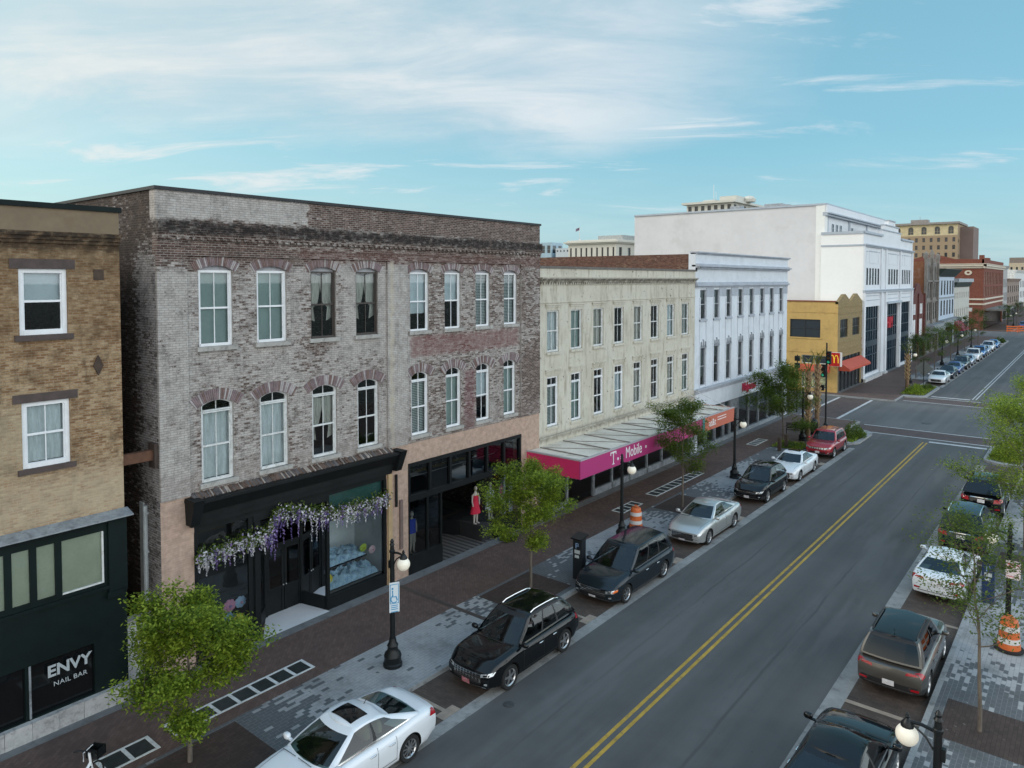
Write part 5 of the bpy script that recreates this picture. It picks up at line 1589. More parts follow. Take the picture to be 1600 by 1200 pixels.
# buildings that rise behind the street
def rise(name, label, x0, x1, y0, y1, h, mat, rows_s, ns, rows_e, ne, wmat, ww=.5, rs=0):
    r = thing(name, label, 'building', (x1, y0, 0))
    W, D = x1 - x0, y1 - y0
    k = MB(TYB); ops = []
    for (a, b) in rows_s:
        for i in range(ns):
            c = -W + W * (i + .5) / ns; hw = W / ns * ww / 2; ops.append((c - hw, c + hw, a, b, rs) if rs else (c - hw, c + hw, a, b))
    wall(k, -W, 0, 0, h, ops, .4); 
    k.build('front_wall', mat, r)
    for o in ops: fwin(r, TYB, o[0], o[1], o[2], o[3], wmat, w=-.25, mv=0, rise=rs, ft=.1)
    k = MB(TX); ops = []
    for (a, b) in rows_e:
        for i in range(ne):
            c = D * (i + .5) / ne; hw = D / ne * ww / 2; ops.append((c - hw, c + hw, a, b))
    wall(k, 0, D, 0, h, ops, .4); k.build('side_wall', mat, r)
    for o in ops: fwin(r, TX, *o, wmat, w=-.25, mv=0, ft=.1)
    k = MB(); k.box(-W, -W + .4, .4, D, 0, h); k.box(-W + .4, -.4, D - .4, D, 0, h); k.build('back_wall', mat, r)
    k = MB(); k.box(-W + .4, -.4, .4, D - .4, h - .4, h); k.build('roof', ROOFM, r)
    return r, W, D
CB = mk('pale_stone_far', (.56, .55, .50), .8, var=.06, sc=.3)
r, W, D = rise('courthouse', 'pale stone courthouse roofline with flag, behind the brick building', -103.3, -89.5, 150, 175, 21.4, CB, [(17.6, 20.2)], 9, [(17.6, 20.2)], 6, DF, .35)
k = MB(); k.box(-W - .9, .9, -.9, D + .9, 21.4, 21.75); k.box(-W - .5, .5, -.5, D + .5, 21.1, 21.4); k.box(-W - .2, .2, -.2, D + .2, 21.75, 22.1); k.build('cornice', CB, r)
k = MB(); k.box(-7.0, .0, 3, 18, 22.1, 23.2); k.build('penthouse', mk('grey_penthouse', (.36, .38, .38), .8), r)
fl_ = thing('flagpole', 'thin flagpole with small flag on the pale courthouse roof', 'flagpole', (-100.6, 151, 22.1))
k = MB(); k.tube([(0, 0, 0), (0, 0, 3.4)], .06, 6); k.lathe([(.35, 0), (.3, .35), (.06, .45)], 8); k.build('pole', METAL, fl_)
k = MB(); k.grid([[(-i * .2, .05 * sin(i * 1.3), 2.6 + j * .35 - i * .06) for i in range(7)] for j in range(3)]); k.build('flag', mk('faded_flag', (.16, .12, .18), .8, var=.6, sc=3), fl_)
r, W, D = rise('office_tower', 'white office tower top floor rising behind the department store', -76.2, -65.0, 160, 178, 30.0, CB, [(28.2, 29.6)], 7, [(28.2, 29.6)], 6, DF, .55)
k = MB(); k.box(-W - .9, .9, -.9, D + .9, 30.0, 30.5); k.box(-3.5, .5, 1, 9, 30.5, 31.6); k.box(-8, -5, 2, 5, 30.5, 31.1); k.lathe([(1.4, 30.5), (1.5, 31.2), (1.0, 31.8), (.1, 32.0)], 10, (1.2, 7, 0)); k.build('cornice', CB, r)
k = MB(); k.tube([(-5.4, 2, 30.5), (-5.4, 2, 34.6)], .05, 5); k.tube([(-5.0, 2.4, 30.5), (-5.0, 2.4, 33)], .04, 5); k.build('antenna', METAL, r)
HT = mk('hotel_tan_brick', (.30, .225, .15), .85, var=.08, sc=.2); HC = mk('hotel_cream_band', (.50, .43, .27), .8, var=.2, sc=.8)
r, W, D = rise('hotel', 'tall tan brick hotel with cream arched top floor on the skyline', -66.4, -43.0, 330, 352, 30.0, HT, [(z, z + 1.7) for z in (12, 15.2, 18.4, 21.4, 24.4, 27.4)], 9, [(z, z + 1.5) for z in (15, 21, 27)], 4, mk('hotel_window', (.10, .075, .07), .6), .38)
k = MB(TYB)
ops = [(-W + W * (i + .5) / 5 - .95, -W + W * (i + .5) / 5 + .95, 30.5, 33.6, .9) for i in range(5)]
wall(k, -W, 0, 30, 34.4, ops, .4); hb = k.build('arcade_wall', HC, r)
for o in ops: fwin(r, TYB, *o[:4], HC, w=-.3, mv=1, rise=.9)
k = MB(); k.box(-W, 0, .4, D, 30, 34.4); k.build('top_floor', HT, r)
k = MB(); k.box(-W - 1, .6, -.9, D + .5, 34.4, 35.2); k.box(-17, -11, 3, 8, 35.2, 36.7); k.tube([(-14, 5, 36.7), (-14, 5, 38)], .08, 5); k.build('cornice', mk('hotel_cornice', (.25, .23, .22), .8), r)
k = MB(); k.box(.0, 4.5, 6, 22, 0, 33.4); k.build('rear_wing', mk('hotel_wing', (.19, .14, .125), .85, var=.1, sc=.2), r)
GT = mk('pale_glass_tower', (.30, .42, .50), .3, var=.1, sc=.3)
r, W, D = rise('glass_tower', 'small pale blue tower block on the skyline between brick and courthouse', -224, -217, 300, 310, 31.5, GT, [(26, 30)], 2, [(26, 30)], 2, GT, .6)
r, W, D = rise('low_block', 'low pale flat roofed block on the skyline beside the courthouse', -214.4, -204, 300, 312, 28.3, mk('low_block_grey', (.45, .50, .54), .8), [(26.5, 27.4)], 5, [(26.5, 27.4)], 3, DF, .4)

r, W, D = rise('beige_block', 'beige flat roofed block with penthouse at the far right of the skyline', -33.8, -23, 425, 450, 20.5, mk('far_beige', (.46, .39, .29), .8), [(17.2, 18.6)], 5, [(17.2, 18.6)], 4, DF, .4)
k = MB(); k.box(-W, -4, 2, 16, 20.5, 23.2); k.build('penthouse', mk('far_brown_box', (.20, .17, .15), .8), r)
# ------------------------------------------------------------------ ground, road, pavements
def struct(name, mb, mats, label=None, kind='structure', smooth=None):
    o = mb.build(name, mats, None, smooth=smooth)
    o['kind'] = kind
    o['label'] = label or name.replace('_', ' ')
    return o

def _asphalt(name, base, tracks=True, patch=.25):
    t = NT(name); x, y, z = t.xyz()
    n1 = t.noise(t.oc(), .12, 5, .6); n2 = t.noise(t.oc(), 1.6, 5, .65); n3 = t.noise(t.oc(), 60, 2, .6)
    st = t.noise(t.mapv(t.oc(), (1.1, .03, 1)), 1.2, 4, .6)
    f = t.add(t.add(t.mul(n1, .4), t.mul(n2, .25)), t.add(t.mul(n3, .2), t.mul(st, .35)))
    c = t.mix(t.sstep(f, .38, .82), tuple(k * .68 for k in base), tuple(k * 1.35 for k in base))
    if tracks:
        tr = t.math('ABSOLUTE', t.math('SINE', t.mul(t.add(x, 9.88), 1.58)))
        c = t.mix(t.mul(t.sstep(tr, .5, 1.0), .22), c, tuple(k * .62 for k in base))
    # old repair seams along the lanes, soft oil blotches, patched areas
    wx = t.add(x, t.mul(t.math('SUBTRACT', t.noise(t.mapv(t.oc(), (.3, .3, .3)), 1.0, 3), .5), .25))
    if tracks:
        for sx in (-11.7, -7.9):
            ln = t.sstep(t.math('ABSOLUTE', t.math('SUBTRACT', wx, sx)), .015, .07, .45, 0)
            c = t.mix(t.mul(ln, t.sstep(n1, .40, .55)), c, tuple(k * .45 for k in base))
        oil = t.sstep(t.noise(t.mapv(t.oc(), (.9, .10, 1), loc=(3, 1, 0)), 1.0, 5, .6), .56, .72)
        c = t.mix(t.mul(oil, .38), c, tuple(k * .5 for k in base))
        pl = t.sstep(t.noise(t.mapv(t.oc(), (.5, .07, 1), loc=(13, 5, 0)), 1.0, 4, .6), .56, .64)
        c = t.mix(t.mul(pl, .30), c, tuple(k * 1.6 for k in base))
    cr = t.math('ABSOLUTE', t.math('SUBTRACT', t.noise(t.mapv(t.oc(), (1, .5, 1)), .35, 6, .7), .5))
    c = t.mix(t.mul(t.sstep(cr, .0, .004, .5, 0), t.sstep(t.noise(t.oc(), .09, 2), .5, .6)), c, tuple(k * .45 for k in base))
    sp = t.sstep(t.noise(t.oc(), 5.0, 2, .5), .73, .77)
    c = t.mix(t.mul(sp, .5), c, tuple(k * .45 for k in base))
    nm = t.bump(n3, .25, .01)
    return t.bsdf(c, t.lin(n2, .3, .7, .68, .86), 0, nm, .35)
ASPH = _asphalt('asphalt', (.098, .097, .097))
ASPX = _asphalt('intersection_asphalt', (.112, .114, .116), False)
GRND = mk('far_ground', (.10, .11, .09), .9, var=.3, sc=.02)

def pavermat(name, c1, c2, mort, bw=.2, bh=.1, stain=(.03, .03, .03), samt=.35, rot=0.0, morts=.006):
    t = NT(name)
    v = t.mapv(t.oc(), rot=(0, 0, rot))
    c, f = t.brick(v, bw, bh, morts, c1, c2, mort)
    n1 = t.noise(t.oc(), .5, 6, .65); n2 = t.noise(t.oc(), 3, 4)
    c = t.mix(t.mul(t.sstep(n1, .45, .7), samt), c, stain)
    c = t.mix(t.mul(t.sstep(n2, .3, .7), .25), c, tuple(k * .5 for k in c1))
    c = t.mix(t.mul(t.sstep(t.noise(t.oc(), 7.0, 2, .5), .70, .74), .55), c, tuple(k * .35 for k in c1))
    c = t.mix(t.mul(t.sstep(t.noise(t.mapv(t.oc(), loc=(5, 9, 0)), 9.0, 2, .5), .72, .75), .4), c, (.25, .24, .23))
    return t.bsdf(c, .8, 0, t.bump(t.math('SUBTRACT', 1.0, f), .3, .008), .3)
WALKB = pavermat('brown_brick_paving', (.112, .074, .064), (.15, .10, .086), (.085, .066, .06), rot=PI / 4)
PARKB = pavermat('parking_brick_paving', (.082, .062, .053), (.118, .088, .072), (.055, .048, .044), stain=(.02, .02, .02), samt=.45)
XWALK = pavermat('crossing_brick_paving', (.095, .070, .068), (.12, .09, .086), (.08, .07, .065))
PITB = pavermat('tree_pit_paving', (.060, .042, .036), (.08, .056, .048), (.04, .03, .028), rot=PI / 2)
def _mixpav():
    t = NT('mixed_grey_white_pavers'); x, y, z = t.xyz()
    v = t.comb(y, x, 0.0)
    tint, f = t.brick(v, .25, .125, .006)
    w = t.math('COSINE', t.mul(t.math('SUBTRACT', y, 15.9), 2 * PI / 13.85))
    n = t.noise(t.oc(), .7, 3)
    pr = t.add(t.sstep(w, -.9, .75, .03, .97), t.mul(t.math('SUBTRACT', n, .5), .25))
    isw = t.math('GREATER_THAN', pr, tint)
    wc = t.mix(t.noise(v, 2.3, 3), (.27, .275, .28), (.41, .415, .42)); dc = t.mix(t.noise(v, 2.9, 3), (.085, .092, .10), (.13, .137, .145))
    c = t.mix(isw, dc, wc)
    c = t.mix(t.mul(f, .5), c, (.10, .10, .10))
    n1 = t.noise(t.oc(), .8, 6, .65)
    c = t.mix(t.mul(t.sstep(n1, .45, .70), .5), c, (.07, .07, .07))
    c = t.mix(t.mul(t.sstep(t.noise(t.oc(), 7.0, 2, .5), .70, .74), .5), c, (.05, .05, .05))
    return t.bsdf(c, .75, 0, t.bump(t.math('SUBTRACT', 1.0, f), .25, .006), .35)
MIXP = _mixpav()
YLINE = mk('worn_yellow_line', (.46, .29, .045), .7, var=.2, sc=2, dirt=(.14, .11, .06), damt=.65)
WLINE = mk('worn_white_line', (.50, .51, .52), .7, var=.15, sc=2, dirt=(.2, .2, .21), damt=.6)
CRUNC = mk('parking_strip_concrete', (.27, .27, .265), .85, var=.2, sc=1.2, bump=.1, dirt=(.12, .12, .12), damt=.7)
KERB = mk('kerb_concrete', (.27, .28, .285), .85, var=.2, sc=2, dirt=(.10, .10, .10), damt=.6)

def sheet(mb, x0, x1, y0, y1, z, m=0): mb.poly([(x0, y0, z), (x1, y0, z), (x1, y1, z), (x0, y1, z)], m)
k = MB(); sheet(k, -2500, 2500, -2500, 2500, -.03); struct('ground', k, GRND, 'flat ground reaching the horizon')
KX, KR, SR, SL = -15.65, -3.5, -5.96, -13.5
k = MB(); sheet(k, KX, KR, -60, 67.0, 0); sheet(k, KX, KR, 80.5, 187, 0); sheet(k, KX, KR, 208, 900, 0); struct('road', k, ASPH, 'grey asphalt main street')
k = MB(); sheet(k, -180, 160, 67.0, 80.5, 0); sheet(k, -180, 160, 187, 208, 0); struct('cross_street', k, ASPX, 'paler asphalt cross streets')
k = MB()
for a, b in ((-60, 57.0), (95.3, 166)): sheet(k, KX, SL - .42, a, b, .004)
for a, b in ((-60, 57.0), (95.3, 166)): sheet(k, SR + .5, KR, a, b, .004)
struct('parking_lane', k, PARKB, 'brown brick parking lanes')
k = MB()
for a, b in ((-60, 56.5), (95, 166)):
    sheet(k, SL - .42, SL, a, b, .008); sheet(k, SR, SR + .5, a, b, .008)
struct('concrete_strip', k, CRUNC, 'concrete strips edging the parking lanes')
k = MB()
for y in (7.3, 14.5, 21.78, 28.85, 36.06, 43.2, 50.3): sheet(k, KX + .05, SL - .42, y - .07, y + .07, .012); sheet(k, SL - .75, SL - .42, y - .35, y + .35, .013)
for y in (8.1, 15.2, 22.26, 29.4, 36.6, 43.7, 50.8): sheet(k, SR + .5, KR - .05, y - .09, y + .09, .012)
for y in range(103, 166, 6): sheet(k, KX + .05, SL - .42, y - .07, y + .07, .012)
struct('bay_marking', k, mk('bay_line_stone', (.31, .25, .20), .8, var=.2, sc=3), 'pale stone lines between parking bays')
k = MB()
for x in (-10.02, -9.76): sheet(k, x - .055, x + .055, -60, 61.9, .005)
o = struct('yellow_line', k, YLINE, 'double yellow centre line')
k = MB()
for x in (-9.75, -9.45): sheet(k, x - .05, x + .05, 87.2, 186, .005)
sheet(k, -9.70, -6.0, 62.1, 62.55, .006); sheet(k, -13.4, -9.9, 86.7, 87.15, .006)
for y in (63.45, 66.5, 82.3, 85.6): sheet(k, -15.2 if y < 70 else -15.2, -4.2, y - .1, y + .1, .010)
for x in (-17.7, -20.8): sheet(k, x - .13, x + .13, 67.3, 80.4, .010)
for x in (-1.5, 1.6): sheet(k, x - .13, x + .13, 67.3, 80.4, .010)
struct('white_line', k, WLINE, 'white stop lines and crossing lines')
k = MB()
sheet(k, -15.4, -4.0, 63.55, 66.4, .006); sheet(k, -15.4, -4.0, 82.4, 85.5, .006); sheet(k, -20.67, -17.83, 67.1, 80.4, .006); sheet(k, -1.37, 1.47, 67.1, 80.4, .006)
struct('crosswalk', k, XWALK, 'reddish brick crossings between white lines')
# pavement slabs with kerbs
def bulb(y0, y1, x_in, x_out, r, sgn, near, far):
    """kerb extension outline"""
    pts = [(x_in, y0)]
    if near:
        for i in range(9):
            a = PI / 2 * i / 8; pts.append((x_out - sgn * (r - r * sin(a)) * 1.0, y0 + r - r * cos(a)))
    else: pts.append((x_out, y0))
    if far:
        for i in range(9):
            a = PI / 2 * i / 8; pts.append((x_out - sgn * (r - r * cos(a)), y1 - r + r * sin(a)))
    else: pts.append((x_out, y1))
    pts.append((x_in, y1))
    return pts if sgn > 0 else pts[::-1]
k = MB()
k.box(-26, KX - .15, -60, 66.9, -.02, .14); k.box(KR + .15, 12, -60, 66.9, -.02, .14)
k.box(-50, -26, 66.0, 66.9, -.02, .14)
k.box(-26, KX - .15, 80.9, 186, -.02, .14); k.box(KR + .15, 12, 80.9, 186, -.02, .14); k.box(-60, -26, 80.9, 84, -.02, .14)
k.box(-26, KX - .15, 209, 420, -.02, .14); k.box(KR + .15, 12, 209, 420, -.02, .14)
struct('sidewalk', k, WALKB, 'brown brick sidewalks')
k = MB()
for a, b in ((-60, 57.2), (95, 166)): k.box(KX - .15, KX, a, b, -.02, .147); k.box(KR, KR + .15, a, b, -.02, .147)
for (a, b) in ((57.2, 63.4), (84.6, 95)):
    for (xi, xo, s) in ((KX - .15, SL - .12, 1), (KR + .15, SR + .15, -1)):
        P = bulb(a, b, xi, xo, 1.3, s, True, True)
        k.prism(P, -.02, .147)
for a, b in ((63.4, 67.0), (80.8, 84.6), (166, 187.), (208.5, 420)): k.box(KX - .15, KX, a, b, -.02, .147); k.box(KR, KR + .15, a, b, -.02, .147)
for (a, b) in ((166, 176),):
    for (xi, xo, s) in ((KX, SL - .12, 1), (KR, SR + .15, -1)): k.prism(bulb(a, b, xi, xo, 1.3, s, True, True), -.02, .1475)
k.box(-60, KX - .15, 66.9, 67.05, -.02, .147); k.box(-60, KX - .15, 80.75, 80.9, -.02, .147)
struct('kerb', k, KERB, 'concrete kerbs')
k = MB()
sheet(k, -18.35, KX - .15, -60, 54.2, .144); sheet(k, KR + .15, -.2, -60, 56, .144); sheet(k, -18.35, KX - .15, 100, 160, .144)
struct('paver_band', k, MIXP, 'band of mixed grey and white pavers')
k = MB(); sheet(k, XF + .02, XF + .55, -10, 66.4, .145); sheet(k, XF, XF + .5, 82.5, 186, .145); 
struct('threshold_strip', k, mk('dark_concrete', (.15, .155, .16), .85, var=.2, sc=1.5, dirt=(.07, .07, .07), damt=.6), 'worn concrete strip along the shopfronts')
k = MB()
for y in (8.8, 22.0, 36.0): sheet(k, -18.2, -16.0, y - 1.55, y + 1.55, .148)
for y in (22.9, 37.5, 8.4): sheet(k, -3.1, -.9, y - 1.1, y + 1.1, .148)
struct('tree_pit', k, PITB, 'dark brick tree pits')
k = MB(); sheet(k, XF + .5, KX - .2, 19.12, 19.32, .150)
k.box(KX - 1.0, KX - .01, 19.08, 19.38, .149, .152)
struct('drain_channel', k, mk('rusty_drain_cover', (.07, .055, .048), .7, var=.25, sc=3), 'iron covered drain channel crossing the sidewalk')
# soil and grass in the corner beds
SOIL = mk('bed_soil', (.05, .045, .025), .95, var=.3, sc=2)
k = MB()
for (a, b, xi, xo, s) in ((57.7, 62.2, KX + .3, SL - .4, 1), (85.6, 94.5, KX - .6, SL - .4, 1), (57.7, 62.2, KR - .2, SR + .45, -1), (166.6, 175, KX, SL - .4, 1)):
    k.prism(bulb(a, b, xi, xo, 1.0, s, True, True), .12, .16)
k.box(-18.4, -16.1, 52.6, 55.2, .12, .16)
struct('planting_bed', k, SOIL, 'soil of the corner planting beds')

def gratepanel(name_label, x, y, n, w=.62, step=.64):
    r = thing('vault_light', name_label, 'pavement grate', (x, y, .146), 0, 'pavement vault lights along the brick sidewalk')
    k = MB()
    L = n * step + .1
    k.box(-w / 2 - .07, -w / 2, 0, L, 0, .012); k.box(w / 2, w / 2 + .07, 0, L, 0, .012)
    for i in range(n + 1): k.box(-w / 2, w / 2, i * step, i * step + .1, 0, .012)
    k.build('frame', CRUNC if False else OLDWHITE, r)
    k = MB()
    for i in range(n): k.box(-w / 2, w / 2, i * step + .1, (i + 1) * step, .0, .006)
    k.build('glass_block', mk('dark_vault_glass', (.03, .036, .036), .4, var=.4, sc=6) if 'dark_vault_glass' not in bpy.data.materials else bpy.data.materials['dark_vault_glass'], r)
gratepanel('long white framed vault light grid beside the flower shop, seven dark panes', -19.2, 9.0, 7, .58, .62)
gratepanel('short vault light grid with two dark panes at the nail bar', -19.05, 7.2, 2, .62, .62)
gratepanel('short vault light grid beside the orange drum', -19.3, 32.6, 4, .6, .5)
gratepanel('long vault light grid under the far half of the long awning', -19.35, 36.4, 10, .6, .62)
gratepanel('vault light grid in front of the pharmacy doors', -19.6, 52.2, 4, .6, .6)

# ------------------------------------------------------------------ trees and plants
def leafmat(name, c1, c2, tr=.45):
    t = NT(name)
    g = t.n('ShaderNodeNewGeometry')
    rnd = g.outputs['Random Per Island']
    n = t.noise(t.oc(), 1.1, 3)
    f = t.add(t.mul(rnd, .6), t.mul(n, .4))
    c = t.mix(t.sstep(f, .2, .8), c1, c2)
    d = t.n('ShaderNodeBsdfPrincipled'); t.set(d.inputs['Base Color'], c); d.inputs['Roughness'].default_value = .55; d.inputs['Specular IOR Level'].default_value = .3
    tl = t.n('ShaderNodeBsdfTranslucent'); t.set(tl.inputs['Color'], t.mix(.35, c, (.25, .35, .02)))
    m = t.n('ShaderNodeMixShader'); m.inputs[0].default_value = tr
    t.t.links.new(d.outputs[0], m.inputs[1]); t.t.links.new(tl.outputs[0], m.inputs[2]); t.t.links.new(m.outputs[0], t.out.inputs[0])
    return t.mat
LEAF_A = leafmat('bright_spring_leaf', (.065, .125, .010), (.34, .43, .05))
LEAF_B = leafmat('olive_leaf', (.050, .092, .014), (.135, .19, .034))
LEAF_C = leafmat('dark_leaf', (.030, .060, .012), (.075, .12, .024))
BARK = mk('grey_brown_bark', (.13, .11, .09), .9, var=.3, sc=6, bump=.3, stretch=(1, 1, .3))

def tree_meshes(seed, H, rad, clear, nleaf, lsize, base_r=.06, lean=(0, 0), flat_=.8, leader=.93, sparse=1.0):
    r = random.Random(seed)
    T = MB(); tips = []
    nseg = 9
    pts = []; rads = []
    for i in range(nseg + 1):
        q = i / nseg
        z = H * leader * q
        pts.append((lean[0] * q * q + r.uniform(-.04, .04) * H * .25 * q, lean[1] * q * q + r.uniform(-.04, .04) * H * .25 * q, z))
        rads.append(base_r * (1 - .88 * q) + .006)
    pts[0] = (0, 0, -.02)
    T.tube(pts, rads, 8)
    def branch(p, d, ln, rd, lv):
        n = 5
        q = V(p); dd = V(d).normalized()
        path = [tuple(q)]; rr = [rd]
        for i in range(n):
            dd = (dd + V((r.uniform(-.25, .25), r.uniform(-.25, .25), r.uniform(-.12, .22)))).normalized()
            q = q + dd * ln / n
            path.append(tuple(q)); rr.append(rd * (1 - (i + 1) / (n + .6)))
            if lv == 0 and i >= 1:
                for s in range(2):
                    a = r.uniform(0, 2 * PI); e = V((cos(a), sin(a), r.uniform(-.1, .6)))
                    branch(tuple(q), (dd * .7 + e).normalized(), ln * r.uniform(.32, .55), rd * .4, 1)
            elif lv == 1 and i >= 1: tips.append((V(q), dd))
        tips.append((V(q), dd))
        T.tube(path, rr, 5 if lv == 0 else 4, cap=False)
    nb = 15
    for i in range(nb):
        q = clear / H + (1 - clear / H) * ((i + .3) / nb) ** .9 * .92
        fi = q * nseg / leader; a0 = min(int(fi), nseg - 1)
        p = V(pts[a0]).lerp(V(pts[a0 + 1]), min(1, fi - a0))
        hq = (q - clear / H) / (1 - clear / H)
        prof = (sin(PI * min(1, hq * .82 + .16)) ** .7)
        ln = rad * prof * r.uniform(.68, 1.2)
        a = i * 2.4 + r.uniform(-.4, .4)
        branch(tuple(p), (cos(a), sin(a), r.uniform(.15, .6) * flat_ + hq * .5), ln, base_r * .42 * (1 - hq * .5), 0)
    tips.append((V(pts[-1]), V((0, 0, 1))))
    L = MB()
    per = max(3, int(nleaf / len(tips)))
    for (p, d) in tips:
        nn = int(per * r.uniform(.35, 1.7) * sparse)
        for _ in range(nn):
            g = V((max(-1.7, min(1.7, r.gauss(0, 1))), max(-1.7, min(1.7, r.gauss(0, 1))), max(-1.2, min(1.2, r.gauss(0, .7))))) * (.11 * rad)
            c = p + g
            a = r.uniform(0, 2 * PI); tl = r.gauss(.1, .45)
            u = V((cos(a), sin(a), tl)).normalized() * lsize * r.uniform(.4, 1.5)
            s = V((-sin(a), cos(a), r.gauss(0, .45))).normalized() * lsize * r.uniform(.26, .42)
            L.poly([c - u * .5, c + s * .9 - u * .05 , c + u * .6, c - s * .9 - u * .05])
    return T, L

def make_tree(name, label, loc, seed, H, rad, clear, nleaf, lsize, leaf, group=None, **kw):
    T, L = tree_meshes(seed, H, rad, clear, nleaf, lsize, **kw)
    r = thing(name, label, 'tree', loc, 0, group)
    T.build('trunk', BARK, r, smooth=60); L.build('crown', leaf, r)
    return r
GT_ = 'young street trees along the kerb'
make_tree('street_tree', 'bright green young tree in front of the nail bar and flower shop corner', (-17.55, 8.75, .14), 3, 3.75, 1.6, 1.0, 28000, .088, LEAF_A, GT_, flat_=.5)
make_tree('street_tree', 'bright green tree standing by the parking meter, in front of the clothes shop', (-17.1, 22.3, .14), 8, 4.6, 1.5, 1.75, 26000, .085, LEAF_A, GT_, flat_=.55)
make_tree('street_tree', 'olive green tree in front of the long awning, behind the silver sedan', (-17.05, 35.6, .14), 14, 5.2, 1.6, 1.7, 17000, .095, LEAF_B, GT_)
make_tree('street_tree', 'dark green tree in front of the pharmacy windows', (-18.3, 55.2, .14), 21, 4.7, 2.3, 1.0, 24000, .12, LEAF_B, GT_)
make_tree('street_tree', 'thin leafed sapling leaning over the sidewalk beside the bronze car', (-2.2, 22.75, .14), 27, 5.6, 1.75, 2.2, 7500, .075, LEAF_B, GT_, lean=(-.35, .25), base_r=.05)
make_tree('street_tree', 'bushy bright tree at the right edge beside the dark blue car', (-2.3, 39.6, .14), 35, 6.1, 2.35, 1.3, 24000, .095, LEAF_A, GT_, lean=(-.3, .6))
make_tree('street_tree', 'bushy bright tree at the right edge near the crossing', (-2.6, 53.0, .14), 41, 5.4, 2.1, 1.2, 18000, .10, LEAF_A, GT_)
for i, (x, y, h, lf, lab) in enumerate(((-17.2, 100.5, 4.9, LEAF_C, 'small dark tree beyond the far lamp post and sign back'), (-16.9, 111.5, 5.4, LEAF_B, 'olive tree between the lamp post and the row of far parked cars'), (-17.0, 126, 5.6, LEAF_B, 'tree in front of the red awning far down the street'),
                                        (-17.0, 141, 5.8, LEAF_C, 'tree behind the light blue far car'), (-17.0, 158, 6.5, LEAF_C, 'tall dark tree in front of the red brick corner block'), (-17.2, 214, 6.0, LEAF_C, 'distant tree beyond the second crossing'), (-17.0, 240, 6.2, LEAF_C, 'farthest street tree before the end of the street'))):
    make_tree('street_tree', lab, (x, y, .14), 50 + i, h, 1.7, 1.8, 3500, .16, lf, GT_)

def shrub(label, loc, seed, rx, ry, h, n, leaf, ls=.12):
    r = random.Random(seed); L = MB(); T = MB()
    for i in range(9):
        a = r.uniform(0, 2 * PI); q = r.uniform(.2, .9)
        T.tube([(0, 0, 0), (rx * q * cos(a) * .5, ry * q * sin(a) * .5, h * .4), (rx * q * cos(a), ry * q * sin(a), h * .75)], [.02, .014, .006], 5)
    for i in range(n):
        a = r.uniform(0, 2 * PI); q = math.sqrt(r.random()); z = r.random()
        lump = .75 + .25 * sin(a * 3 + seed) * cos(a * 2)
        c = V((rx * q * cos(a) * lump, ry * q * sin(a) * lump, h * (z * (1 - q * q * .75)) * (.8 + .3 * sin(a * 4 + seed * 2))))
        b = r.uniform(0, 2 * PI)
        u = V((cos(b), sin(b), r.gauss(.5, .5))).normalized() * ls * r.uniform(.7, 1.5); s = V((-sin(b), cos(b), r.gauss(0, .4))).normalized() * ls * .3
        L.poly([c - u * .5, c + s, c + u * .6, c - s])
    o = thing('shrub', label, 'shrub', loc)
    T.build('stem', BARK, o); L.build('foliage', leaf, o)
shrub('low olive bush in the near corner bed behind the red car', (-14.6, 60.0, .15), 1, 1.0, 2.2, 1.25, 2600, LEAF_B)
shrub('bushy green clump in the right corner bed by the stop line', (-4.6, 60.0, .15), 2, 1.3, 2.2, 1.0, 2600, LEAF_A)
shrub('low yellowish bush in the far corner bed under the lamp post', (-15.2, 88.6, .15), 3, 1.1, 2.6, .9, 1800, LEAF_A, .16)
shrub('grassy clump in the far corner bed in front of the white sedan', (-14.5, 92.5, .15), 4, .7, 1.6, .5, 900, LEAF_B, .16)
shrub('small bush at the far end of the row of parked cars', (-14.6, 170, .15), 5, 1.3, 3.2, 1.1, 1200, LEAF_C, .22)
shrub('low green bush around the two wooden bollards', (-17.3, 53.4, .15), 6, .9, 1.2, .4, 900, LEAF_B)
r_ = random.Random(9)
G = MB()
for (x0, x1, y0, y1, n) in ((-15.5, -13.95, 57.8, 62, 1600), (-16.2, -13.95, 86, 94.3, 2600), (-5.6, -3.6, 57.9, 62, 1500), (-18.3, -16.2, 52.7, 55.1, 900)):
    for _ in range(n):
        x, y = r_.uniform(x0, x1), r_.uniform(y0, y1); a = r_.uniform(0, 2 * PI); h = r_.uniform(.08, .24)
        dx, dy = cos(a) * .02, sin(a) * .02
        G.poly([(x - dx, y - dy, .15), (x + dx, y + dy, .15), (x + r_.uniform(-.08, .08), y + r_.uniform(-.08, .08), .15 + h)])
struct('grass', G, LEAF_A, 'grass growing in the corner beds', 'stuff')
# climbing plant dark clump beside the nail bar
shrub('dark potted bush beside the nail bar shopfront by the alley', (-21.2, 9.4, .14), 12, .45, .5, 1.9, 1300, LEAF_C, .10)
shrub('potted green bush by the clothes shop entrance', (-21.2, 25.9, .14), 13, .5, .6, .9, 800, LEAF_A, .09)

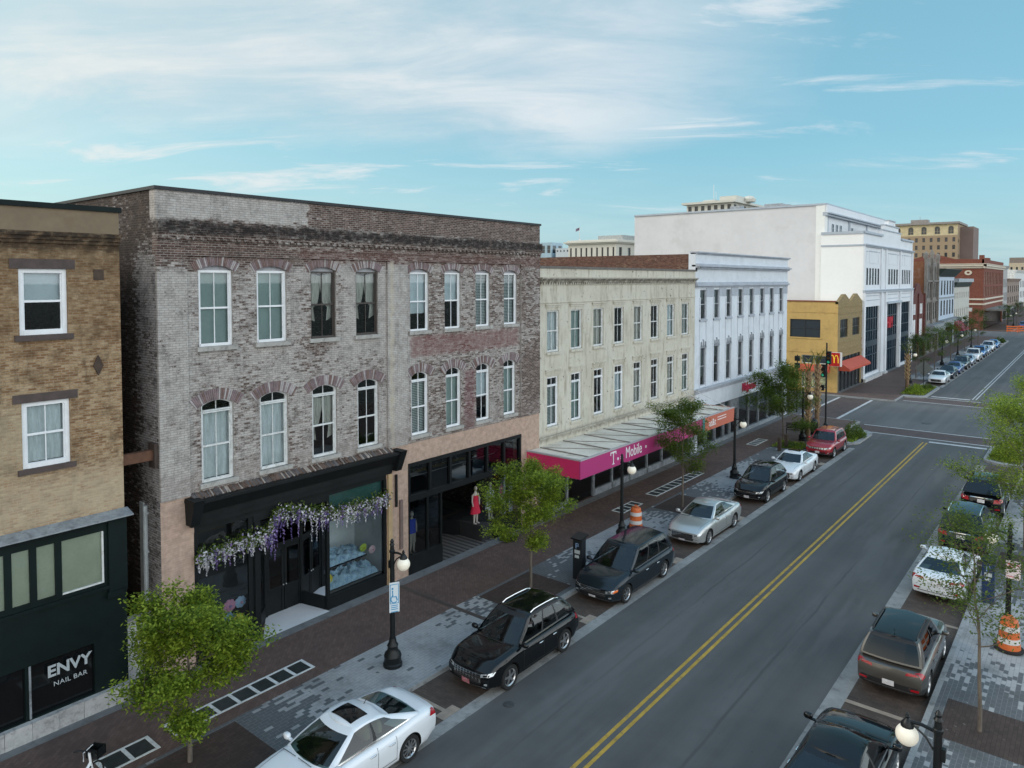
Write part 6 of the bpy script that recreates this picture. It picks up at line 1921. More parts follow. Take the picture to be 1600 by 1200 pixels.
# palms
BOOT = mk('palm_boot', (.40, .29, .16), .85, var=.35, sc=4); BOOTD = mk('palm_trunk', (.19, .12, .07), .9, var=.3, sc=4)
FROND = leafmat('yellow_green_frond', (.14, .15, .03), (.26, .25, .07))
def palm(label, loc, h, seed, nf=7):
    r = random.Random(seed)
    o = thing('palm_tree', label, 'palm tree', loc, 0, 'newly planted palms at the street corners')
    k = MB(); k.tube([(0, 0, 0), (.02, 0, h * .3), (0, .02, h * .65), (0, 0, h)], [.20, .17, .16, .15], 10); k.build('trunk', BOOTD, o, smooth=50)
    k = MB()
    n = int(h / .15)
    for i in range(n):
        z = h * .26 + h * .70 * i / n
        a = i * 2.4
        for s in (0, PI):
            d = V((cos(a + s), sin(a + s), 0)); t = V((-d.y, d.x, 0))
            p = d * .15; z2 = z + .30
            k.hexa([p - t * .07 + V((0, 0, z)), p + t * .07 + V((0, 0, z)), d * .19 + t * .06 + V((0, 0, z)), d * .19 - t * .06 + V((0, 0, z)),
                    d * .27 - t * .09 + V((0, 0, z2)), d * .27 - t * .04 + V((0, 0, z2)), d * .35 - t * .04 + V((0, 0, z2 + .03)), d * .35 - t * .09 + V((0, 0, z2 + .03))])
    k.build('leaf_boot', BOOT, o)
    k = MB()
    for i in range(nf):
        a = r.uniform(0, 2 * PI); ln = r.uniform(.6, 1.2); d = V((cos(a), sin(a), 0)); t = V((-sin(a), cos(a), 0))
        pts = [d * (.05 + ln * .35 * q) + V((0, 0, h - .1 + ln * (q * 1.1 - .15 * q * q))) for q in (0, .3, .6, 1)]
        k.tube([tuple(p) for p in pts], [.05, .04, .03, .015], 5)
        for q in range(16):
            p = pts[-1] - V((0, 0, .1 * q / 10)); e = (t * r.uniform(-1, 1) + d * r.uniform(.0, 1) + V((0, 0, r.uniform(-.3, .9)))).normalized() * r.uniform(.3, .65)
            k.poly([p - t * .025, p + t * .025, p + e])
    k.build('frond', FROND, o)
palm('palm with pale criss-cross leaf boots behind the red car, nearer the lamp post', (-16.9, 56.6, .14), 5.3, 1)
palm('slightly thinner palm with leaf boots beside the traffic signal pole', (-17.5, 61.0, .14), 5.4, 2)
palm('short ragged palm trunk on the far corner beside the lamp post', (-16.4, 90.8, .14), 3.9, 3, 5)

# flower garland over the flower shop
def garland():
    o = thing('flower_garland', 'garland of white and lilac flowers with green leaves draped across the black shopfront', 'garland', (XF + .12, 15.0, 3.0))
    r = random.Random(4)
    path = [(-3.9, .62), (-3.2, .60), (-2.3, .66), (-1.7, .66), (-1.4, .70), (-1.24, 1.05), (-1.05, 1.3), (-.6, 1.25), (-.1, 1.1), (.7, .85), (1.3, .74), (1.9, .70), (2.9, .64), (3.5, .68), (3.92, .72)]
    MATS = [flat('white_petal', (.52, .52, .56), .6), flat('lilac_petal', (.22, .15, .36), .6), flat('violet_petal', (.11, .075, .24), .6), LEAF_C]
    k = MB(); lf = MB(); stem = MB()
    stem.tube([(.0, p[0], p[1]) for p in path], .035, 5)
    def rv(): return V((r.gauss(0, 1), r.gauss(0, 1), r.gauss(0, 1))).normalized()
    for (a, b) in zip(path, path[1:]):
        seg = math.hypot(b[0] - a[0], b[1] - a[1])
        for i in range(int(seg * 30)):          # hanging racemes
            q = r.random(); y = a[0] + (b[0] - a[0]) * q; z = a[1] + (b[1] - a[1]) * q + r.gauss(.05, .08)
            viol = -1.5 < y < 1.2
            m = r.choices((0, 1, 2), (2, 3, 4) if viol else (6, 2, 1))[0]
            ln = abs(r.gauss(.28, .24)) * (1.4 if viol else 1.0); x = abs(r.gauss(.07, .06))
            n = int(ln / .028) + 3
            for j in range(n):
                f = j / n; c = V((x + r.gauss(0, .03) * (1 - f), y + r.gauss(0, .035) * (1.15 - f), z - ln * f))
                e, g = rv() * .042 * (1.1 - .6 * f), rv() * .042 * (1.1 - .6 * f)
                k.poly([c - e, c + g, c + e, c - g], m)
        for i in range(int(seg * 320)):         # leaves and blossom cushions along the top
            q = r.random(); y = a[0] + (b[0] - a[0]) * q + r.gauss(0, .05); z = a[1] + (b[1] - a[1]) * q + r.gauss(.04, .14)
            c = V((r.gauss(.06, .07), y, z)); u = rv() * .075; s_ = rv() * .03
            lf.poly([c - u, c + s_, c + u, c - s_])
            if r.random() < .5:
                c = V((r.gauss(.1, .06), y, z - .05)); e, g = rv() * .04, rv() * .04
                k.poly([c - e, c + g, c + e, c - g], r.choices((0, 1), (4, 1))[0])
    stem.build('stem', LEAF_C, o); k.build('blossom', MATS, o); lf.build('foliage', LEAF_B, o)
garland()
# flower shop window display
def blossom(label, loc, rad, col, col2):
    o = thing('paper_flower', label, 'paper flower', loc)
    r = random.Random(int(loc[1] * 100))
    k = MB()
    for ring, n in ((1.0, 8), (.7, 7), (.4, 5)):
        for i in range(n):
            a = 2 * PI * i / n + ring
            k.ell((.05 * (1.2 - ring), rad * .55 * ring * cos(a), rad * .55 * ring * sin(a)), (rad * .12, rad * .36, rad * .30), 0, 1, 8, 5)
    k.build('petals', col, o, smooth=60)
    k = MB(); k.ell((.09, 0, 0), (rad * .12, rad * .18, rad * .18), 0, 1, 8, 5); k.build('heart', col2, o, smooth=60)
FC = lambda n, c: flat(n, c, .6)
PK, YL, WHF, LIL, LBLU = FC('pink_paper', (.6, .28, .42)), FC('yellow_paper', (.62, .52, .04)), FC('white_paper', (.65, .63, .64)), FC('lilac_paper', (.32, .25, .5)), FC('pale_blue_paper', (.35, .48, .66))
blossom('large pink paper flower in the left shop window', (XF - .35, 12.45, 1.50), .26, PK, LIL)
blossom('pale lilac paper flower beside the pink one in the left shop window', (XF - .35, 12.85, 1.50), .24, LBLU, PK)
blossom('yellow paper flower low in the left shop window', (XF - .3, 12.75, .95), .24, YL, YL)
blossom('white paper flower in the angled window beside the shop door', (XF - .45, 16.35, 1.45), .24, WHF, PK)
blossom('yellow paper flower low in the right shop window', (XF - .4, 16.45, 1.05), .24, YL, WHF)
blossom('green yellow paper flower high at the right end of the shop window', (XF - .5, 18.2, 1.75), .2, FC('lime_paper', (.4, .52, .06)), YL)
blossom('pale pink paper flower at the right end of the shop window', (XF - .45, 18.6, 1.58), .2, FC('pale_pink_paper', (.65, .45, .5)), PK)
def tulle(label, loc, rx, ry, rz, seed, mat):
    o = thing('tulle_cloud', label, 'window display', loc)
    from mathutils import noise as mn
    k = MB(); rows = []
    for i in range(29):
        row = []
        for j in range(41):
            u, v = i / 14 - 1, j / 20 - 1
            f = max(0, 1 - u * u) ** .5 * max(0, 1 - v ** 4) ** .5
            p = V((u * rx * 5 + seed * 9, v * ry * 5, 0))
            h = rz * f * (1.15 + .55 * mn.noise(p) + .35 * mn.noise(p * 2.3) + .2 * mn.noise(p * 5))
            row.append((u * rx + .03 * mn.noise(p * 3), v * ry + .03 * mn.noise(p * 3.1), max(0, h)))
        rows.append(row)
    k.grid(rows)
    k.build('fabric', mat, o, smooth=60)
TUL = mk('blue_white_tulle', (.36, .52, .66), .8, var=.35, sc=4, dirt=(.08, .2, .45), damt=.7)
tulle('blue and white tulle mound on the upper shelf of the right shop window', (XF - 1.0, 17.4, 1.45), .5, .95, .3, 1, TUL)
tulle('blue and white tulle heap along the floor of the right shop window', (XF - .7, 17.5, .72), .5, 1.25, .35, 2, TUL)
tulle('pale tulle heap in the angled window beside the shop door', (XF - .55, 16.42, .66), .2, .12, .5, 3, TUL)
tulle('blue tulle heap in the left shop window', (XF - .8, 12.2, .70), .4, .8, .3, 4, TUL)
k = MB(); k.box(-.5, .5, -1.0, 1.0, -.03, 0); o_ = k.build('display_shelf', GLASSD, None); o_.location = (XF - 1.0, 17.4, 1.42); tag(o_, 'glass shelf in the right flower shop window', 'shelf')

# mannequins in the clothes shop
SKINW = flat('mannequin_white', (.40, .37, .34), .5); SKIND = flat('mannequin_dark', (.05, .05, .05), .5)
def mannequin(label, loc, top, bottom, dress=False, skin=SKINW):
    o = thing('mannequin', label, 'mannequin', loc, 0, 'shop window mannequins')
    k = MB()
    for s in (-1, 1):
        k.tube([(0, s * .10, 0), (.02, s * .09, .45), (0, s * .085, .88)], [.04, .06, .085], 8)
        k.tube([(0, s * .19, 1.40), (.02, s * .25, 1.12), (.06, s * .22, .86)], [.045, .038, .03], 7)
        k.ell((.06, s * .10, .03), (.12, .045, .035), 0, 1, 8, 5)
    k.grid([[(r1 * .7 * cos(2 * PI * i / 14), r1 * 1.15 * sin(2 * PI * i / 14), z) for i in range(14)] for z, r1 in ((.80, .12), (.92, .165), (1.08, .125), (1.25, .15), (1.38, .17), (1.46, .07), (1.54, .05))], cu=True)
    k.ell((.01, 0, 1.66), (.09, .075, .12), 0, 1, 10, 8)
    k.build('figure', skin, o, smooth=60)
    k = MB()
    if dress: prof = ((.50, .27), (.7, .22), (.92, .18), (1.08, .14), (1.25, .165), (1.36, .17))
    else: prof = ((.86, .19), (1.0, .165), (1.1, .155), (1.25, .175), (1.40, .185), (1.46, .09))
    k.grid([[(r1 * .75 * cos(2 * PI * i / 16), r1 * 1.15 * sin(2 * PI * i / 16), z) for i in range(16)] for z, r1 in prof], cu=True)
    k.build('dress' if dress else 'shirt', top, o, smooth=60)
    if not dress:
        k = MB()
        for s in (-1, 1): k.tube([(0, s * .09, .45), (0, s * .095, .90)], [.10, .11], 10)
        k.build('shorts', bottom, o, smooth=60)
mannequin('mannequin in a blue shirt and grey trousers at the left of the clothes shop', (XF - .6, 20.9, .72), flat('royal_blue_cloth', (.02, .05, .42), .8), flat('grey_trousers', (.3, .29, .26), .8))
mannequin('mannequin in a red dress in the clothes shop window', (XF - .7, 25.05, .86), flat('red_cloth', (.45, .01, .04), .8), None, True)
mannequin('mannequin in a white lace dress in the clothes shop window', (XF - .6, 26.0, .86), flat('white_cloth', (.55, .56, .62), .8), None, True)
mannequin('mannequin in a pink top in the clothes shop window, furthest right', (XF - .65, 26.95, .86), flat('pink_cloth', (.55, .12, .22), .8), flat('white_skirt', (.6, .58, .55), .8))

# ------------------------------------------------------------------ street furniture
GLOBE = flat('opal_globe', (.78, .74, .64), .35, emit=(1, .9, .68), es=.08)  # faint glow added for daylight on the unlit opal globes
def lamp(label, x, y, rz):
    o = thing('street_lamp', label, 'street lamp', (x, y, .14), rz, 'black globe street lamps')
    k = MB()
    k.lathe([(.30, 0), (.30, .10), (.265, .13), (.265, .30), (.28, .33), (.25, .42), (.17, .50), (.16, .62), (.18, .66), (.13, .74), (.10, .90)], 16, (0, 0, 0))
    k.build('base', BLACKM, o, smooth=40)
    k = MB(); k.lathe([(.085, .88), (.082, 1.2), (.072, 3.6), (.09, 3.62), (.09, 3.68), (.07, 3.70), (.06, 3.84), (.085, 3.86), (.05, 3.92), (.065, 3.97), (.03, 4.03), (.0, 4.06)], 14)
    k.box(-.13, -.06, -.05, .05, 3.1, 3.34)
    k.build('pole', BLACKM, o, smooth=40)
    k = MB()
    k.tube([(.06, 0, 3.62), (.28, 0, 3.66), (.52, 0, 3.64)], .035, 7); k.tube([(.07, 0, 3.25), (.2, 0, 3.45), (.42, 0, 3.60)], .02, 6)
    k.lathe([(.02, .17), (.05, .14), (.03, .10), (.07, .06), (.11, .0), (.12, -.07)], 12, (.52, 0, 3.60)); k.ell((.52, 0, 3.76), (.035, .035, .05))
    k.build('arm', BLACKM, o, smooth=40)
    k = MB(); k.ell((.52, 0, 3.37), (.205, .205, .205), 0, 1, 20, 14); k.build('globe', GLOBE, o, smooth=60)
    return o
L1 = lamp('black globe street lamp with blue parking sign, nearest on the left sidewalk', -17.03, 15.05, 0)
lamp('black globe street lamp by the orange drum in front of the awning', -17.1, 29.3, 0)
lamp('black globe street lamp at the orange end of the awning', -17.1, 42.85, 0)
lamp('black globe street lamp beside the palms at the crossing', -17.15, 56.2, 0)
lamp('black globe street lamp on the far corner beside the short palm', -17.0, 95.6, 0)
for y, lab in ((119, 'black globe street lamp behind the far blue cars'), (134, 'black globe street lamp by the far red awning'), (149.7, 'black globe street lamp near the far end of the parked cars'), (216, 'small distant street lamp beyond the second crossing'), (232, 'farthest street lamp on the left')):
    lamp(lab, -17.1, y, 0)
R1 = lamp('black globe street lamp with red and white sign on the right sidewalk', -2.1, 29.2, PI)
lamp('black globe street lamp at the bottom right corner', -2.15, 15.45, PI)
SBLUE = flat('sign_blue', (.05, .28, .50), .5); SWHT = flat('sign_white', (.62, .68, .72), .5); SREDD = flat('sign_red_ink', (.55, .03, .05), .5)
def sign(name, label, loc, rz, w, h, mats, deco):
    o = thing(name, label, 'sign', loc, rz)
    k = MB(); k.box(0, .012, -w / 2, w / 2, -h / 2, h / 2); k.build('plate', mats, o)
    k = MB(); deco(k); k.build('marking', deco.m, o)
    k = MB(); k.box(-.04, 0, -.03, .03, -.1, .1); k.build('bracket', BLACKM, o)
def d1(k):
    k.tube([(.016, -.06, .22), (.016, -.06, .02), (.016, .05, .02), (.016, .09, -.10)], .02, 5); k.ell((.016, -.06, .28), (.006, .035, .035))
    k.tube([(.016, .10 * cos(a * .35 + 1.8) - .01, -.05 + .12 * sin(a * .35 + 1.8)) for a in range(12)], .016, 5)
    for z in (-.27, -.33, -.39, -.47): k.box(.013, .018, -.11, .11, z, z + .025)
    for (a, b, c, d) in ((-.14, .14, .40, .42), (-.14, -.12, -.2, .42), (.12, .14, -.2, .42), (-.14, .14, -.2, -.18)): k.box(.013, .017, a, b, c, d)
d1.m = SBLUE
sign('parking_sign', 'white and blue accessible parking sign on the nearest left lamp post', (-16.94, 15.05, 2.35), -.5, .32, .95, SWHT, d1)
def d2(k):
    k.box(.013, .018, -.16, .16, .16, .20); k.box(.013, .018, -.16, .0, .08, .11)
    k.box(.013, .018, -.16, .16, -.24, -.22)
d2.m = SREDD
sign('parking_sign', 'white sign with red print on the right lamp post above the orange drum', (-1.98, 29.1, 2.6), -PI / 2 - .15, .42, .62, flat('pinkish_white_sign', (.70, .60, .62), .5), d2)
# orange drums
ORM = mk('orange_plastic', (.58, .13, .03), .5, var=.15, sc=4); ORW = flat('reflective_white_band', (.62, .60, .58), .4)
def drum(label, loc):
    o = thing('traffic_drum', label, 'traffic drum', loc, 0, 'orange and white traffic drums')
    k = MB(); k.lathe([(.33, .08), (.32, .26), (.30, .27), (.30, .46), (.29, .47), (.285, .66), (.27, .67), (.27, .86), (.25, .88), (.245, 1.0), (.2, 1.05), (.0, 1.06)], 20); k.tube([(-.1, 0, 1.05), (-.07, 0, 1.15), (.07, 0, 1.15), (.1, 0, 1.05)], .025, 6); k.build('barrel', ORM, o, smooth=40)
    for z0, z1, r in ((.28, .455, .306), (.675, .85, .277)):
        k = MB(); k.lathe([(r + .006, z0), (r + .002, z1)], 20); k.build('band', ORW, o, smooth=40)
    k = MB(); k.lathe([(.40, 0), (.43, .02), (.43, .07), (.36, .09), (.30, .09)], 20); k.build('rubber_base', TYRE, o, smooth=40)
drum('orange and white traffic drum behind the dark minivan, beside the lamp post', (-17.3, 31.0, .147))
drum('orange and white traffic drum on the right sidewalk under the lamp post', (-2.0, 28.45, .147))
# pay stations
def kiosk(label, loc, rz, mat, sc=1.0):
    o = thing('pay_station', label, 'pay station', loc, rz)
    k = MB(); k.box(-.15, .15, -.20, .20, 0, 1.45); k.hexa([(-.15, -.2, 1.45), (.15, -.2, 1.45), (.15, .2, 1.45), (-.15, .2, 1.45), (-.15, -.2, 1.62), (.12, -.2, 1.58), (.12, .2, 1.58), (-.15, .2, 1.62)]); k.build('cabinet', mat, o)
    k = MB(); k.hexa([(-.28, -.24, 1.66), (.26, -.24, 1.58), (.26, .24, 1.58), (-.28, .24, 1.66), (-.28, -.24, 1.72), (.26, -.24, 1.63), (.26, .24, 1.63), (-.28, .24, 1.72)]); k.build('solar_top', BLACKM, o)
    k = MB(); k.box(.151, .16, -.12, .12, 1.02, 1.16); k.box(.151, .165, -.1, .08, .85, .96); k.build('panel', flat('pale_panel_%d' % int(loc[1]), (.45, .5, .52), .4), o)
    k = MB(); k.tube([(.16, -.05, 1.22), (.16, -.05, 1.42)], .018, 5); k.tube([(.16, -.05 + .0, 1.41), (.16, .05, 1.41), (.16, .06, 1.33), (.16, -.05, 1.31)], .018, 5); k.build('parking_letter', flat('letter_blue_%d' % int(loc[1]), (.25, .38, .6), .4), o)
    o.scale = (sc, sc, sc)
    return o
kiosk('tall black pay station between the black crossover and the dark minivan', (-16.15, 24.3, .147), -PI / 2, flat('pay_station_black', (.012, .016, .02), .45), 1.05)
kiosk('dark blue pay station on the right sidewalk behind the lamp post', (-2.95, 32.2, .147), -PI / 2, flat('pay_station_blue', (.012, .03, .09), .45), 1.0)
# traffic signal, pedestrian signals, bin, bench, bollards, stop sign back
o = thing('traffic_signal', 'black traffic signal pole behind the palms at the crossing', 'traffic signal', (-17.15, 62.2, .14))
k = MB(); k.lathe([(.2, 0), (.2, .3), (.1, .4), (.075, .6), (.07, 5.4), (.06, 7.0), (.0, 7.05)], 12); k.build('pole', BLACKM, o, smooth=40)
LOFF = [flat('signal_red_lens', (.10, .01, .01), .3), flat('signal_amber_lens', (.12, .06, .01), .3), flat('signal_green_lens', (.02, .35, .22), .3, emit=(.05, .9, .5), es=.12)]
for (dx, dz) in ((.22, 5.3), (-.2, 4.2)):
    k = MB(); k.box(dx - .17, dx + .17, -.32, -.06, dz, dz + 1.05)
    for i in range(3):
        rows = [[(dx + .12 * cos(PI * j / 8), -.32 - q, dz + .19 + i * .33 + .12 * sin(PI * j / 8)) for j in range(9)] for q in (0, .16)]
        k.grid(rows)
    h_ = k.build('signal_head', BLACKM, o)
    for i in range(3):
        k = MB(); rows = [[(dx + q * cos(2 * PI * j / 12), -.325, dz + .19 + i * .33 + q * sin(2 * PI * j / 12)) for j in range(12)] for q in (.001, .105)]
        k.grid(rows, cu=True); k.build('lens', LOFF[2 - i], h_)
k = MB(); k.box(-.5, -.12, -.3, -.04, 3.1, 3.55); k.build('pedestrian_signal', BLACKM, o)
o = thing('pedestrian_signal', 'black pedestrian signal on the corner of the white building', 'traffic signal', (-21.3, 68.0, .14))
k = MB(); k.lathe([(.09, 0), (.06, .2), (.05, 5.3)], 10); k.build('pole', BLACKM, o)
for z in (4.1, 4.75): 
    k = MB(); k.box(-.2, .22, -.18, .12, z, z + .45); k.build('signal_head', BLACKM, o)
o = thing('litter_bin', 'black slatted litter bin between the two palms', 'bin', (-17.2, 59.0, .14))
k = MB(); k.lathe([(.28, .0), (.30, .1), (.32, .95), (.34, 1.0)], 16)
for i in range(16):
    a = 2 * PI * i / 16; k.box(.33 * cos(a) - .02, .33 * cos(a) + .02, .33 * sin(a) - .02, .33 * sin(a) + .02, .05, .98)
k.build('barrel', BLACKM, o)
k = MB(); k.lathe([(.36, 1.0), (.36, 1.06), (.25, 1.2), (.12, 1.24)], 16); k.build('lid', BLACKM, o, smooth=40)
o = thing('bench', 'dark metal bench by the lamp post at the crossing', 'bench', (-18.1, 57.6, .14), .3)
k = MB()
for i in range(4): k.box(-.7, .7, -.2 + i * .11, -.12 + i * .11, .44, .47)
k.build('seat', BLACKM, o)
k = MB()
for i in range(4): k.box(-.7, .7, .24 + i * .015, .27 + i * .015, .52 + i * .11, .60 + i * .11)
k.build('backrest', BLACKM, o)
for x in (-.66, .66):
    k = MB(); k.tube([(x, -.2, 0), (x, -.2, .62), (x, .22, .64), (x, .24, 0)], .025, 6); k.tube([(x, .24, .6), (x, .31, .95)], .025, 6); k.build('leg', BLACKM, o)
WOOD = mk('dark_bollard_wood', (.05, .035, .025), .8, var=.3, sc=5)
for (x, y, lab) in ((-17.35, 51.7, 'dark wooden bollard by the green bed, nearer the white sedan'), (-17.3, 53.0, 'dark wooden bollard by the green bed, nearer the palms')):
    k = MB(); k.box(-.11, .11, -.11, .11, 0, .95); k.hexa([(-.11, -.11, .95), (.11, -.11, .95), (.11, .11, .95), (-.11, .11, .95), (-.05, -.05, 1.02), (.05, -.05, 1.02), (.05, .05, 1.02), (-.05, .05, 1.02)])
    k.box(-.118, .118, -.118, .118, .78, .84)
    o = k.build('bollard', WOOD); o.location = (x, y, .14); tag(o, lab, 'bollard', 'wooden bollards by the bed')
o = thing('road_sign', 'back of a grey diamond road sign on the far corner bed', 'sign', (-15.4, 94.6, .14))
k = MB(); k.tube([(0, 0, 0), (0, 0, 3.1)], .04, 6); k.build('post', BLACKM, o)
k = MB(); k.hexa([(-.95, .05, 1.95), (0, .05, 1.0), (.95, .05, 1.95), (0, .05, 2.9), (-.95, .08, 1.95), (0, .08, 1.0), (.95, .08, 1.95), (0, .08, 2.9)]); k.build('plate', mk('grey_sign_back', (.15, .17, .17), .5, .3, var=.1), o)
for i, (x, y, lab) in enumerate(((-15.2, 204, 'orange mesh barrier at the second crossing, nearest'), (-13.0, 206.5, 'orange mesh barrier at the second crossing, middle'), (-11.5, 210, 'orange mesh barrier at the second crossing, farthest'))):
    o = thing('barrier', lab, 'barrier', (x, y, .14), .2 * i, 'orange barriers at the second crossing')
    k = MB()
    for z in (.2, .7, 1.2): k.box(-1.2, 1.2, -.04, .04, z, z + .28)
    k.build('board', ORM, o)
    for s in (-1.0, 1.0):
        k = MB(); k.box(s - .06, s + .06, -.3, .3, 0, .1); k.box(s - .05, s + .05, -.05, .05, .1, 1.6); k.build('leg', ORM, o)
# bicycle at the bottom edge
o = thing('bicycle', 'white bicycle with black handlebars parked at the bottom left edge', 'bicycle', (-18.1, 6.35, .144), PI / 2 + .5)
k = MB()
def torus(mb, c, R, r, n=26, m=8):
    rows = [[(c[0] + (R + r * cos(2 * PI * j / m)) * cos(2 * PI * i / n), c[1] + r * sin(2 * PI * j / m), c[2] + (R + r * cos(2 * PI * j / m)) * sin(2 * PI * i / n)) for j in range(m)] for i in range(n)]
    mb.grid(rows, cu=True, cv=True)
for x in (-.52, .52):
    k = MB(); torus(k, (x, 0, .33), .31, .022)
    for i in range(14):
        a = 2 * PI * i / 14; k.tube([(x, 0, .33), (x + .3 * cos(a), 0, .33 + .3 * sin(a))], .003, 3)
    k.build('wheel', TYRE, o, smooth=60)
k = MB()
k.tube([(.52, 0, .33), (.42, 0, .75), (.39, 0, .98)], .03, 7); k.tube([(.42, 0, .72), (-.05, 0, .40), (-.52, 0, .33)], .035, 7); k.tube([(-.05, 0, .40), (-.2, 0, .86)], .025, 7); k.tube([(.32, .1, .80), (.32, .1, 1.0), (.62, .1, 1.02)], .012, 5)
k.build('frame', WHITE, o, smooth=60)
k = MB(); k.tube([(.25, -.30, 1.05), (.36, -.22, 1.02), (.40, 0, 1.0), (.36, .22, 1.02), (.25, .30, 1.05)], .018, 7); k.build('handlebar', BLACKM, o, smooth=60)
k = MB(); k.ell((-.22, 0, .90), (.14, .09, .04)); k.build('saddle', BLACKM, o, smooth=60)
k = MB(); k.box(.46, .74, -.16, .16, .78, .80); [k.box(.46 + a, .48 + a, -.16, .16, .80, 1.0) for a in (0, .26)]; k.box(.46, .74, -.16, -.14, .8, 1.0); k.box(.46, .74, .14, .16, .8, 1.0); k.build('basket', BLACKM, o)
# manhole and road ironwork
for (x, y, r, lab) in ((-13.0, 15.9, .16, 'small round valve cover in the road by the black crossover'), (-11.2, 66.9 + 3.4, .4, 'round manhole cover in the crossing')):
    k = MB(); k.lathe([(r, 0), (r, .008), (r * .9, .010), (.001, .009)], 20); q_ = k.build('manhole_cover', mk('iron_cover_%d' % int(y), (.05, .05, .05), .6, var=.3, sc=8)); q_.location = (x, y, .004); tag(q_, lab, 'manhole cover')

# ------------------------------------------------------------------ parked cars
GL_, GR_, GF_ = 'cars parked along the left kerb', 'cars parked along the right kerb', 'cars parked beyond the crossing'
DN, UP = -PI / 2, PI / 2
make_car('parked_car', 'white sedan with black sunroof and beige seats, nearest on the left', 'car', 'sedan', P_WHITE, (-14.27, 10.95, .012), DN, GL_, L=4.97, W=1.89, Hs=1.02, sunroof=True, chrome=True, seats=SEATB, front='bars', antenna=True, glass=CGLASSC)
make_car('parked_car', 'black crossover with chrome mesh grille and chrome window trim', 'car', 'suv', P_BLACK, (-14.36, 17.95, .012), DN, GL_, L=4.8, W=1.93, front='chromemesh', chrome=True, plate=PLATER, spokes=5, cladding=0, rails='chrome', blackroof=True)
make_car('parked_car', 'dark grey minivan with chrome grille and amber lamps', 'car', 'van', P_GREY, (-14.62, 25.45, .012), DN, GL_, front='bars', chrome=True, amber=True, spokes=7)
make_car('parked_car', 'silver sedan with egg-crate grille behind the orange drum', 'car', 'sedan', P_SILVER, (-14.65, 33.1, .012), DN, GL_, L=5.13, W=1.86, Hs=1.05, front='eggcrate', chrome=True, spokes=9, glass=CGLASSC, seats=SEATB)
make_car('parked_car', 'black compact crossover with pale fog lamps between silver and white sedans', 'car', 'suv', P_BLACK, (-14.78, 41.0, .012), DN, GL_, L=4.46, W=1.82, Hs=.95, rails=True, spokes=5)
make_car('parked_car', 'white sedan with dark sunroof beside the planted corner', 'car', 'sedan', P_WHITE, (-14.75, 46.6, .012), DN, GL_, L=4.87, W=1.84, sunroof=True, front='std')
make_car('parked_car', 'red compact crossover with white slots in its grille at the crossing', 'car', 'jeep', P_RED, (-14.78, 53.9, .012), DN, GL_, L=4.4, W=1.86, Hs=.95, front='slots', rails=True, spokes=5)
make_car('parked_car', 'black car with sky reflecting in its roof at the bottom edge', 'car', 'sedan', P_BLACK, (-4.5, 18.05, .012), UP, GR_, L=4.95, W=1.92, Hs=1.06, chrome=True, rear='std')
make_car('parked_car', 'bronze grey crossover with slim red tail lamps and black lower body', 'car', 'jeep', P_BRONZE, (-4.5, 25.35, .012), UP, GR_, L=4.65, W=1.88, Hs=.98, rear='slim', rails=True, antenna=True, spokes=5, blackroof=True, rearglass=CGLASSD)
make_car('parked_car', 'white sedan half hidden behind the thin street tree', 'car', 'sedan', P_WHITE, (-4.5, 33.5, .012), UP, GR_, L=4.75, W=1.82, rear='slim')
make_car('parked_car', 'dark blue crossover with chrome rear trim behind the white sedan', 'car', 'jeep', P_NAVY, (-4.5, 39.75, .012), UP, GR_, L=4.8, W=1.95, Hs=1.0, chrome=True, rails='chrome', antenna=True, rearglass=CGLASSD, cladding=0)
make_car('parked_car', 'black crossover partly covered by leaves of the right tree', 'car', 'suv', P_BLACK, (-4.45, 46.5, .012), UP, GR_, L=4.9, W=1.95, Hs=1.04, rails=True, chrome=True, rearglass=CGLASSD, cladding=0)
far = [('sedan', P_WHITE, 99.6, 'white sedan with black grille, first beyond the crossing'), ('sedan', P_NAVY, 105.8, 'dark navy sedan, second beyond the crossing'), ('sedan', P_BLUE, 111.6, 'deep blue sedan, third beyond the crossing'),
       ('suv', P_TEAL, 117.6, 'dark green crossover, fourth beyond the crossing'), ('sedan', P_LSILV, 123.8, 'pale silver sedan in front of the white pickup'), ('pickup', P_WHITE, 130.4, 'white pickup truck in the far row of parked cars'),
       ('suv', P_LBLUE, 137.4, 'light blue crossover behind the white pickup'), ('sedan', P_LSILV, 143.4, 'silver sedan behind the light blue crossover'), ('suv', P_WHITE, 149.6, 'white crossover near the end of the far row'), ('sedan', P_LBLUE, 157.4, 'pale blue sedan, last of the far row')]
for i, (kd, p, y, lab) in enumerate(far):
    make_car('parked_car', lab, 'car', kd, p, (-14.55, y, .012), DN, GF_, detail=False, plate=None if i else None)
make_car('parked_car', 'dark blue crossover on the left far beyond the second crossing', 'car', 'suv', P_BLUE, (-14.5, 226, .012), DN, detail=False)
make_car('parked_car', 'dark car parked in the side street by the white building', 'car', 'sedan', P_BLACK, (-25.5, 70.2, .012), PI, detail=False)

# ------------------------------------------------------------------ sky, sun, camera
SUN_EL, SUN_AZ = math.radians(33), math.radians(238)      # azimuth measured from +Y towards +X
w = bpy.data.worlds.new('World'); S.world = w; w.use_nodes = True
t = w.node_tree; t.nodes.clear()
class WT_(NT):
    def __init__(s):
        s.t = t; s._oc = None
wt = WT_()
gen = wt.n('ShaderNodeTexCoord').outputs['Generated']
sky = wt.n('ShaderNodeTexSky'); sky.sky_type = 'NISHITA'; sky.sun_disc = False
sky.sun_elevation = SUN_EL; sky.sun_rotation = SUN_AZ; sky.altitude = 10; sky.air_density = 1.0; sky.dust_density = 1.2; sky.ozone_density = 1.5
x, y, z = wt.xyz(gen)
zc = wt.math('MAXIMUM', z, 0.0)
den = wt.add(zc, .16)
px, py = wt.math('DIVIDE', x, den), wt.math('DIVIDE', y, den)
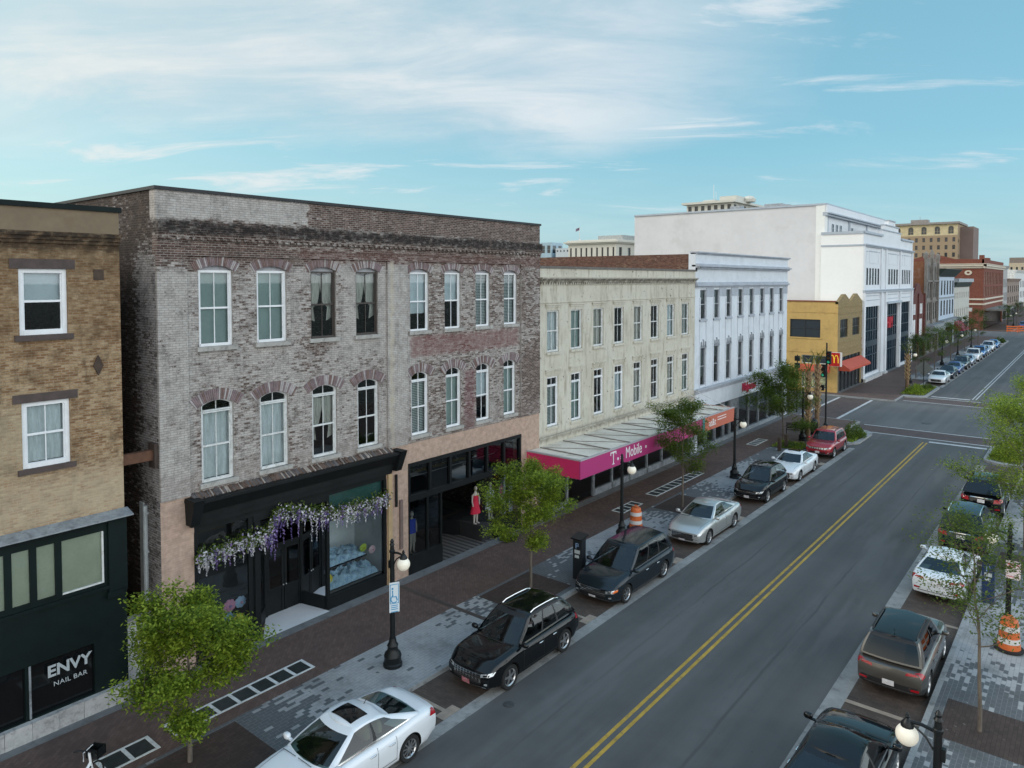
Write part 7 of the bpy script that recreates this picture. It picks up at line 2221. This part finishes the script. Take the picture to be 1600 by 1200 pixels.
# rotate so that streaks run across the view
ca, sa = cos(math.radians(35)), sin(math.radians(35))
qx = wt.add(wt.mul(px, ca), wt.mul(py, sa)); qy = wt.add(wt.mul(px, -sa), wt.mul(py, ca))
pv = wt.comb(qx, wt.mul(qy, .9), 0.0)
warp = wt.noise(pv, .5, 3, .6, col=True)
pv2 = wt.mix(.16, pv, warp)
az = wt.math('ARCTAN2', x, y)
el = wt.math('ARCSINE', z)
nb = wt.noise(pv2, .55, 7, .58, .3); nf = wt.noise(wt.mapv(pv2, (1.0, 3.0, 1)), 1.3, 8, .62, .6)
n0 = wt.math('SUBTRACT', nb, .5)
elw = wt.add(el, wt.mul(n0, .16)); azw = wt.add(az, wt.mul(n0, .5))
R_D = math.radians
bank = wt.mul(wt.mul(wt.sstep(elw, R_D(9.0), R_D(13)), wt.sstep(elw, R_D(19), R_D(30), 1.0, .35)), wt.mul(wt.sstep(azw, R_D(-92), R_D(-66), .35, 1.0), wt.sstep(azw, R_D(-36), R_D(-10), 1.0, .0)))
wisps = wt.mul(wt.sstep(nf, .49, .70), wt.sstep(el, R_D(2), R_D(8)))
veil = wt.sstep(el, R_D(-1), R_D(11), .50, .04)
bankv = wt.mul(bank, wt.add(.35, wt.mul(wt.sstep(wt.add(wt.mul(nf, .45), wt.mul(nb, .55)), .34, .60), .62)))
left = wt.mul(wt.sstep(azw, R_D(-58), R_D(-76), 0.0, .5), wt.sstep(elw, R_D(5), R_D(11)))
cm = wt.math('MAXIMUM', wt.math('MAXIMUM', bankv, wt.mul(wisps, .9)), wt.math('MAXIMUM', veil, left), clamp=True)
base = wt.mix(.62, wt.mix(1.0, sky.outputs[0], (.58, .80, .80), 'MULTIPLY'), (1.0, 2.32, 2.8))
cc = wt.mix(wt.sstep(wt.add(wt.mul(nf, .45), wt.mul(nb, .55)), .36, .62), (2.35, 2.85, 3.3), (3.4, 3.65, 3.85))
colr = wt.mix(wt.mul(cm, .92), base, cc)
# extra brightness added to the sky out of view, to light facades and walls
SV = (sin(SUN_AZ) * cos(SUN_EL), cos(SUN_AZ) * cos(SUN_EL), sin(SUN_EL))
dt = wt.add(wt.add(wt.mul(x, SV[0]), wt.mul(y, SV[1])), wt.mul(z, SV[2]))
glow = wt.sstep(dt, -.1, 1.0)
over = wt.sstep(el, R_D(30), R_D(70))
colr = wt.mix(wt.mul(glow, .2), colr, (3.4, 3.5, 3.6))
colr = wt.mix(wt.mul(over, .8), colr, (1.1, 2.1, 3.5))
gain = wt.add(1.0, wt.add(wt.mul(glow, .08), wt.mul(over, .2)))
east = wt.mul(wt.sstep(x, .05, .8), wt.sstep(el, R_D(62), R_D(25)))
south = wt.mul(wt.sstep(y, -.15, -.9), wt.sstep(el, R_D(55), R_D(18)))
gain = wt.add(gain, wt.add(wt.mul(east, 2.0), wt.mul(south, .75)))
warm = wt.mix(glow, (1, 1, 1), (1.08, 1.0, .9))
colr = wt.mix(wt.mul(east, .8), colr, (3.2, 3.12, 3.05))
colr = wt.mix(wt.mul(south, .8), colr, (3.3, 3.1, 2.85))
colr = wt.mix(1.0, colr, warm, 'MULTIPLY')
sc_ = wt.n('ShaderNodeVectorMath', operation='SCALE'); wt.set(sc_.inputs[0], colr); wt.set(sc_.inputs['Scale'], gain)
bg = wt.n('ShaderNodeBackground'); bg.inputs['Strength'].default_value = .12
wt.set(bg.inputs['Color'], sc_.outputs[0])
outw = wt.n('ShaderNodeOutputWorld'); t.links.new(bg.outputs[0], outw.inputs[0])

sd = bpy.data.lights.new('sun', 'SUN'); sd.energy = .9; sd.angle = math.radians(22); sd.color = (1.0, .92, .82)
so_ = bpy.data.objects.new('sun', sd); COL.objects.link(so_)
sv = V((sin(SUN_AZ) * cos(SUN_EL), cos(SUN_AZ) * cos(SUN_EL), sin(SUN_EL)))
so_.rotation_euler = sv.to_track_quat('Z', 'Y').to_euler(); so_.location = (0, -20, 60)

cd = bpy.data.cameras.new('camera'); cam = bpy.data.objects.new('camera', cd); COL.objects.link(cam)
cam.location = (0, 0, 12.3)
cam.rotation_euler = (math.radians(90 - 2.1), 0, math.atan(915 / 1130))
cd.sensor_fit = 'HORIZONTAL'; cd.sensor_width = 36; cd.lens = 36 * 1130 / 1600; cd.shift_y = -121 / 1600
cd.clip_start = .2; cd.clip_end = 6000
S.camera = cam
S.view_settings.view_transform = 'Standard'; S.view_settings.look = 'None'; S.view_settings.exposure = 0.95; S.view_settings.gamma = 1
S.render.engine = 'CYCLES'
S.cycles.max_bounces = 6; S.cycles.transparent_max_bounces = 16
